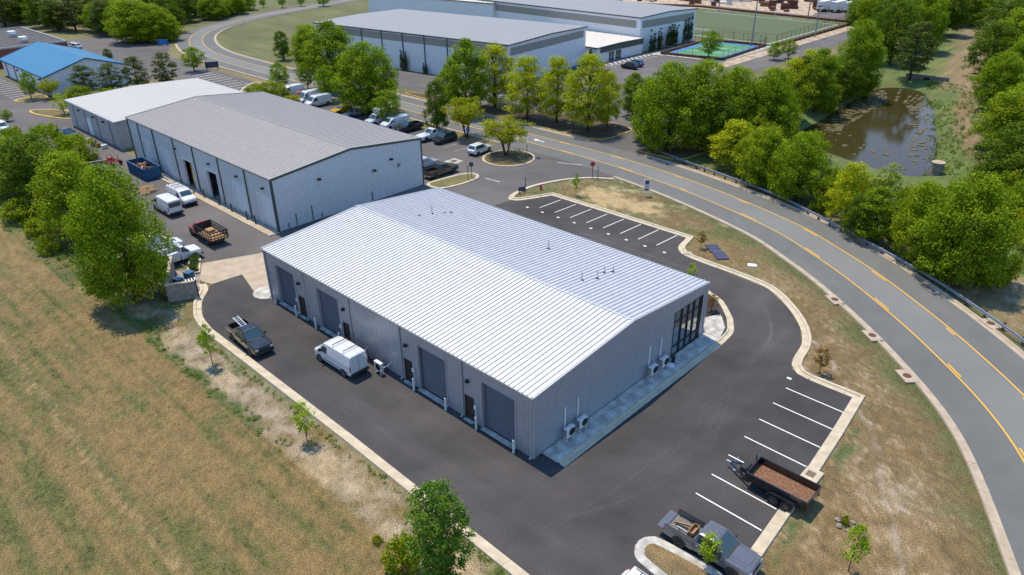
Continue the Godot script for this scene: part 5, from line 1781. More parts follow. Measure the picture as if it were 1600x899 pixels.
		["columnar", 88.605, 146.5, 4.6, 0.75, "dark evergreen column along the tall warehouse wall, first from the annex", "evergreens along the tall warehouse"],
		["columnar", 88.69500000000001, 148.3, 5.0, 0.75, "dark evergreen column along the tall warehouse wall, second from the annex", "evergreens along the tall warehouse"],
		["columnar", 88.81, 150.6, 5.4, 0.75, "dark evergreen column along the tall warehouse wall, third from the annex", "evergreens along the tall warehouse"],
		["columnar", 88.88, 152.0, 4.8, 0.75, "dark evergreen column along the tall warehouse wall, fourth from the annex", "evergreens along the tall warehouse"],
		["columnar", 89.08, 156, 5.6, 0.75, "dark evergreen column along the tall warehouse wall, fifth from the annex", "evergreens along the tall warehouse"],
		["columnar", 89.16, 157.6, 6.4, 0.75, "dark evergreen column along the tall warehouse wall, sixth from the annex", "evergreens along the tall warehouse"],
		["columnar", 89.23, 159, 6.2, 0.75, "dark evergreen column along the tall warehouse wall, seventh from the annex", "evergreens along the tall warehouse"],
		["columnar", 89.31, 160.6, 5.2, 0.75, "dark evergreen column along the tall warehouse wall, eighth from the annex", "evergreens along the tall warehouse"],
		["columnar", 89.56, 165.6, 6.6, 0.75, "dark evergreen column along the tall warehouse wall, ninth from the annex", "evergreens along the tall warehouse"],
		["columnar", 89.65, 167.4, 7.0, 0.75, "dark evergreen column along the tall warehouse wall, tenth from the annex", "evergreens along the tall warehouse"],
		["columnar", 89.73, 169, 7.2, 0.75, "dark evergreen column along the tall warehouse wall, eleventh from the annex", "evergreens along the tall warehouse"],
		["columnar", 90.2, 121.6, 4, 0.8, "dark evergreen column at the warehouse corner by the annex", ""],
	]
	var r := RandomNumberGenerator.new()
	r.seed = 77
	for t in table:
		var s: Vector2 = tree_size[t[0]]
		var turn := r.randf() * TAU
		var k := Vector3(t[4] / s.x, t[3] / s.y, t[4] / s.x)
		if "far wood" in t[6] or "bend of the far road" in t[6] or "wood along" in t[6]:
			if seg_dist(road_mid, Vector2(t[1], t[2]), false) < 7.0 + t[4] * 0.6:
				continue
		copy(proto[t[0]], Vector3(t[1], ground_height(t[1], t[2]) - 0.02, t[2]), turn, t[5], k, t[6])
	for p in proto.values():
		p.free()

# ---------------------------------------------------------------- vehicles (forward is +x, width along z)

func ring6(x: float, y0: float, yb: float, yt: float, hw: float, ht: float) -> Array:
	return [Vector3(x, y0, -hw + 0.1), Vector3(x, y0, hw - 0.1), Vector3(x, y0 + 0.14, hw), Vector3(x, yb, hw), Vector3(x, yt - 0.07, ht), Vector3(x, yt, ht - 0.12), Vector3(x, yt + 0.02, 0.0), Vector3(x, yt, -ht + 0.12), Vector3(x, yt - 0.07, -ht), Vector3(x, yb, -hw), Vector3(x, y0 + 0.14, -hw)]

func shell(stations: Array) -> MB:
	var mb := MB.new()
	var rings := []
	for s in stations:
		rings.append(ring6(s[0], s[1], s[2], s[3], s[4], s[5]))
	rings.reverse()
	mb.loft(rings)
	return mb

func wheels(root: Node3D, xs: Array, hw: float, r: float, w: float, rim: Material):
	for x in xs:
		for s in [-1.0, 1.0]:
			var t := MB.new()
			t.lathe_z([[r * 0.6, -w / 2], [r * 0.93, -w / 2], [r, -w * 0.33], [r, w * 0.33], [r * 0.93, w / 2], [r * 0.6, w / 2]], 18, Vector3.ZERO)
			var o := part("wheel", t, M.rubber, root, Transform3D(Basis(), Vector3(x, r, s * (hw - w * 0.42))))
			var m := MB.new()
			m.lathe_z([[r * 0.63, s * w * 0.5], [r * 0.60, s * w * 0.55], [r * 0.5, s * w * 0.40], [r * 0.18, s * w * 0.46], [r * 0.14, s * w * 0.53]], 14, Vector3.ZERO)
			part("rim", m, rim, o)
			var a := MB.new()
			var n := 9
			for i in n:
				var a0 := PI * i / n
				var a1 := PI * (i + 1) / n
				var q := []
				for k in [[a0, 0.98], [a1, 0.98], [a1, 1.28], [a0, 1.28]]:
					q.append(Vector3(x + cos(k[0]) * r * k[1], r + sin(k[0]) * r * k[1], s * (hw + 0.012)))
				a.quad(q[0], q[1], q[2], q[3])
				a.quad(q[3], q[2], q[2] - Vector3(0, 0, s * 0.05), q[3] - Vector3(0, 0, s * 0.05))
			part("wheel_arch", a, M.black_plastic, root)

# cab glazing: a tapered box from the belt rectangle to the roof rectangle, with glass plates and a crowned roof
func cabin(root: Node3D, paint: Material, bt: Array, rf: Array, side_cuts: Array, roof_up := 0.05):
	var mb := MB.new()
	var b := [Vector3(bt[0], bt[2], -bt[3]), Vector3(bt[0], bt[2], bt[3]), Vector3(bt[1], bt[2], bt[3]), Vector3(bt[1], bt[2], -bt[3])]
	var t := [Vector3(rf[0], rf[2], -rf[3]), Vector3(rf[0], rf[2], rf[3]), Vector3(rf[1], rf[2], rf[3]), Vector3(rf[1], rf[2], -rf[3])]
	mb.loft([[b[0], b[3], b[2], b[1]], [t[0], t[3], t[2], t[1]]], false)
	var i := 0.13
	var u := [t[0] + Vector3(-i, roof_up, i), t[1] + Vector3(-i, roof_up, -i), t[2] + Vector3(i, roof_up, -i), t[3] + Vector3(i, roof_up, i)]
	mb.loft([[t[0], t[3], t[2], t[1]], [u[0], u[3], u[2], u[1]]])
	part("cab", mb, paint, root)
	var ws := MB.new()
	ws.plate(b[1], b[0], t[0], t[1], 0.05, 0.95, 0.06, 0.94)
	part("windshield", ws, M.auto_glass, root)
	var rw := MB.new()
	rw.plate(b[3], b[2], t[2], t[3], 0.08, 0.92, 0.14, 0.9)
	part("rear_window", rw, M.auto_glass, root)
	for k in side_cuts:
		var sw := MB.new()
		sw.plate(b[0], b[3], t[3], t[0], k[0], k[1], 0.1, 0.9)
		part("side_window", sw, M.auto_glass, root)
		var sx := MB.new()
		sx.plate(b[2], b[1], t[1], t[2], 1.0 - k[1], 1.0 - k[0], 0.1, 0.9)
		part("side_window", sx, M.auto_glass, root)

func lamp_pair(root: Node3D, called: String, x: float, y: float, z: float, s: Vector3, m: Material):
	for q in [-1.0, 1.0]:
		var mb := MB.new()
		mb.cbox(Vector3(x, y, q * z), s, 0.02)
		part(called, mb, m, root)

# shut lines and handles of the doors
func seams(root: Node3D, xs: Array, y0: float, y1: float, hw: float):
	for s in [-1.0, 1.0]:
		var mb := MB.new()
		for x in xs:
			mb.span(Vector3(x - 0.01, y0, s * (hw - 0.01)), Vector3(x + 0.01, y1, s * (hw + 0.006)))
		part("shut_line", mb, M.black_plastic, root)
		for i in xs.size() - 1:
			var h := MB.new()
			h.cbox(Vector3(xs[i + 1] + 0.16, y1 - 0.1, s * (hw + 0.012)), Vector3(0.2, 0.035, 0.03), 0.006)
			part("door_handle", h, M.rim, root)

func pickup(label: String, at: Vector3, turn: float, paint: Material, o := {}) -> Node3D:
	var v := thing("pickup_truck", label, "pickup", at, turn, o.get("group", ""))
	part("body", shell([[2.93, 0.5, 0.8, 1.0, 0.84, 0.80], [2.82, 0.42, 0.9, 1.1, 0.94, 0.90], [2.2, 0.40, 0.95, 1.17, 0.99, 0.94], [1.3, 0.40, 1.0, 1.22, 1.0, 0.95], [-0.3, 0.40, 1.05, 1.24, 1.0, 0.96], [-0.82, 0.40, 1.05, 1.24, 1.0, 0.96]]), paint, v)
	var hd := MB.new()
	hd.loft([[Vector3(2.7, 1.1, -0.42), Vector3(2.7, 1.1, 0.42), Vector3(2.62, 1.175, 0.36), Vector3(2.62, 1.175, -0.36)], [Vector3(1.4, 1.2, -0.52), Vector3(1.4, 1.2, 0.52), Vector3(1.45, 1.275, 0.46), Vector3(1.45, 1.275, -0.46)]])
	part("hood", hd, paint, v)
	if o.get("crew", true):
		cabin(v, paint, [1.32, -0.80, 1.23, 0.93], [0.52, -0.60, 1.86, 0.76], [[0.17, 0.52], [0.56, 0.92]])
	else:
		cabin(v, paint, [0.9, -0.80, 1.23, 0.93], [0.15, -0.62, 1.84, 0.76], [[0.22, 0.82]])
	var rr := MB.new()
	for i in 6:
		rr.span(Vector3(-0.42, 1.90, -0.5 + i * 0.19), Vector3(0.3, 1.922, -0.45 + i * 0.19))
	if o.get("crew", true):
		part("roof_rib", rr, paint, v)
	var cr := MB.new()
	for s in [-1.0, 1.0]:
		cr.loft([[Vector3(2.6, 1.12, s * 0.62), Vector3(2.6, 1.12, s * 0.56), Vector3(2.6, 1.16, s * 0.59)], [Vector3(1.4, 1.22, s * 0.78), Vector3(1.4, 1.22, s * 0.70), Vector3(1.4, 1.27, s * 0.74)]])
	part("hood_crease", cr, paint, v)
	var wi := MB.new()
	wi.box(Vector3(1.36, 1.255, 0), Vector3(0.12, 0.03, 1.6))
	part("cowl", wi, M.black_plastic, v)
	var bed := MB.new()
	for s in [-1.0, 1.0]:
		bed.loft([[Vector3(-0.84, 0.45, s * 0.99), Vector3(-0.84, 0.45, s * 0.88), Vector3(-0.84, 1.24, s * 0.86), Vector3(-0.84, 1.26, s * 0.93), Vector3(-0.84, 1.2, s * 1.0)], [Vector3(-2.9, 0.5, s * 0.98), Vector3(-2.9, 0.5, s * 0.88), Vector3(-2.9, 1.24, s * 0.86), Vector3(-2.9, 1.26, s * 0.92), Vector3(-2.9, 1.2, s * 0.99)]])
	bed.span(Vector3(-0.9, 0.6, -0.88), Vector3(-0.84, 1.26, 0.88))
	part("bed_side", bed, paint, v)
	var cap := MB.new()
	for s in [-1.0, 1.0]:
		cap.span(Vector3(-2.9, 1.235, s * 0.85), Vector3(-0.84, 1.275, s * 0.96))
	part("bed_rail", cap, M.black_plastic, v)
	var fl := MB.new()
	fl.span(Vector3(-2.9, 0.66, -0.875), Vector3(-0.91, 0.72, 0.875))
	for i in 9:
		fl.span(Vector3(-2.88, 0.72, -0.8 + i * 0.19), Vector3(-0.93, 0.738, -0.72 + i * 0.19))
	part("bed_floor", fl, o.get("bed", M.bed_liner), v)
	var tg := MB.new()
	if o.get("gate_open", false):
		tg.cbox(Vector3(-3.2, 0.74, 0), Vector3(0.56, 0.07, 1.76), 0.02)
	else:
		tg.cbox(Vector3(-2.92, 0.97, 0), Vector3(0.07, 0.54, 1.74), 0.02)
	part("tailgate", tg, paint, v)
	var bp := MB.new()
	bp.cbox(Vector3(2.95, 0.55, 0), Vector3(0.16, 0.22, 1.86), 0.04)
	part("bumper", bp, o.get("bumper", M.rim), v)
	var bq := MB.new()
	bq.cbox(Vector3(-3.0, 0.55, 0), Vector3(0.18, 0.18, 1.8), 0.04)
	part("bumper", bq, o.get("bumper", M.rim), v)
	var gr := MB.new()
	gr.span(Vector3(2.9, 0.7, -0.5), Vector3(2.955, 0.98, 0.5))
	part("grille", gr, M.black_plastic, v)
	lamp_pair(v, "headlight", 2.88, 0.88, 0.70, Vector3(0.16, 0.2, 0.3), M.head_lamp)
	lamp_pair(v, "taillight", -2.9, 1.0, 0.93, Vector3(0.1, 0.4, 0.13), M.tail_lamp)
	lamp_pair(v, "mirror", 1.0, 1.32, 1.12, Vector3(0.12, 0.2, 0.26), M.black_plastic)
	var ch := MB.new()
	ch.span(Vector3(-2.85, 0.32, -0.7), Vector3(2.8, 0.62, 0.7))
	part("chassis", ch, M.black_plastic, v)
	seams(v, [1.25, 0.28, -0.72] if o.get("crew", true) else [0.85, -0.72], 0.5, 1.12, 1.0)
	wheels(v, [1.88, -1.78], 1.0, 0.41, 0.28, o.get("rim", M.rim))
	return v

func van(label: String, at: Vector3, turn: float, paint: Material, o := {}) -> Node3D:
	var v := thing("cargo_van", label, "van", at, turn, o.get("group", ""))
	var h: float = o.get("h", 2.45)
	part("body", shell([[2.82, 0.42, 0.72, 0.92, 0.86, 0.82], [2.68, 0.36, 0.85, 1.08, 0.96, 0.90], [2.3, 0.34, 1.0, 1.22, 1.0, 0.93], [1.95, 0.34, 1.1, 1.36, 1.01, 0.92], [1.2, 0.34, 1.3, h - 0.16, 1.02, 0.84], [0.8, 0.34, 1.35, h - 0.03, 1.02, 0.86], [-0.8, 0.34, 1.35, h, 1.02, 0.87], [-2.6, 0.34, 1.35, h - 0.02, 1.01, 0.86], [-2.74, 0.36, 1.3, h - 0.1, 0.98, 0.84]]), paint, v)
	var y := h - 0.2
	var ws := MB.new()
	ws.plate(Vector3(1.97, 1.37, 0.82), Vector3(1.97, 1.37, -0.82), Vector3(1.21, y + 0.03, -0.74), Vector3(1.21, y + 0.03, 0.74), 0.03, 0.97, 0.04, 0.93, 0.02)
	part("windshield", ws, M.auto_glass, v)
	for s in [-1.0, 1.0]:
		var q := [Vector3(1.75, 1.26, s * 1.0), Vector3(0.55, 1.32, s * 1.022), Vector3(0.6, h - 0.36, s * 0.915), Vector3(1.2, h - 0.36, s * 0.90)]
		var sw := MB.new()
		if s > 0:
			sw.plate(q[1], q[0], q[3], q[2], 0.04, 0.96, 0.05, 0.95, 0.02)
		else:
			sw.plate(q[0], q[1], q[2], q[3], 0.04, 0.96, 0.05, 0.95, 0.02)
		part("side_window", sw, M.auto_glass, v)
		var ms := MB.new()
		ms.span(Vector3(-2.4, 0.62, s * 1.005), Vector3(1.3, 0.70, s * 1.035))
		part("side_moulding", ms, M.black_plastic, v)
	if o.get("rear_glass", false):
		var rw := MB.new()
		rw.span(Vector3(-2.775, 1.35, -0.78), Vector3(-2.75, h - 0.35, 0.78))
		part("rear_window", rw, M.auto_glass, v)
	else:
		var sm := MB.new()
		sm.span(Vector3(-2.76, 0.5, -0.012), Vector3(-2.735, h - 0.2, 0.012))
		part("door_seam", sm, M.black_plastic, v)
		var pl := MB.new()
		pl.span(Vector3(-2.77, 0.95, 0.12), Vector3(-2.74, 1.08, 0.45))
		part("number_plate", pl, M.sign_white, v)
	var bp := MB.new()
	bp.cbox(Vector3(-2.8, 0.5, 0), Vector3(0.18, 0.26, 1.9), 0.04)
	part("bumper", bp, M.black_plastic, v)
	var bq := MB.new()
	bq.cbox(Vector3(2.78, 0.5, 0), Vector3(0.2, 0.24, 1.8), 0.05)
	part("bumper", bq, M.black_plastic, v)
	lamp_pair(v, "headlight", 2.66, 0.88, 0.78, Vector3(0.2, 0.2, 0.24), M.head_lamp)
	lamp_pair(v, "taillight", -2.73, 1.15, 0.94, Vector3(0.08, 0.5, 0.1), M.tail_lamp)
	lamp_pair(v, "mirror", 1.55, 1.45, 1.14, Vector3(0.12, 0.3, 0.22), M.black_plastic)
	for x in o.get("racks", []):
		var rk := MB.new()
		rk.tube([Vector3(x, h - 0.02, -0.78), Vector3(x, h + 0.2, -0.78), Vector3(x, h + 0.2, 0.78), Vector3(x, h - 0.02, 0.78)], [0.035, 0.04, 0.04, 0.035], 6)
		part("roof_bar", rk, M.dark_metal, v)
	seams(v, [1.6, 0.45, -0.75], 0.75, 1.3, 1.01)
	wheels(v, [1.85, -1.75], 1.02, 0.36, 0.24, M.rim)
	return v

func car(label: String, at: Vector3, turn: float, paint: Material, o := {}) -> Node3D:
	var suv: bool = o.get("suv", true)
	var v := thing("suv" if suv else "parked_car", label, "car", at, turn, o.get("group", ""))
	var b := 1.0 if suv else 0.86
	var top := 1.66 if suv else 1.36
	part("body", shell([[2.32, 0.4, 0.62, 0.78 * b, 0.76, 0.7], [2.2, 0.32, 0.7, 0.9 * b, 0.88, 0.82], [1.6, 0.28, 0.78, 1.0 * b, 0.93, 0.87], [0.95, 0.28, 0.85, 1.04 * b, 0.94, 0.88], [-1.6, 0.28, 0.85, 1.06 * b, 0.94, 0.88], [-2.15, 0.32, 0.8, 1.03 * b, 0.90, 0.84], [-2.3, 0.42, 0.7, 0.92 * b, 0.82, 0.76]]), paint, v)
	if suv:
		cabin(v, paint, [1.05, -2.1, 1.03, 0.87], [0.3, -1.75, top, 0.70], [[0.2, 0.42], [0.44, 0.68], [0.70, 0.88]])
	else:
		cabin(v, paint, [0.95, -1.65, 0.9, 0.86], [0.15, -0.95, top, 0.66], [[0.2, 0.48], [0.52, 0.82]])
	for x in [2.24, -2.24]:
		var bp := MB.new()
		bp.cbox(Vector3(x, 0.45, 0), Vector3(0.2, 0.2, 1.6), 0.05)
		part("bumper", bp, M.black_plastic if suv else paint, v)
	lamp_pair(v, "headlight", 2.18, 0.76 * b, 0.66, Vector3(0.18, 0.14, 0.3), M.head_lamp)
	lamp_pair(v, "taillight", -2.2, 0.88 * b, 0.74, Vector3(0.14, 0.2, 0.2), M.tail_lamp)
	lamp_pair(v, "mirror", 0.85, 1.08 * b, 1.0, Vector3(0.1, 0.14, 0.18), paint)
	if o.get("roof_glass", false):
		for x in [-1.1, -0.5, 0.1]:
			var g := MB.new()
			g.cbox(Vector3(x, top + 0.06, 0.0), Vector3(0.05, 0.03, 1.1), 0.01)
			part("roof_bar", g, M.dark_metal, v)
		for z in [-0.56, 0.56]:
			var g := MB.new()
			g.cbox(Vector3(-0.6, top + 0.07, z), Vector3(1.9, 0.05, 0.05), 0.01)
			part("roof_rail", g, M.dark_metal, v)
	seams(v, [0.9, -0.1, -1.0], 0.42, 0.84, 0.935)
	wheels(v, [1.4, -1.4], 0.94, 0.34, 0.23, o.get("rim", M.rim))
	return v

func stake_truck(at: Vector3, turn: float):
	var v := thing("stake_truck", "red flatbed truck with black stake sides and a wooden deck in the yard", "truck", at, turn)
	part("body", shell([[2.75, 0.55, 0.9, 1.08, 0.84, 0.80], [2.6, 0.48, 0.98, 1.16, 0.94, 0.90], [1.9, 0.48, 1.02, 1.22, 0.98, 0.93], [0.45, 0.48, 1.1, 1.3, 0.98, 0.94]]), M.paint_red, v)
	cabin(v, M.paint_red, [1.5, 0.47, 1.29, 0.92], [0.95, 0.55, 1.95, 0.78], [[0.15, 0.85]])
	var dk := MB.new()
	dk.span(Vector3(-3.9, 0.86, -1.15), Vector3(0.3, 0.94, 1.15))
	part("deck_frame", dk, M.black_plastic, v)
	for i in 8:
		var bd := MB.new()
		bd.span(Vector3(-3.85, 0.945, -1.1 + i * 0.276), Vector3(0.25, 0.985, -0.84 + i * 0.276))
		part("plank", bd, M.wood, v)
	for s in [-1.0, 1.0]:
		var st := MB.new()
		for i in 9:
			var x := -3.85 + i * 0.51
			st.span(Vector3(x - 0.035, 0.9, s * 1.12), Vector3(x + 0.035, 2.0, s * 1.17))
		for y in [1.15, 1.5, 1.9]:
			st.span(Vector3(-3.9, y - 0.07, s * 1.075), Vector3(0.28, y + 0.07, s * 1.115))
		part("stake_side", st, M.black_plastic, v)
	for x in [-3.89, 0.27]:
		var st := MB.new()
		for i in 6:
			st.span(Vector3(x - 0.03, 0.9, -1.03 + i * 0.4), Vector3(x + 0.03, 2.0, -0.96 + i * 0.4))
		for y in [1.15, 1.5, 1.9]:
			st.span(Vector3(x + 0.031, y - 0.07, -1.1), Vector3(x + 0.07, y + 0.07, 1.1))
		if x > 0:
			st.span(Vector3(x + 0.072, 0.95, -1.1), Vector3(x + 0.1, 2.05, 1.1))
		part("stake_side" if x < 0 else "headboard", st, M.black_plastic, v)
	var cr := MB.new()
	cr.cbox(Vector3(-0.8, 1.15, 0.3), Vector3(1.0, 0.3, 0.9), 0.02)
	solid("wooden_crate", cr, M.wood, "plywood crate lying on the red stake truck", "crate", "", v.transform)
	lamp_pair(v, "headlight", 2.66, 0.92, 0.7, Vector3(0.16, 0.2, 0.28), M.head_lamp)
	lamp_pair(v, "taillight", -3.9, 0.82, 0.9, Vector3(0.06, 0.12, 0.2), M.tail_lamp)
	var ch := MB.new()
	ch.span(Vector3(-3.8, 0.5, -0.45), Vector3(2.6, 0.84, 0.45))
	part("chassis", ch, M.black_plastic, v)
	wheels(v, [1.95, -2.5], 0.98, 0.44, 0.3, M.rim)

func service_truck(label: String, at: Vector3, turn: float, rack := true):
	var v := thing("service_truck", label, "truck", at, turn)
	part("body", shell([[2.95, 0.55, 0.9, 1.1, 0.88, 0.84], [2.8, 0.48, 1.0, 1.22, 0.98, 0.94], [2.1, 0.48, 1.05, 1.28, 1.0, 0.95], [0.5, 0.48, 1.12, 1.34, 1.0, 0.96]]), M.paint_white, v)
	cabin(v, M.paint_white, [1.6, 0.5, 1.33, 0.94], [1.0, 0.58, 2.02, 0.78], [[0.15, 0.86]])
	for s in [-1.0, 1.0]:
		var bx := MB.new()
		bx.cbox(Vector3(-1.35, 1.12, s * 0.88), Vector3(3.3, 1.0, 0.42), 0.02)
		var o := part("tool_locker", bx, M.paint_white, v)
		for i in 4:
			var h := MB.new()
			h.cbox(Vector3(-2.6 + i * 0.84, 1.15, s * 1.1), Vector3(0.74, 0.8, 0.03), 0.01)
			part("locker_door", h, M.white_metal, o)
	var fl := MB.new()
	fl.span(Vector3(-3.0, 0.8, -0.66), Vector3(0.3, 0.9, 0.66))
	part("bed_floor", fl, M.bed_grey, v)
	if rack:
		var rk := MB.new()
		for x in [-2.9, -1.3, 0.2]:
			rk.tube([Vector3(x, 1.6, -1.0), Vector3(x, 2.35, -1.0), Vector3(x, 2.35, 1.0), Vector3(x, 1.6, 1.0)], [0.04, 0.04, 0.04, 0.04], 6)
		for z in [-1.0, 0.0, 1.0]:
			rk.tube([Vector3(-2.95, 2.38, z), Vector3(0.9, 2.38, z)], [0.035, 0.035], 6)
		part("ladder_rack", rk, M.aluminium, v)
	lamp_pair(v, "headlight", 2.86, 0.98, 0.74, Vector3(0.16, 0.2, 0.28), M.head_lamp)
	lamp_pair(v, "taillight", -3.0, 0.95, 0.98, Vector3(0.08, 0.2, 0.12), M.tail_lamp)
	lamp_pair(v, "mirror", 1.25, 1.5, 1.16, Vector3(0.12, 0.28, 0.2), M.black_plastic)
	var bp := MB.new()
	bp.cbox(Vector3(2.98, 0.6, 0), Vector3(0.2, 0.3, 1.9), 0.04)
	part("bumper", bp, M.black_plastic, v)
	var ch := MB.new()
	ch.span(Vector3(-3.0, 0.45, -0.5), Vector3(2.7, 0.8, 0.5))
	part("chassis", ch, M.black_plastic, v)
	wheels(v, [2.0, -1.7], 1.02, 0.43, 0.3, M.rim)
	return v

func box_truck(label: String, at: Vector3, turn: float):
	var v := thing("box_truck", label, "truck", at, turn)
	part("body", shell([[3.1, 0.5, 0.85, 1.05, 0.88, 0.84], [2.95, 0.42, 0.95, 1.16, 0.98, 0.94], [2.2, 0.42, 1.0, 1.24, 1.0, 0.95], [0.95, 0.42, 1.1, 1.3, 1.0, 0.96]]), M.paint_white, v)
	cabin(v, M.paint_white, [2.0, 0.92, 1.29, 0.94], [1.4, 0.98, 2.0, 0.78], [[0.15, 0.86]])
	var bx := MB.new()
	bx.cbox(Vector3(-1.2, 1.85, 0), Vector3(4.0, 2.1, 2.2), 0.04)
	part("cargo_box", bx, M.white_metal, v)
	var ch := MB.new()
	ch.span(Vector3(-3.1, 0.4, -0.5), Vector3(2.8, 0.79, 0.5))
	part("chassis", ch, M.black_plastic, v)
	lamp_pair(v, "headlight", 3.0, 0.92, 0.74, Vector3(0.16, 0.2, 0.28), M.head_lamp)
	wheels(v, [2.1, -1.9], 1.02, 0.42, 0.3, M.rim)

func dump_trailer(at: Vector3, turn: float):
	var v := thing("dump_trailer", "black tandem axle dump trailer with rusty floor parked across the kerb", "trailer", at, turn)
	var x0 := -2.15
	var x1 := 2.15
	var w := 1.05
	for s in [-1.0, 1.0]:
		var sd := MB.new()
		sd.span(Vector3(x0, 0.72, s * w), Vector3(x1, 1.28, s * (w + 0.06)))
		sd.span(Vector3(x0, 1.28, s * (w - 0.02)), Vector3(x1, 1.35, s * (w + 0.09)))
		for i in 7:
			var x := x0 + 0.1 + i * 0.75
			sd.span(Vector3(x, 0.7, s * (w + 0.06)), Vector3(x + 0.07, 1.28, s * (w + 0.12)))
		part("side_panel", sd, M.paint_black, v)
	var fr := MB.new()
	fr.span(Vector3(x1 - 0.002, 0.72, -w - 0.06), Vector3(x1 + 0.06, 1.35, w + 0.06))
	part("front_panel", fr, M.paint_black, v)
	var tg := MB.new()
	tg.span(Vector3(x0 - 0.06, 0.72, -w - 0.06), Vector3(x0 - 0.002, 1.25, w + 0.06))
	tg.span(Vector3(x0 - 0.07, 1.25, -w - 0.06), Vector3(x0 + 0.01, 1.32, w + 0.06))
	part("rear_gate", tg, M.paint_black, v)
	var fl := MB.new()
	fl.span(Vector3(x0 + 0.002, 0.70, -w + 0.002), Vector3(x1 - 0.002, 0.78, w - 0.002))
	part("floor", fl, M.rust, v)
	var fm := MB.new()
	fm.span(Vector3(x0, 0.5, -0.6), Vector3(x1, 0.69, 0.6))
	fm.tube([Vector3(x1, 0.55, 0.85), Vector3(x1 + 1.7, 0.52, 0.06)], [0.07, 0.07], 6)
	fm.tube([Vector3(x1, 0.55, -0.85), Vector3(x1 + 1.7, 0.52, -0.06)], [0.07, 0.07], 6)
	part("frame", fm, M.paint_black, v)
	var tb := MB.new()
	tb.cbox(Vector3(x1 + 0.55, 0.78, 0), Vector3(0.5, 0.42, 0.9), 0.03)
	part("battery_box", tb, M.dark_metal, v)
	var jk := MB.new()
	jk.tube([Vector3(x1 + 1.35, 0.05, 0), Vector3(x1 + 1.35, 1.0, 0)], [0.06, 0.05], 8)
	jk.cbox(Vector3(x1 + 1.35, 0.03, 0), Vector3(0.24, 0.05, 0.24), 0.01)
	jk.tube([Vector3(x1 + 1.35, 0.98, 0), Vector3(x1 + 1.35, 0.98, 0.3)], [0.03, 0.03], 6)
	part("jack", jk, M.aluminium, v)
	var cp := MB.new()
	cp.cbox(Vector3(x1 + 1.85, 0.52, 0), Vector3(0.4, 0.14, 0.14), 0.03)
	part("coupler", cp, M.aluminium, v)
	for s in [-1.0, 1.0]:
		var fe := MB.new()
		fe.loft([[Vector3(-1.75, 0.55, s * (w + 0.08)), Vector3(-1.75, 0.55, s * (w + 0.36)), Vector3(-1.75, 0.58, s * (w + 0.36)), Vector3(-1.75, 0.58, s * (w + 0.08))], [Vector3(-1.45, 0.86, s * (w + 0.08)), Vector3(-1.45, 0.86, s * (w + 0.36)), Vector3(-1.45, 0.89, s * (w + 0.36)), Vector3(-1.45, 0.89, s * (w + 0.08))], [Vector3(0.2, 0.86, s * (w + 0.08)), Vector3(0.2, 0.86, s * (w + 0.36)), Vector3(0.2, 0.89, s * (w + 0.36)), Vector3(0.2, 0.89, s * (w + 0.08))], [Vector3(0.5, 0.55, s * (w + 0.08)), Vector3(0.5, 0.55, s * (w + 0.36)), Vector3(0.5, 0.58, s * (w + 0.36)), Vector3(0.5, 0.58, s * (w + 0.08))]])
		part("fender", fe, M.paint_black, v)
	for x in [-0.95, -0.05]:
		for s in [-1.0, 1.0]:
			var t := MB.new()
			var r := 0.38
			t.lathe_z([[r * 0.55, -0.11], [r * 0.93, -0.11], [r, -0.07], [r, 0.07], [r * 0.93, 0.11], [r * 0.55, 0.11]], 18, Vector3.ZERO)
			var o := part("wheel", t, M.rubber, v, Transform3D(Basis(), Vector3(x, r, s * (w + 0.24))))
			var m := MB.new()
			m.lathe_z([[r * 0.56, s * 0.112], [r * 0.52, s * 0.12], [r * 0.42, s * 0.08], [r * 0.15, s * 0.10], [r * 0.12, s * 0.13]], 14, Vector3.ZERO)
			part("rim", m, M.rim_dark, o)
	lamp_pair(v, "taillight", x0 - 0.08, 0.66, 0.95, Vector3(0.06, 0.1, 0.24), M.tail_lamp)

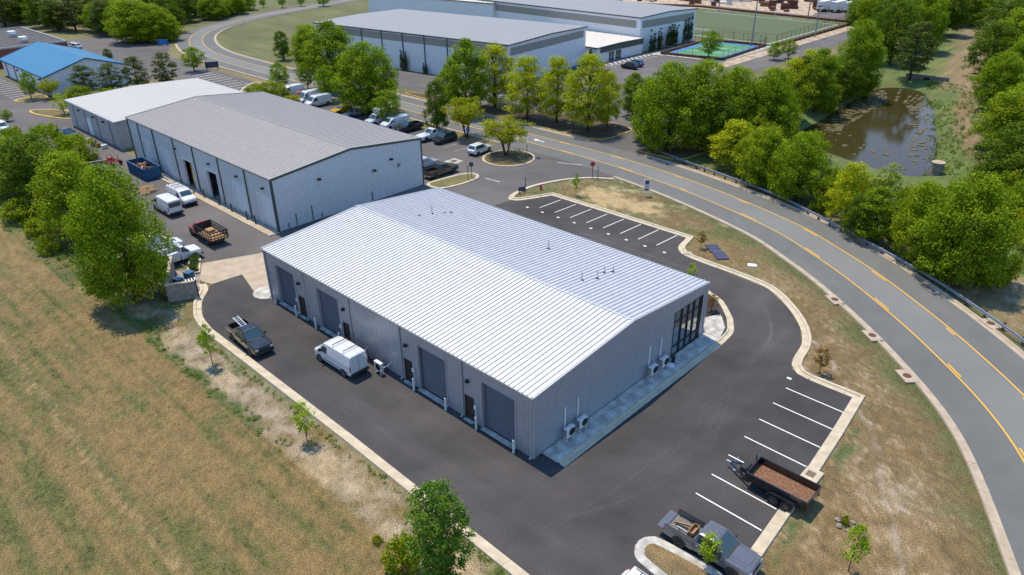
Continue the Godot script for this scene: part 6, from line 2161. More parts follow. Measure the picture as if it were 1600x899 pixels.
func park_vehicles():
	var up := PI / 2
	pickup("black crew cab pickup carrying a ladder, parked along the field kerb", Vector3(30.3, 0.036, -6.3), PI - 0.05, M.paint_black, {rim = M.rim_dark, bumper = M.black_plastic})
	var ld := MB.new()
	for z in [-0.24, 0.24]:
		ld.box(Vector3(-1.95, 1.6, z), Vector3(2.0, 0.08, 0.06), Basis(Vector3.BACK, -0.1))
	for i in 6:
		ld.tube([Vector3(-2.8 + i * 0.32, 1.685 - i * 0.032, -0.24), Vector3(-2.8 + i * 0.32, 1.685 - i * 0.032, 0.24)], [0.04, 0.04], 6)
	solid("ladder", ld, M.aluminium, "pale aluminium ladder leaning over the black pickup's bed", "ladder", "", Transform3D(Basis(Vector3.UP, PI - 0.05), Vector3(30.3, 0.036, -6.2)))
	van("white high roofed cargo van with two roof bars beside the roller doors", Vector3(21.1, 0.036, -2.45), 0.02, M.paint_white, {racks = [-1.75, -0.2], h = 2.35})
	pickup("grey pickup with lowered tailgate parked at the island", Vector3(-14.1, 0.036, 1.15), PI + 0.03, M.paint_grey, {gate_open = true, bed = M.bed_grey, rim = M.rim_dark})
	# tools in the grey pickup's bed
	var tf := Transform3D(Basis(Vector3.UP, PI + 0.03), Vector3(-14.1, 0.036, 1.15))
	var cr := MB.new()
	for k in [[Vector3(-1.15, 1.0, 0.0), Vector3(0.04, 0.45, 0.9)], [Vector3(-1.5, 1.0, 0.0), Vector3(0.04, 0.45, 0.9)], [Vector3(-1.32, 0.85, 0.0), Vector3(0.31, 0.2, 0.86)], [Vector3(-1.32, 1.05, 0.44), Vector3(0.31, 0.35, 0.03)], [Vector3(-1.32, 1.05, -0.44), Vector3(0.31, 0.35, 0.03)]]:
		cr.box(k[0], k[1])
	solid("wooden_box", cr, M.wood, "open wooden tool box standing in the grey pickup's bed", "box", "", tf)
	var names := ["brown wooden plank", "thin dark rod", "pale metal pipe", "short reddish board"]
	for i in 4:
		var pk := MB.new()
		pk.box(Vector3(-2.15 + 0.1 * i, 0.79 + 0.012 * i, -0.35 + 0.27 * i), Vector3(1.3 - 0.2 * i, 0.05, 0.1 - 0.015 * i), Basis(Vector3.UP, 0.35 - 0.22 * i))
		solid("loose_board", pk, [M.wood, M.dark_metal, M.aluminium, M.wood_dark][i], "%s lying in the grey pickup's bed" % names[i], "board", "", tf)
	dump_trailer(Vector3(-14.95, 0.036, 9.1), 0.0)
	car("white car with black roof bars at the end of the parking row", Vector3(-13.7, 0.036, -4.95), PI, M.paint_white, {roof_glass = true})
	# behind the older warehouse: noses towards the building
	pickup("white pickup parked under the narrow dark tree", Vector3(69.6, 0.034, 49.9), up, M.paint_white, {crew = false})
	car("black suv parked next to the white pickup by the road", Vector3(66.4, 0.034, 50.3), up, M.paint_black)
	car("white suv parked at the round island", Vector3(57.3, 0.034, 49.9), -up + 0.1, M.paint_white)
	pickup("dark brown pickup beside the grass island at the older warehouse corner", Vector3(53.75, 0.034, 38.2), -up, M.paint_brown, {crew = true})
	car("silver car half hidden behind the older warehouse corner", Vector3(58.3, 0.034, 38.9), -up, M.paint_silver)
	van("white service van beside the dark flatbed", Vector3(80.6, 0.034, 50.4), up, M.paint_white, {h = 2.0, racks = [-1.8, -0.6, 0.5]})
	box_truck("white box truck behind the small bright tree", Vector3(84.6, 0.034, 50.2), up)
	pickup("dark flatbed pickup parked beside the white service van", Vector3(76.6, 0.034, 50.4), up, M.paint_black, {crew = false})
	car("silver car parked under the big roadside tree", Vector3(93.2, 0.034, 50.3), up, M.paint_silver, {suv = false})
	car("yellow car beside the silver car", Vector3(97.4, 0.034, 50.2), up, M.paint_yellow, {suv = false})
	van("white van, nearer of the two by the little yellow bush", Vector3(105.6, 0.034, 50.0), up, M.paint_white, {h = 2.3})
	van("tall white van, farther of the two by the little yellow bush", Vector3(109.2, 0.034, 50.2), up, M.paint_white, {h = 2.65})
	car("dark red car beside the tall white van", Vector3(113.6, 0.034, 50.4), up, M.paint_red)
	van("white van at the far end of the row beyond the older warehouse", Vector3(118.4, 0.034, 51.4), up, M.paint_white, {h = 2.2})
	# yard
	van("white utility van with ladder racks and front towards the camera in the yard", Vector3(72.2, 0.03, 6.1), PI, M.paint_white, {h = 2.1, racks = [-1.9, -0.9, 0.1]})
	van("white van backed towards the camera beside the utility van", Vector3(70.1, 0.03, 3.1), 0.0, M.paint_white, {h = 2.3, rear_glass = true})
	stake_truck(Vector3(57.6, 0.03, 2.5), 0.0)
	service_truck("white service truck with tool lockers parked by the block wall enclosure", Vector3(53.2, 0.03, -3.4), -up)
	box_truck("white truck with loaded roof half hidden under the big tree", Vector3(57.0, 0.03, -4.0), -up)
	pickup("black pickup parked facing the older warehouse near the grey building", Vector3(119.0, 0.03, 6.0), PI + 0.25, M.paint_black)
	car("white car at the edge of the far yard", Vector3(134.0, 0.03, -0.4), PI, M.paint_white)
	car("white suv beside the brick building", Vector3(221.5, 0.026, 41.0), 0.2, M.paint_white)
	car("white car beyond the white suv at the brick building", Vector3(226.0, 0.026, 41.6), 0.2, M.paint_white, {suv = false})
	car("red car in the lot before the annex", Vector3(80.0, 0.024, 113.0), 0.0, M.paint_red)
	car("dark car in the lot before the annex, nearest the red car", Vector3(79.6, 0.024, 124.0), 0.0, M.paint_black)
	car("dark blue car in the lot before the annex", Vector3(80.4, 0.024, 127.4), 0.0, M.paint_blue)
	for i in 4:
		var tr := thing("box_trailer", "white box trailer, %s in the row beyond the sports field" % ["first", "second", "third", "fourth"][i], "trailer", Vector3(88 - i * 4.6, 0.02, 262 + i * 1.4), -up, "white trailers beyond the sports field")
		var bx := MB.new()
		bx.cbox(Vector3(0, 2.4, 0), Vector3(9.0, 2.8, 2.6), 0.05)
		part("cargo_box", bx, M.white_metal, tr)
		wheels(tr, [-3.2, -2.2], 1.25, 0.48, 0.3, M.rim_dark)
		var lg := MB.new()
		for z in [-0.8, 0.8]:
			lg.span(Vector3(2.6, 0.0, z - 0.08), Vector3(2.76, 1.0, z + 0.08))
		part("landing_leg", lg, M.dark_metal, tr)

# ---------------------------------------------------------------- fixtures, yard, sports ground, grass

func heat_pump(label: String, at: Vector3, turn: float, riser: float):
	var t := thing("heat_pump", label, "air conditioner", at, turn, "heat pumps around the new warehouse")
	var b := MB.new()
	b.cbox(Vector3(0, 0.78, 0), Vector3(0.36, 0.84, 0.95), 0.03)
	var body := part("casing", b, M.white_metal, t)
	var g := MB.new()
	for k in 4:
		var r := 0.09 + k * 0.08
		for i in 16:
			var a0 := TAU * i / 16
			var a1 := TAU * (i + 1) / 16
			g.tube([Vector3(-0.2, 0.8 + sin(a0) * r, 0.12 + cos(a0) * r), Vector3(-0.2, 0.8 + sin(a1) * r, 0.12 + cos(a1) * r)], [0.012, 0.012], 4, false)
	part("fan_grille", g, M.dark_metal, body)
	var f := MB.new()
	f.lathe_z([[0.33, 0.0], [0.33, 0.01]], 16, Vector3.ZERO)
	part("fan", f, M.dark_metal, body, Transform3D(Basis(Vector3.UP, PI / 2), Vector3(-0.188, 0.8, 0.12)))
	var sd := MB.new()
	for i in 8:
		sd.span(Vector3(-0.14, 0.46 + i * 0.085, -0.485), Vector3(0.14, 0.50 + i * 0.085, -0.47))
	part("side_louvre", sd, M.dark_metal, body)
	for z in [-0.36, 0.36]:
		var l := MB.new()
		l.span(Vector3(-0.2, 0.0, z - 0.03), Vector3(0.2, 0.05, z + 0.03))
		l.span(Vector3(-0.17, 0.05, z - 0.025), Vector3(-0.12, 0.36, z + 0.025))
		l.span(Vector3(0.12, 0.05, z - 0.025), Vector3(0.17, 0.36, z + 0.025))
		part("stand", l, M.white_metal, t)
	var p := MB.new()
	if riser > 1.5:
		p.span(Vector3(0.42, 0.9, -0.05), Vector3(0.50, riser, 0.05))
		p.span(Vector3(0.15, 0.85, -0.04), Vector3(0.50, 0.93, 0.04))
	else:
		p.tube([Vector3(0.15, 0.6, 0.3), Vector3(0.6, 0.6, 0.4), Vector3(0.85, 0.85, 0.55), Vector3(0.85, 1.1, 0.7)], [0.04, 0.05, 0.05, 0.05], 6)
	part("line_cover", p, M.pipe_white, t)

func make_fixtures():
	heat_pump("heat pump on the gable footpath closest to the roller door corner", Vector3(-0.55, 0.15, 3.45), 0.0, 2.8)
	heat_pump("second heat pump on the gable footpath from the roller door corner", Vector3(-0.55, 0.15, 5.0), 0.0, 2.85)
	heat_pump("third heat pump on the gable footpath, before the storefront pair", Vector3(-0.55, 0.15, 14.75), 0.0, 3.0)
	heat_pump("heat pump on the gable footpath nearest the storefront glass", Vector3(-0.55, 0.15, 16.5), 0.0, 3.05)
	heat_pump("heat pump standing off the long wall between the middle doors", Vector3(17.5, 0.04, -0.95), -PI / 2, 0.0)
	heat_pump("heat pump half hidden behind the white van", Vector3(21.0, 0.04, -0.95), -PI / 2, 0.0)
	var bn := MB.new()
	bn.tube([Vector3(0, 0, 0), Vector3(0, 0.62, 0), Vector3(0, 0.7, 0)], [0.17, 0.19, 0.15], 12)
	solid("waste_bin", bn, M.dark_metal, "small dark bin on the footpath by the storefront", "bin", "", Transform3D(Basis(), Vector3(-0.6, 0.15, 18.0)))
	var wl := MB.new()
	wl.tube([Vector3(0, 0, 0), Vector3(0, 0.06, 0)], [0.34, 0.32], 16)
	solid("manhole_cover", wl, M.pipe_white, "round white cover on the footpath by the heat pump", "cover", "", Transform3D(Basis(), Vector3(-0.75, 0.15, 17.4)))
	# guardrail: posts, blocks and a W beam in lengths
	var gl := smooth_line(v2([36.6, 69.6, 34.5, 68.8, 26.4, 66.6, 13.0, 63.2, 5.8, 60.1, -1.5, 56.3, -7.9, 52.8, -14.2, 48.9, -18.5, 45.6, -22.4, 42.4, -27, 37.2, -32, 30]), 1.9)
	var gr := thing("guardrail", "steel guardrail on wooden posts along the curved road", "guardrail")
	for i in gl.size() - 1:
		var a := Vector3(gl[i].x, 0, gl[i].y)
		var b := Vector3(gl[i + 1].x, 0, gl[i + 1].y)
		var d := (b - a).normalized()
		var nrm := Vector3(-d.z, 0, d.x)
		var mb := MB.new()
		var prof := [[0.0, 0.48], [0.07, 0.53], [0.0, 0.60], [0.0, 0.66], [0.07, 0.73], [0.0, 0.80]]
		for k in prof.size() - 1:
			mb.quad(a + nrm * prof[k][0] + Vector3.UP * prof[k][1], b + nrm * prof[k][0] + Vector3.UP * prof[k][1], b + nrm * prof[k + 1][0] + Vector3.UP * prof[k + 1][1], a + nrm * prof[k + 1][0] + Vector3.UP * prof[k + 1][1])
		part("beam", mb, M.guard, gr)
		var ps := MB.new()
		ps.box(Vector3.ZERO, Vector3(0.16, 0.95, 0.2), Basis(Vector3.UP, -atan2(d.z, d.x)))
		part("post", ps, M.post_wood, gr, Transform3D(Basis(), a - nrm * 0.28 + Vector3.UP * 0.38))
		var bk := MB.new()
		bk.box(Vector3.ZERO, Vector3(0.12, 0.3, 0.2), Basis(Vector3.UP, -atan2(d.z, d.x)))
		part("block", bk, M.post_wood, gr, Transform3D(Basis(), a - nrm * 0.1 + Vector3.UP * 0.64))
	sign_post("red stop sign on a post at the street entrance", Vector3(35.4, 0, 52.3), "stop")
	sign_post("thin sign post beside the stop sign", Vector3(34.5, 0, 52.5), "bare")
	sign_post("sign on a post on the small grass island by the warehouse corner", Vector3(49.0, 0.17, 40.2), "small")
	sign_post("second thin post on the small grass island", Vector3(48.7, 0.17, 39.2), "bare")
	sign_post("blue disabled parking sign beside the spreading tree", Vector3(63.6, 0, 53.3), "blue")
	sign_post("thin post on the round island", Vector3(49.4, 0.17, 53.0), "bare")
	# tall real-estate style board on the verge
	var bd := thing("sign_board", "tall blue and white sign board on the verge near the road", "sign", Vector3(25.2, 0, 51.6), -0.8)
	for z in [-0.38, 0.38]:
		var p := MB.new()
		p.span(Vector3(-0.05, 0, z - 0.05), Vector3(0.05, 2.5, z + 0.05))
		part("post", p, M.sign_white, bd)
	var pn := MB.new()
	pn.span(Vector3(-0.03, 0.8, -0.325), Vector3(0.03, 2.4, 0.325))
	part("panel", pn, M.sign_white, bd)
	for k in [[1.75, 2.35, "sign_dark"], [1.2, 1.65, "paint_silver"], [0.85, 1.1, "sign_dark"]]:
		var q := MB.new()
		q.span(Vector3(-0.045, k[0], -0.29), Vector3(-0.032, k[1], 0.29))
		part("print", q, M[k[2]], bd)
	# low dark sign by the entrance tip, hydrant, mailbox
	var ms := thing("low_sign", "low dark sign on posts at the tip of the grassy verge", "sign", Vector3(39.0, 0, 40.6), -0.5)
	for z in [-0.4, 0.4]:
		var p := MB.new()
		p.span(Vector3(-0.05, 0, z - 0.05), Vector3(0.05, 1.0, z + 0.05))
		part("post", p, M.dark_metal, ms)
	var mp := MB.new()
	mp.span(Vector3(-0.04, 0.35, -0.5), Vector3(0.04, 0.98, 0.5))
	part("panel", mp, M.sign_dark, ms)
	sign_post("thin flag post beside the low dark sign", Vector3(39.2, 0, 41.6), "bare")
	var hy := thing("fire_hydrant", "red fire hydrant on the grassy verge tip", "hydrant", Vector3(38.0, 0, 43.6))
	var hb := MB.new()
	hb.tube([Vector3.ZERO, Vector3(0, 0.1, 0), Vector3(0, 0.12, 0), Vector3(0, 0.6, 0), Vector3(0, 0.66, 0), Vector3(0, 0.82, 0)], [0.2, 0.2, 0.14, 0.14, 0.18, 0.05], 12)
	part("barrel", hb, M.hydrant_red, hy)
	for s in [-1.0, 1.0]:
		var nz_ := MB.new()
		nz_.tube([Vector3(0, 0.48, s * 0.1), Vector3(0, 0.48, s * 0.24)], [0.07, 0.07], 8)
		part("nozzle", nz_, M.hydrant_red, hy)
	# vault covers on the verge
	for k in [[9.2, 42.2, "nearer the lot kerb"], [7.6, 41.0, "nearer the road"]]:
		var vt := thing("vault_cover", "dark slatted vault cover set in the verge, %s" % k[2], "cover", Vector3(k[0], 0, k[1]), -0.75, "vault covers in the verge")
		var fr := MB.new()
		fr.cbox(Vector3(0, 0.06, 0), Vector3(2.2, 0.12, 1.5), 0.02)
		part("frame", fr, M.sign_dark, vt)
		for i in 3:
			var s := MB.new()
			s.cbox(Vector3(-0.7 + i * 0.7, 0.135, 0), Vector3(0.62, 0.05, 1.35), 0.01)
			part("panel", s, M.sign_dark, vt)
	for k in [[11.4, 38.9, "pale flat stone slab by the kerb at the bend"], [4.3, 41.0, "small white utility lid on the verge"]]:
		var s := MB.new()
		s.cbox(Vector3(0, 0.08, 0), Vector3(1.0, 0.16, 0.7), 0.03)
		solid("utility_lid", s, M.sign_white if k[0] < 10 else M.kerb, k[2], "cover", "", Transform3D(Basis(Vector3.UP, 0.5), Vector3(k[0] - 0.7, 0, k[1])))
	var r := RandomNumberGenerator.new()
	r.seed = 6
	for i in 6:
		var s := MB.new()
		var k := r.randf_range(0.12, 0.2)
		s.cbox(Vector3.ZERO, Vector3(k * 2.2, k * 1.2, k * 1.7), k * 0.45)
		solid("stone", s, M.grey_block, "pale stone in the ring round the tiny verge shrub", "stone", "stones round the tiny shrub", Transform3D(Basis(Vector3.UP, r.randf() * TAU), Vector3(-19.4 + cos(TAU * i / 6) * 0.55, k * 0.4, 9.4 + sin(TAU * i / 6) * 0.55)))
	# road signs far away
	for k in [[160.0, 53.6, 1.2, "dark two panel sign by the road opposite the meadow"], [206.0, 60.6, 0.8, "blue sign by the far car park entrance"]]:
		var rs := thing("road_sign", k[3], "sign", Vector3(k[0], 0, k[1]), k[2])
		var a := MB.new()
		a.span(Vector3(-1.6, 0.4, -0.08), Vector3(1.6, 1.9, 0.08))
		part("panel", a, M.sign_dark if k[0] < 200 else M.court_blue, rs)
		for x in [-1.3, 1.3]:
			var p := MB.new()
			p.span(Vector3(x - 0.08, 0, -0.18), Vector3(x + 0.08, 2.0, -0.09))
			part("post", p, M.dark_metal, rs)
	# concrete riser at the pond
	var rz := thing("pond_riser", "round concrete riser at the pond edge", "drain", Vector3(-1.2, -1.4, 91.2))
	var rb := MB.new()
	rb.tube([Vector3.ZERO, Vector3(0, 2.4, 0), Vector3(0, 2.5, 0)], [0.95, 0.92, 0.85], 18)
	part("shaft", rb, M.grey_block, rz)
	var rt := MB.new()
	rt.tube([Vector3(0, 2.5, 0), Vector3(0, 2.58, 0)], [1.0, 0.95], 18)
	part("lid", rt, M.old_concrete, rz)
	var hw := thing("culvert_headwall", "concrete culvert wall at the pond inlet", "wall", Vector3(20.5, -1.0, 158.5), 0.1)
	var h1 := MB.new()
	h1.span(Vector3(-4.5, 0, -0.25), Vector3(4.5, 1.9, 0.25))
	part("wall", h1, M.grey_block, hw)
	var h2 := MB.new()
	h2.tube([Vector3(0, 0.8, -0.5), Vector3(0, 0.8, 0.6)], [0.75, 0.75], 16)
	part("pipe", h2, M.dark_metal, hw)

func sign_post(label: String, at: Vector3, kind: String):
	var t := thing("sign_post", label, "sign", at, -0.8 + PI)
	var p := MB.new()
	p.tube([Vector3.ZERO, Vector3(0, 2.4 if kind != "bare" else 2.0, 0)], [0.05, 0.05], 6)
	part("post", p, M.dark_metal, t)
	if kind == "bare":
		var c := MB.new()
		c.cbox(Vector3(0, 2.02, 0), Vector3(0.08, 0.06, 0.3), 0.01)
		part("plate", c, M.dark_metal, t)
	elif kind == "stop":
		var s := MB.new()
		s.lathe_z([[0.38, -0.01], [0.38, 0.01]], 8, Vector3.ZERO)
		var o := part("plate", s, M.sign_red, t, Transform3D(Basis(Vector3.UP, PI / 2) * Basis(Vector3.BACK, PI / 8), Vector3(0.06, 2.3, 0)))
		var b := MB.new()
		b.lathe_z([[0.34, -0.02], [0.34, -0.012]], 8, Vector3.ZERO)
		part("back", b, M.sign_red, o)
	else:
		var s := MB.new()
		s.span(Vector3(0.052, 1.75, -0.3), Vector3(0.07, 2.4, 0.3))
		part("plate", s, M.court_blue if kind == "blue" else M.sign_dark, t)

func make_yard():
	# block wall enclosure with a planter
	var e := thing("block_enclosure", "grey block wall enclosure holding blue bins beside the apron", "enclosure", Vector3(45.2, 0, -6.1), -0.47)
	var wl := MB.new()
	wl.span(Vector3(-1.6, 0, -1.35), Vector3(-1.35, 1.9, 1.55))
	part("wall", wl, M.grey_block, e)
	var w2 := MB.new()
	w2.span(Vector3(-1.348, 0, -1.35), Vector3(6.0, 1.9, -1.1))
	part("wall", w2, M.grey_block, e)
	var cp := MB.new()
	cp.span(Vector3(-1.65, 1.902, -1.4), Vector3(-1.3, 1.98, 1.6))
	cp.span(Vector3(-1.298, 1.902, -1.4), Vector3(6.05, 1.98, -1.05))
	part("coping", cp, M.old_concrete, e)
	var gt := MB.new()
	gt.span(Vector3(-1.7, 0, 1.56), Vector3(-1.5, 2.1, 1.68))
	part("gate_post", gt, M.iron, e)
	var fl := MB.new()
	fl.span(Vector3(-1.3, 0.0, -1.05), Vector3(6, 0.06, 1.6))
	part("slab", fl, M.grey_block, e)
	for k in [[0.0, 0.3, "blue waste bin nearest the wall corner"], [1.4, -0.4, "blue waste bin at the back of the enclosure"], [2.7, 0.6, "blue barrel shaped bin by the planter"]]:
		var bn := MB.new()
		bn.cbox(Vector3(0, 0.55, 0), Vector3(0.9, 1.1, 0.8), 0.05)
		var o := thing("waste_bin", k[2], "bin", e.transform * Vector3(k[0], 0.06, k[1]), 0.3, "blue bins in the enclosure")
		part("body", bn, M.dumpster_blue, o)
		var lid := MB.new()
		lid.cbox(Vector3(0, 1.13, 0), Vector3(0.96, 0.06, 0.86), 0.02)
		part("lid", lid, M.dumpster_blue, o)
	var pl := thing("pallet", "pale wooden pallet leaning among the blue bins", "pallet", e.transform * Vector3(0.6, 0.9, 0.9), -0.3)
	for i in 4:
		var s := MB.new()
		s.box(Vector3(0, 0.3 * 0, -0.45 + i * 0.3), Vector3(1.2, 0.03, 0.12), Basis(Vector3.BACK, 0.3))
		part("slat", s, M.white_metal, pl)
	var pt := thing("planter", "kerbed planter with tall grass beside the enclosure", "planter", Vector3(50.3, 0, -2.5), -0.47)
	var pk := MB.new()
	pk.span(Vector3(-1.9, 0, -0.7), Vector3(1.9, 0.3, -0.5))
	pk.span(Vector3(-1.9, 0, 0.5), Vector3(1.9, 0.3, 0.7))
	pk.span(Vector3(-1.9, 0, -0.498), Vector3(-1.7, 0.3, 0.498))
	pk.span(Vector3(1.7, 0, -0.498), Vector3(1.9, 0.3, 0.498))
	part("kerb", pk, M.kerb, pt)
	var so := MB.new()
	so.span(Vector3(-1.69, 0, -0.49), Vector3(1.69, 0.2, 0.49))
	part("soil", so, M.iron, pt)
	var L := Leaves.new()
	L.r.seed = 8
	for c in [[-1.0, 0.0], [1.1, 0.1]]:
		for i in 120:
			var a := L.r.randf() * TAU
			var d := Vector3(cos(a) * 0.5, 1.0, sin(a) * 0.5).normalized()
			L.leaf(Vector3(c[0], 0.2, c[1]) + Vector3(cos(a), 0, sin(a)) * 0.15, d, Vector3(cos(a), 0.3, sin(a)), L.r.randf_range(0.7, 1.2), 0.09, Color(0.22, 0.30, 0.09))
	part("tall_grass", L.mesh(), M.leaf, pt)
	# blue roll-off dumpster with scrap
	var d := thing("rolloff_dumpster", "blue roll off dumpster full of scrap beside the older warehouse", "dumpster", Vector3(88.0, 0, 7.3), 0.0)
	for k in [[Vector3(-3.3, 0.15, -1.2), Vector3(3.3, 1.9, -1.12)], [Vector3(-3.3, 0.15, 1.12), Vector3(3.3, 1.9, 1.2)], [Vector3(-3.3, 0.15, -1.118), Vector3(-3.22, 1.9, 1.118)], [Vector3(3.22, 0.15, -1.118), Vector3(3.3, 1.9, 1.118)]]:
		var s := MB.new()
		s.span(k[0], k[1])
		part("side", s, M.dumpster_blue, d)
	var rb := MB.new()
	for i in 10:
		for z in [-1.24, 1.24]:
			rb.box(Vector3(-3.1 + i * 0.68, 1.0, z), Vector3(0.12, 1.7, 0.1))
	for z in [-1.24, 1.24]:
		rb.box(Vector3(0, 1.88, z), Vector3(6.6, 0.12, 0.14))
	part("rib", rb, M.dumpster_blue, d)
	var fl2 := MB.new()
	fl2.span(Vector3(-3.2, 0.2, -1.1), Vector3(3.2, 0.9, 1.1))
	part("scrap_bed", fl2, M.scrap, d)
	var r := RandomNumberGenerator.new()
	r.seed = 31
	for i in 26:
		var s := MB.new()
		s.cbox(Vector3.ZERO, Vector3(r.randf_range(0.4, 1.5), r.randf_range(0.05, 0.3), r.randf_range(0.1, 0.5)), 0.01)
		solid("scrap_piece", s, [M.scrap, M.wood, M.wood_dark, M.iron][r.randi() % 4], "scrap board or metal piece lying in the blue dumpster", "scrap", "scrap in the blue dumpster", Transform3D(Basis.from_euler(Vector3(r.randf_range(-0.3, 0.3), r.randf() * TAU, r.randf_range(-0.3, 0.3))), Vector3(88.0 + r.randf_range(-2.7, 2.7), 1.1 + r.randf_range(0.0, 0.35), 7.3 + r.randf_range(-0.8, 0.8))))
	for i in 7:
		var s := MB.new()
		for j in 4:
			s.box(Vector3(0, 0.1, -0.45 + j * 0.3), Vector3(1.2, 0.03, 0.14))
		for x in [-0.5, 0.0, 0.5]:
			s.box(Vector3(x, 0.05, 0), Vector3(0.09, 0.08, 1.0))
		solid("pallet", s, M.wood, "wooden pallet lying in the yard between the dumpster and white van", "pallet", "pallets by the dumpster", Transform3D(Basis(Vector3.UP, r.randf() * TAU), Vector3(80.6 + r.randf_range(-1.8, 1.4), 0.03 + 0.14 * (i % 3), 4.6 + r.randf_range(-1.0, 1.2))))
	for i in 14:
		var s := MB.new()
		s.box(Vector3.ZERO, Vector3(r.randf_range(1.5, 5.0), 0.1, 0.14))
		solid("steel_beam", s, [M.white_metal, M.aluminium, M.scrap][i % 3], "long metal section stacked along the older warehouse wall", "beam", "metal sections by the wall", Transform3D(Basis(Vector3.UP, r.randf_range(-0.12, 0.12)), Vector3(87.0 + r.randf_range(-3.5, 2.0), 0.1 + 0.11 * (i / 5), 8.55 + 0.16 * (i % 5))))
	for i in 8:
		var s := MB.new()
		s.cbox(Vector3(0, 0.35, 0), Vector3(r.randf_range(0.6, 1.3), 0.7, r.randf_range(0.5, 1.0)), 0.05)
		solid("yard_crate", s, [M.white_metal, M.rust, M.dumpster_blue, M.wood][i % 4], "small crate or drum beside the grey building wall", "crate", "crates by the grey building", Transform3D(Basis(Vector3.UP, r.randf() * TAU), Vector3(107.5 + i * 1.6, 0.03, 8.5 + r.randf_range(-1.2, 0.4))))
	var rd := thing("red_machine", "red machine with frame standing beyond the blue dumpster", "machine", Vector3(96.6, 0.03, 5.8), 0.4)
	var rm := MB.new()
	for i in 7:
		rm.box(Vector3(-0.9 + i * 0.3, 0.7 + 0.12 * (i % 3), 0), Vector3(0.08, 0.1, 1.6), Basis(Vector3.RIGHT, 0.1 * (i % 2)))
	rm.box(Vector3(0, 0.6, 0.7), Vector3(2.4, 0.12, 0.12))
	rm.box(Vector3(0, 0.6, -0.7), Vector3(2.4, 0.12, 0.12))
	rm.cbox(Vector3(0.7, 1.0, 0.1), Vector3(0.6, 0.4, 0.5), 0.04)
	part("body", rm, M.hydrant_red, rd)
	wheels(rd, [-0.6], 0.85, 0.35, 0.2, M.rim_dark)
	var rf := MB.new()
	for x in [-0.7, 0.7]:
		rf.tube([Vector3(x, 0, -0.6), Vector3(x, 1.7, -0.4), Vector3(x, 1.7, 0.4), Vector3(x, 0, 0.6)], [0.05, 0.05, 0.05, 0.05], 6)
	part("frame", rf, M.iron, rd)
	var sl := MB.new()
	sl.span(Vector3(-2.6, 0, -0.15), Vector3(2.6, 0.75, 0.15))
	solid("low_wall", sl, M.grey_block, "low grey block wall at the end of the yard", "wall", "", Transform3D(Basis(Vector3.UP, 1.2), Vector3(99.0, 0, 3.0)))

func fence(label: String, pts: PackedVector2Array, h: float, wall: float):
	var t := thing("chain_fence", label, "fence")
	if wall > 0.0:
		var w := MB.new()
		sweep(w, pts, [[-0.2, 0.0], [-0.2, wall], [0.2, wall], [0.2, 0.0]])
		part("base_wall", w, M.wood_dark, t)
	var line := smooth_line(pts, 3.0)
	for i in line.size():
		var p := MB.new()
		p.tube([Vector3(line[i].x, 0, line[i].y), Vector3(line[i].x, h, line[i].y)], [0.05, 0.05], 5)
		part("post", p, M.fence_black, t)
	var rl := MB.new()
	for y in [wall + 0.15, h]:
		for i in line.size() - 1:
			rl.tube([Vector3(line[i].x, y, line[i].y), Vector3(line[i + 1].x, y, line[i + 1].y)], [0.035, 0.035], 4)
	part("rail", rl, M.fence_black, t)
	var m := MB.new()
	for i in line.size() - 1:
		for k in 5:
			var a := line[i].lerp(line[i + 1], k / 5.0)
			m.tube([Vector3(a.x, wall, a.y), Vector3(a.x, h, a.y)], [0.012, 0.012], 3, false)
	part("mesh_wire", m, M.fence_black, t)

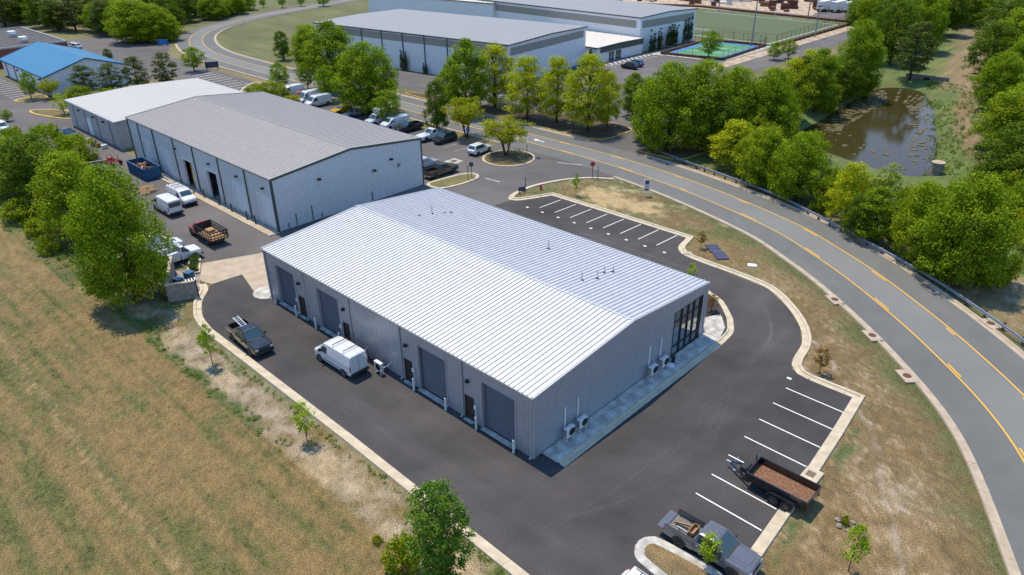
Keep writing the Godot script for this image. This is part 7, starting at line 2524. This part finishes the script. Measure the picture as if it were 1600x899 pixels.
func make_sports():
	var fl := MB.new()
	fl.prism(v2([66, 177, 126, 177, 130, 240, 66.5, 234]), 0.0, 0.05)
	structure("sports_field", fl, M.turf, "green turf sports field behind the white warehouses")
	for k in [[[70, 180, 120, 180], "near"], [[70, 230, 122, 232], "far"], [[70, 180, 70, 230], "side"]]:
		var ln := MB.new()
		sweep(ln, v2(k[0]), [[-0.12, 0.056], [0.12, 0.056]])
		structure("field_marking", ln, M.white_line, "white %s line of the turf field" % k[1])
	var sd := MB.new()
	sd.prism(v2([62.2, 120, 66, 120, 66, 234, 62.2, 234]), 0.0, 0.06)
	structure("court_footpath", sd, M.sand, "tan strip beside the street to the sports field")
	var pl := MB.new()
	pl.prism(v2([66.6, 146.5, 88, 144.6, 87.6, 176.6, 66.6, 176.6]), 0.0, 0.04)
	structure("court_pavement", pl, M.concrete, "pale paving around the sports court")
	var cb := MB.new()
	cb.prism(v2([68.0, 149.0, 84.0, 146.6, 85.5, 172.5, 69.5, 175.2]), 0.0, 0.07)
	structure("sports_court", cb, M.court_blue, "blue bordered sports court by the white warehouse")
	var cg := MB.new()
	cg.prism(v2([69.8, 151.0, 82.4, 149.1, 83.7, 170.7, 71.2, 173.0]), 0.0, 0.078)
	structure("court_playing_area", cg, M.court_green, "green playing area of the sports court")
	for k in [0.33, 0.66]:
		var cl := MB.new()
		var a := Vector2(69.8, 151.0).lerp(Vector2(71.2, 173.0), k)
		var b := Vector2(82.4, 149.1).lerp(Vector2(83.7, 170.7), k)
		sweep(cl, PackedVector2Array([a, b]), [[-0.1, 0.083], [0.1, 0.083]])
		structure("court_marking", cl, M.white_line, "white line across the green court")
	fence("black mesh fence on a low brown wall around the sports court", v2([67.4, 148.4, 84.6, 145.9, 86.2, 173.0, 69.0, 175.9, 67.4, 148.4]), 2.6, 0.7)
	fence("black mesh fence along the street side of the turf field", v2([66.2, 177, 66.6, 234]), 3.4, 0.7)
	fence("black mesh fence between the court and the turf field", v2([66.4, 176.8, 90, 176.6]), 3.4, 0.0)
	for k in [[72.3, 173.8, 19.0, "tall light mast at the corner of the sports court"], [83.0, 236.0, 18.0, "far light mast beyond the turf field"], [64.9, 200.0, 9.0, "street lamp post beside the turf field"], [118.0, 236.0, 18.0, "far light mast behind the white warehouse end"]]:
		var t := thing("light_mast", k[3], "lamp post", Vector3(k[0], 0, k[1]))
		var p := MB.new()
		p.tube([Vector3.ZERO, Vector3(0, k[2], 0)], [0.22, 0.12], 8)
		part("pole", p, M.guard, t)
		var h := MB.new()
		h.cbox(Vector3(0, k[2], 0), Vector3(0.5, 0.35, 2.4), 0.05)
		part("lamp_head", h, M.dark_metal, t)
	for k in [[92, 178.5, "white goal frame near the court side of the turf field"], [90, 231, "white goal frame at the far side of the turf field"]]:
		var t := thing("goal_frame", k[2], "goal", Vector3(k[0], 0.05, k[1]), 0.0)
		var g := MB.new()
		g.tube([Vector3(-3, 0, 0), Vector3(-3, 2.2, 0), Vector3(3, 2.2, 0), Vector3(3, 0, 0)], [0.09, 0.09, 0.09, 0.09], 6)
		part("bar", g, M.sign_white, t)
		var b := MB.new()
		b.tube([Vector3(-3, 2.2, 0), Vector3(-3, 0, 1.6), Vector3(3, 0, 1.6), Vector3(3, 2.2, 0)], [0.06, 0.06, 0.06, 0.06], 6)
		part("stay", b, M.sign_white, t)
	var sn := MB.new()
	sn.prism(v2([86, 246, 160, 232, 210, 300, 100, 320]), 0.0, 0.03)
	structure("storage_ground", sn, M.sand, "sandy storage yard beyond the turf field")
	var hd := MB.new()
	hd.prism(v2([66.5, 236.5, 130, 242, 160, 231, 160, 233, 130, 245, 66.5, 239]), 0.0, 0.7)
	solid("low_wall", hd, M.wood_dark, "low brown wall between the turf field and the sandy yard", "wall")
	var r := RandomNumberGenerator.new()
	r.seed = 12
	for i in 70:
		var x := r.randf_range(90, 190)
		var z := 250 + r.randf_range(0, 44) - (x - 90) * 0.12
		var s := MB.new()
		var w := r.randf_range(1.4, 4.0)
		var layers := 1 + r.randi() % 4
		for k in layers:
			s.cbox(Vector3(0, 0.45 + k * 0.8, 0), Vector3(w, 0.7, r.randf_range(1.2, 1.8)), 0.05)
		solid("brick_stack", s, [M.wood_dark, M.rust, M.iron, M.wood_dark, M.white_metal][i % 5], "stacked brown block pallet in the sandy storage yard", "pallet", "block stacks in the storage yard", Transform3D(Basis(Vector3.UP, r.randf_range(-0.2, 0.2)), Vector3(x, 0.03, z)))

# grass blades and weeds over the dry ground near the camera
func make_grass():
	var L := Leaves.new()
	L.r.seed = 2
	for i in 7:
		var a := TAU * i / 7 + L.r.randf()
		var d := Vector3(cos(a) * 0.75, 1.0, sin(a) * 0.75).normalized()
		L.leaf(Vector3(cos(a), 0, sin(a)) * 0.03, d, Vector3(cos(a + 0.6), 0.5, sin(a + 0.6)).normalized(), 0.10 + 0.07 * L.r.randf(), 0.035, Color.WHITE)
	var blade := L.mesh()
	var r := RandomNumberGenerator.new()
	r.seed = 44
	for area in [["dry_grass", -32.0, 62.0, -40.0, -9.0, 90000, "short dry grass over the mown field"], ["verge_grass", -34.0, 41.0, -6.0, 56.0, 52000, "short dry grass on the verge between lot and road"]]:
		var xf: Array[Transform3D] = []
		var cols := PackedColorArray()
		for i in area[5]:
			var x := r.randf_range(area[1], area[2])
			var z := r.randf_range(area[3], area[4])
			if area[0] == "verge_grass":
				var e := 1e9
				var p := Vector2(x, z)
				if not in_verge(p):
					continue
			elif x > 44.0 and z > -10.5:
				continue
			var g := ground_colour(x, z)
			var thin := g.r > 0.42
			if thin and r.randf() < 0.7:
				continue
			var green := g.g > g.r * 0.95
			var s := r.randf_range(0.28, 0.6) * (1.6 if green else 1.0)
			xf.append(Transform3D(Basis(Vector3.UP, r.randf() * TAU).scaled(Vector3(s, s * 0.8, s)), Vector3(x, 0.0, z)))
			cols.append(g * r.randf_range(0.85, 1.45))
		var mm := MultiMesh.new()
		mm.transform_format = MultiMesh.TRANSFORM_3D
		mm.use_colors = true
		mm.mesh = blade
		mm.instance_count = xf.size()
		for i in xf.size():
			mm.set_instance_transform(i, xf[i])
			mm.set_instance_color(i, cols[i])
		var o := MultiMeshInstance3D.new()
		o.name = area[0]
		o.multimesh = mm
		o.material_override = M.tuft
		tag(o, area[6], "grass", "", "stuff")
		add_child(o)
	# weeds along the field edge and berm
	var weeds := Leaves.new()
	weeds.r.seed = 9
	var spots := []
	for i in 260:
		var x := weeds.r.randf_range(14.0, 54.0)
		if N("c", x, 3.0) > -0.05:
			spots.append(Vector3(x, 0, -12.0 - N("b", x, -12.0) * 0.7 + weeds.r.randf_range(-0.6, 0.6)))
	for i in 120:
		spots.append(Vector3(weeds.r.randf_range(-6, 36), 0, -8.75 - weeds.r.randf() * 0.5))
	for i in 900:
		var z := weeds.r.randf_range(90, 156)
		var x := 6.2 + (z - 110.0) * 0.29 - pow(weeds.r.randf(), 1.6) * 9.0
		if N("b", x, z) > -0.2:
			spots.append(Vector3(x, ground_height(x, z), z))
	for i in 420:
		var x := weeds.r.randf_range(50, 94)
		spots.append(Vector3(x, 0, -11.6 + weeds.r.randfn() * 0.9 + N("b", x, 5.0)))
	for p in spots:
		var big := 1.0 if p.z < 50.0 and p.x < 50.0 else weeds.r.randf_range(1.0, 2.4)
		weeds.clump(p + Vector3(0, 0.1 * big, 0), weeds.r.randf_range(0.1, 0.24) * big, 14, 0.12 * big, Color(0.10, 0.16, 0.02), Color(0.19, 0.25, 0.035), 0.8, 0.6)
	var wo := part("weeds", weeds.mesh(), M.leaf, self)
	tag(wo, "low green weeds along the field edge and pond berm", "weeds", "", "stuff")

func in_verge(p: Vector2) -> bool:
	if verge.is_empty():
		var near := offset_line(road_mid, -6.4)
		for q in near:
			if q.x < 33.0 and q.x > -44.0:
				verge.append(q)
		for q in v2([38.4, 48, 38.6, 41, 37.6, 39.4, 36.2, 43.8, 12.4, 43.9, 12.0, 41, 10.6, 39.4, -0.8, 38, -4.6, 35.2, -7.2, 32.2, -8.6, 29.2, -9.0, 26, -9.6, 24.9, -15.3, 24.7, -15.8, 18.4, -16.3, 11.7, -16.8, 3, -17.6, -8, -30, -8]):
			verge.append(q)
	return Geometry2D.is_point_in_polygon(p, verge)

var verge := PackedVector2Array()
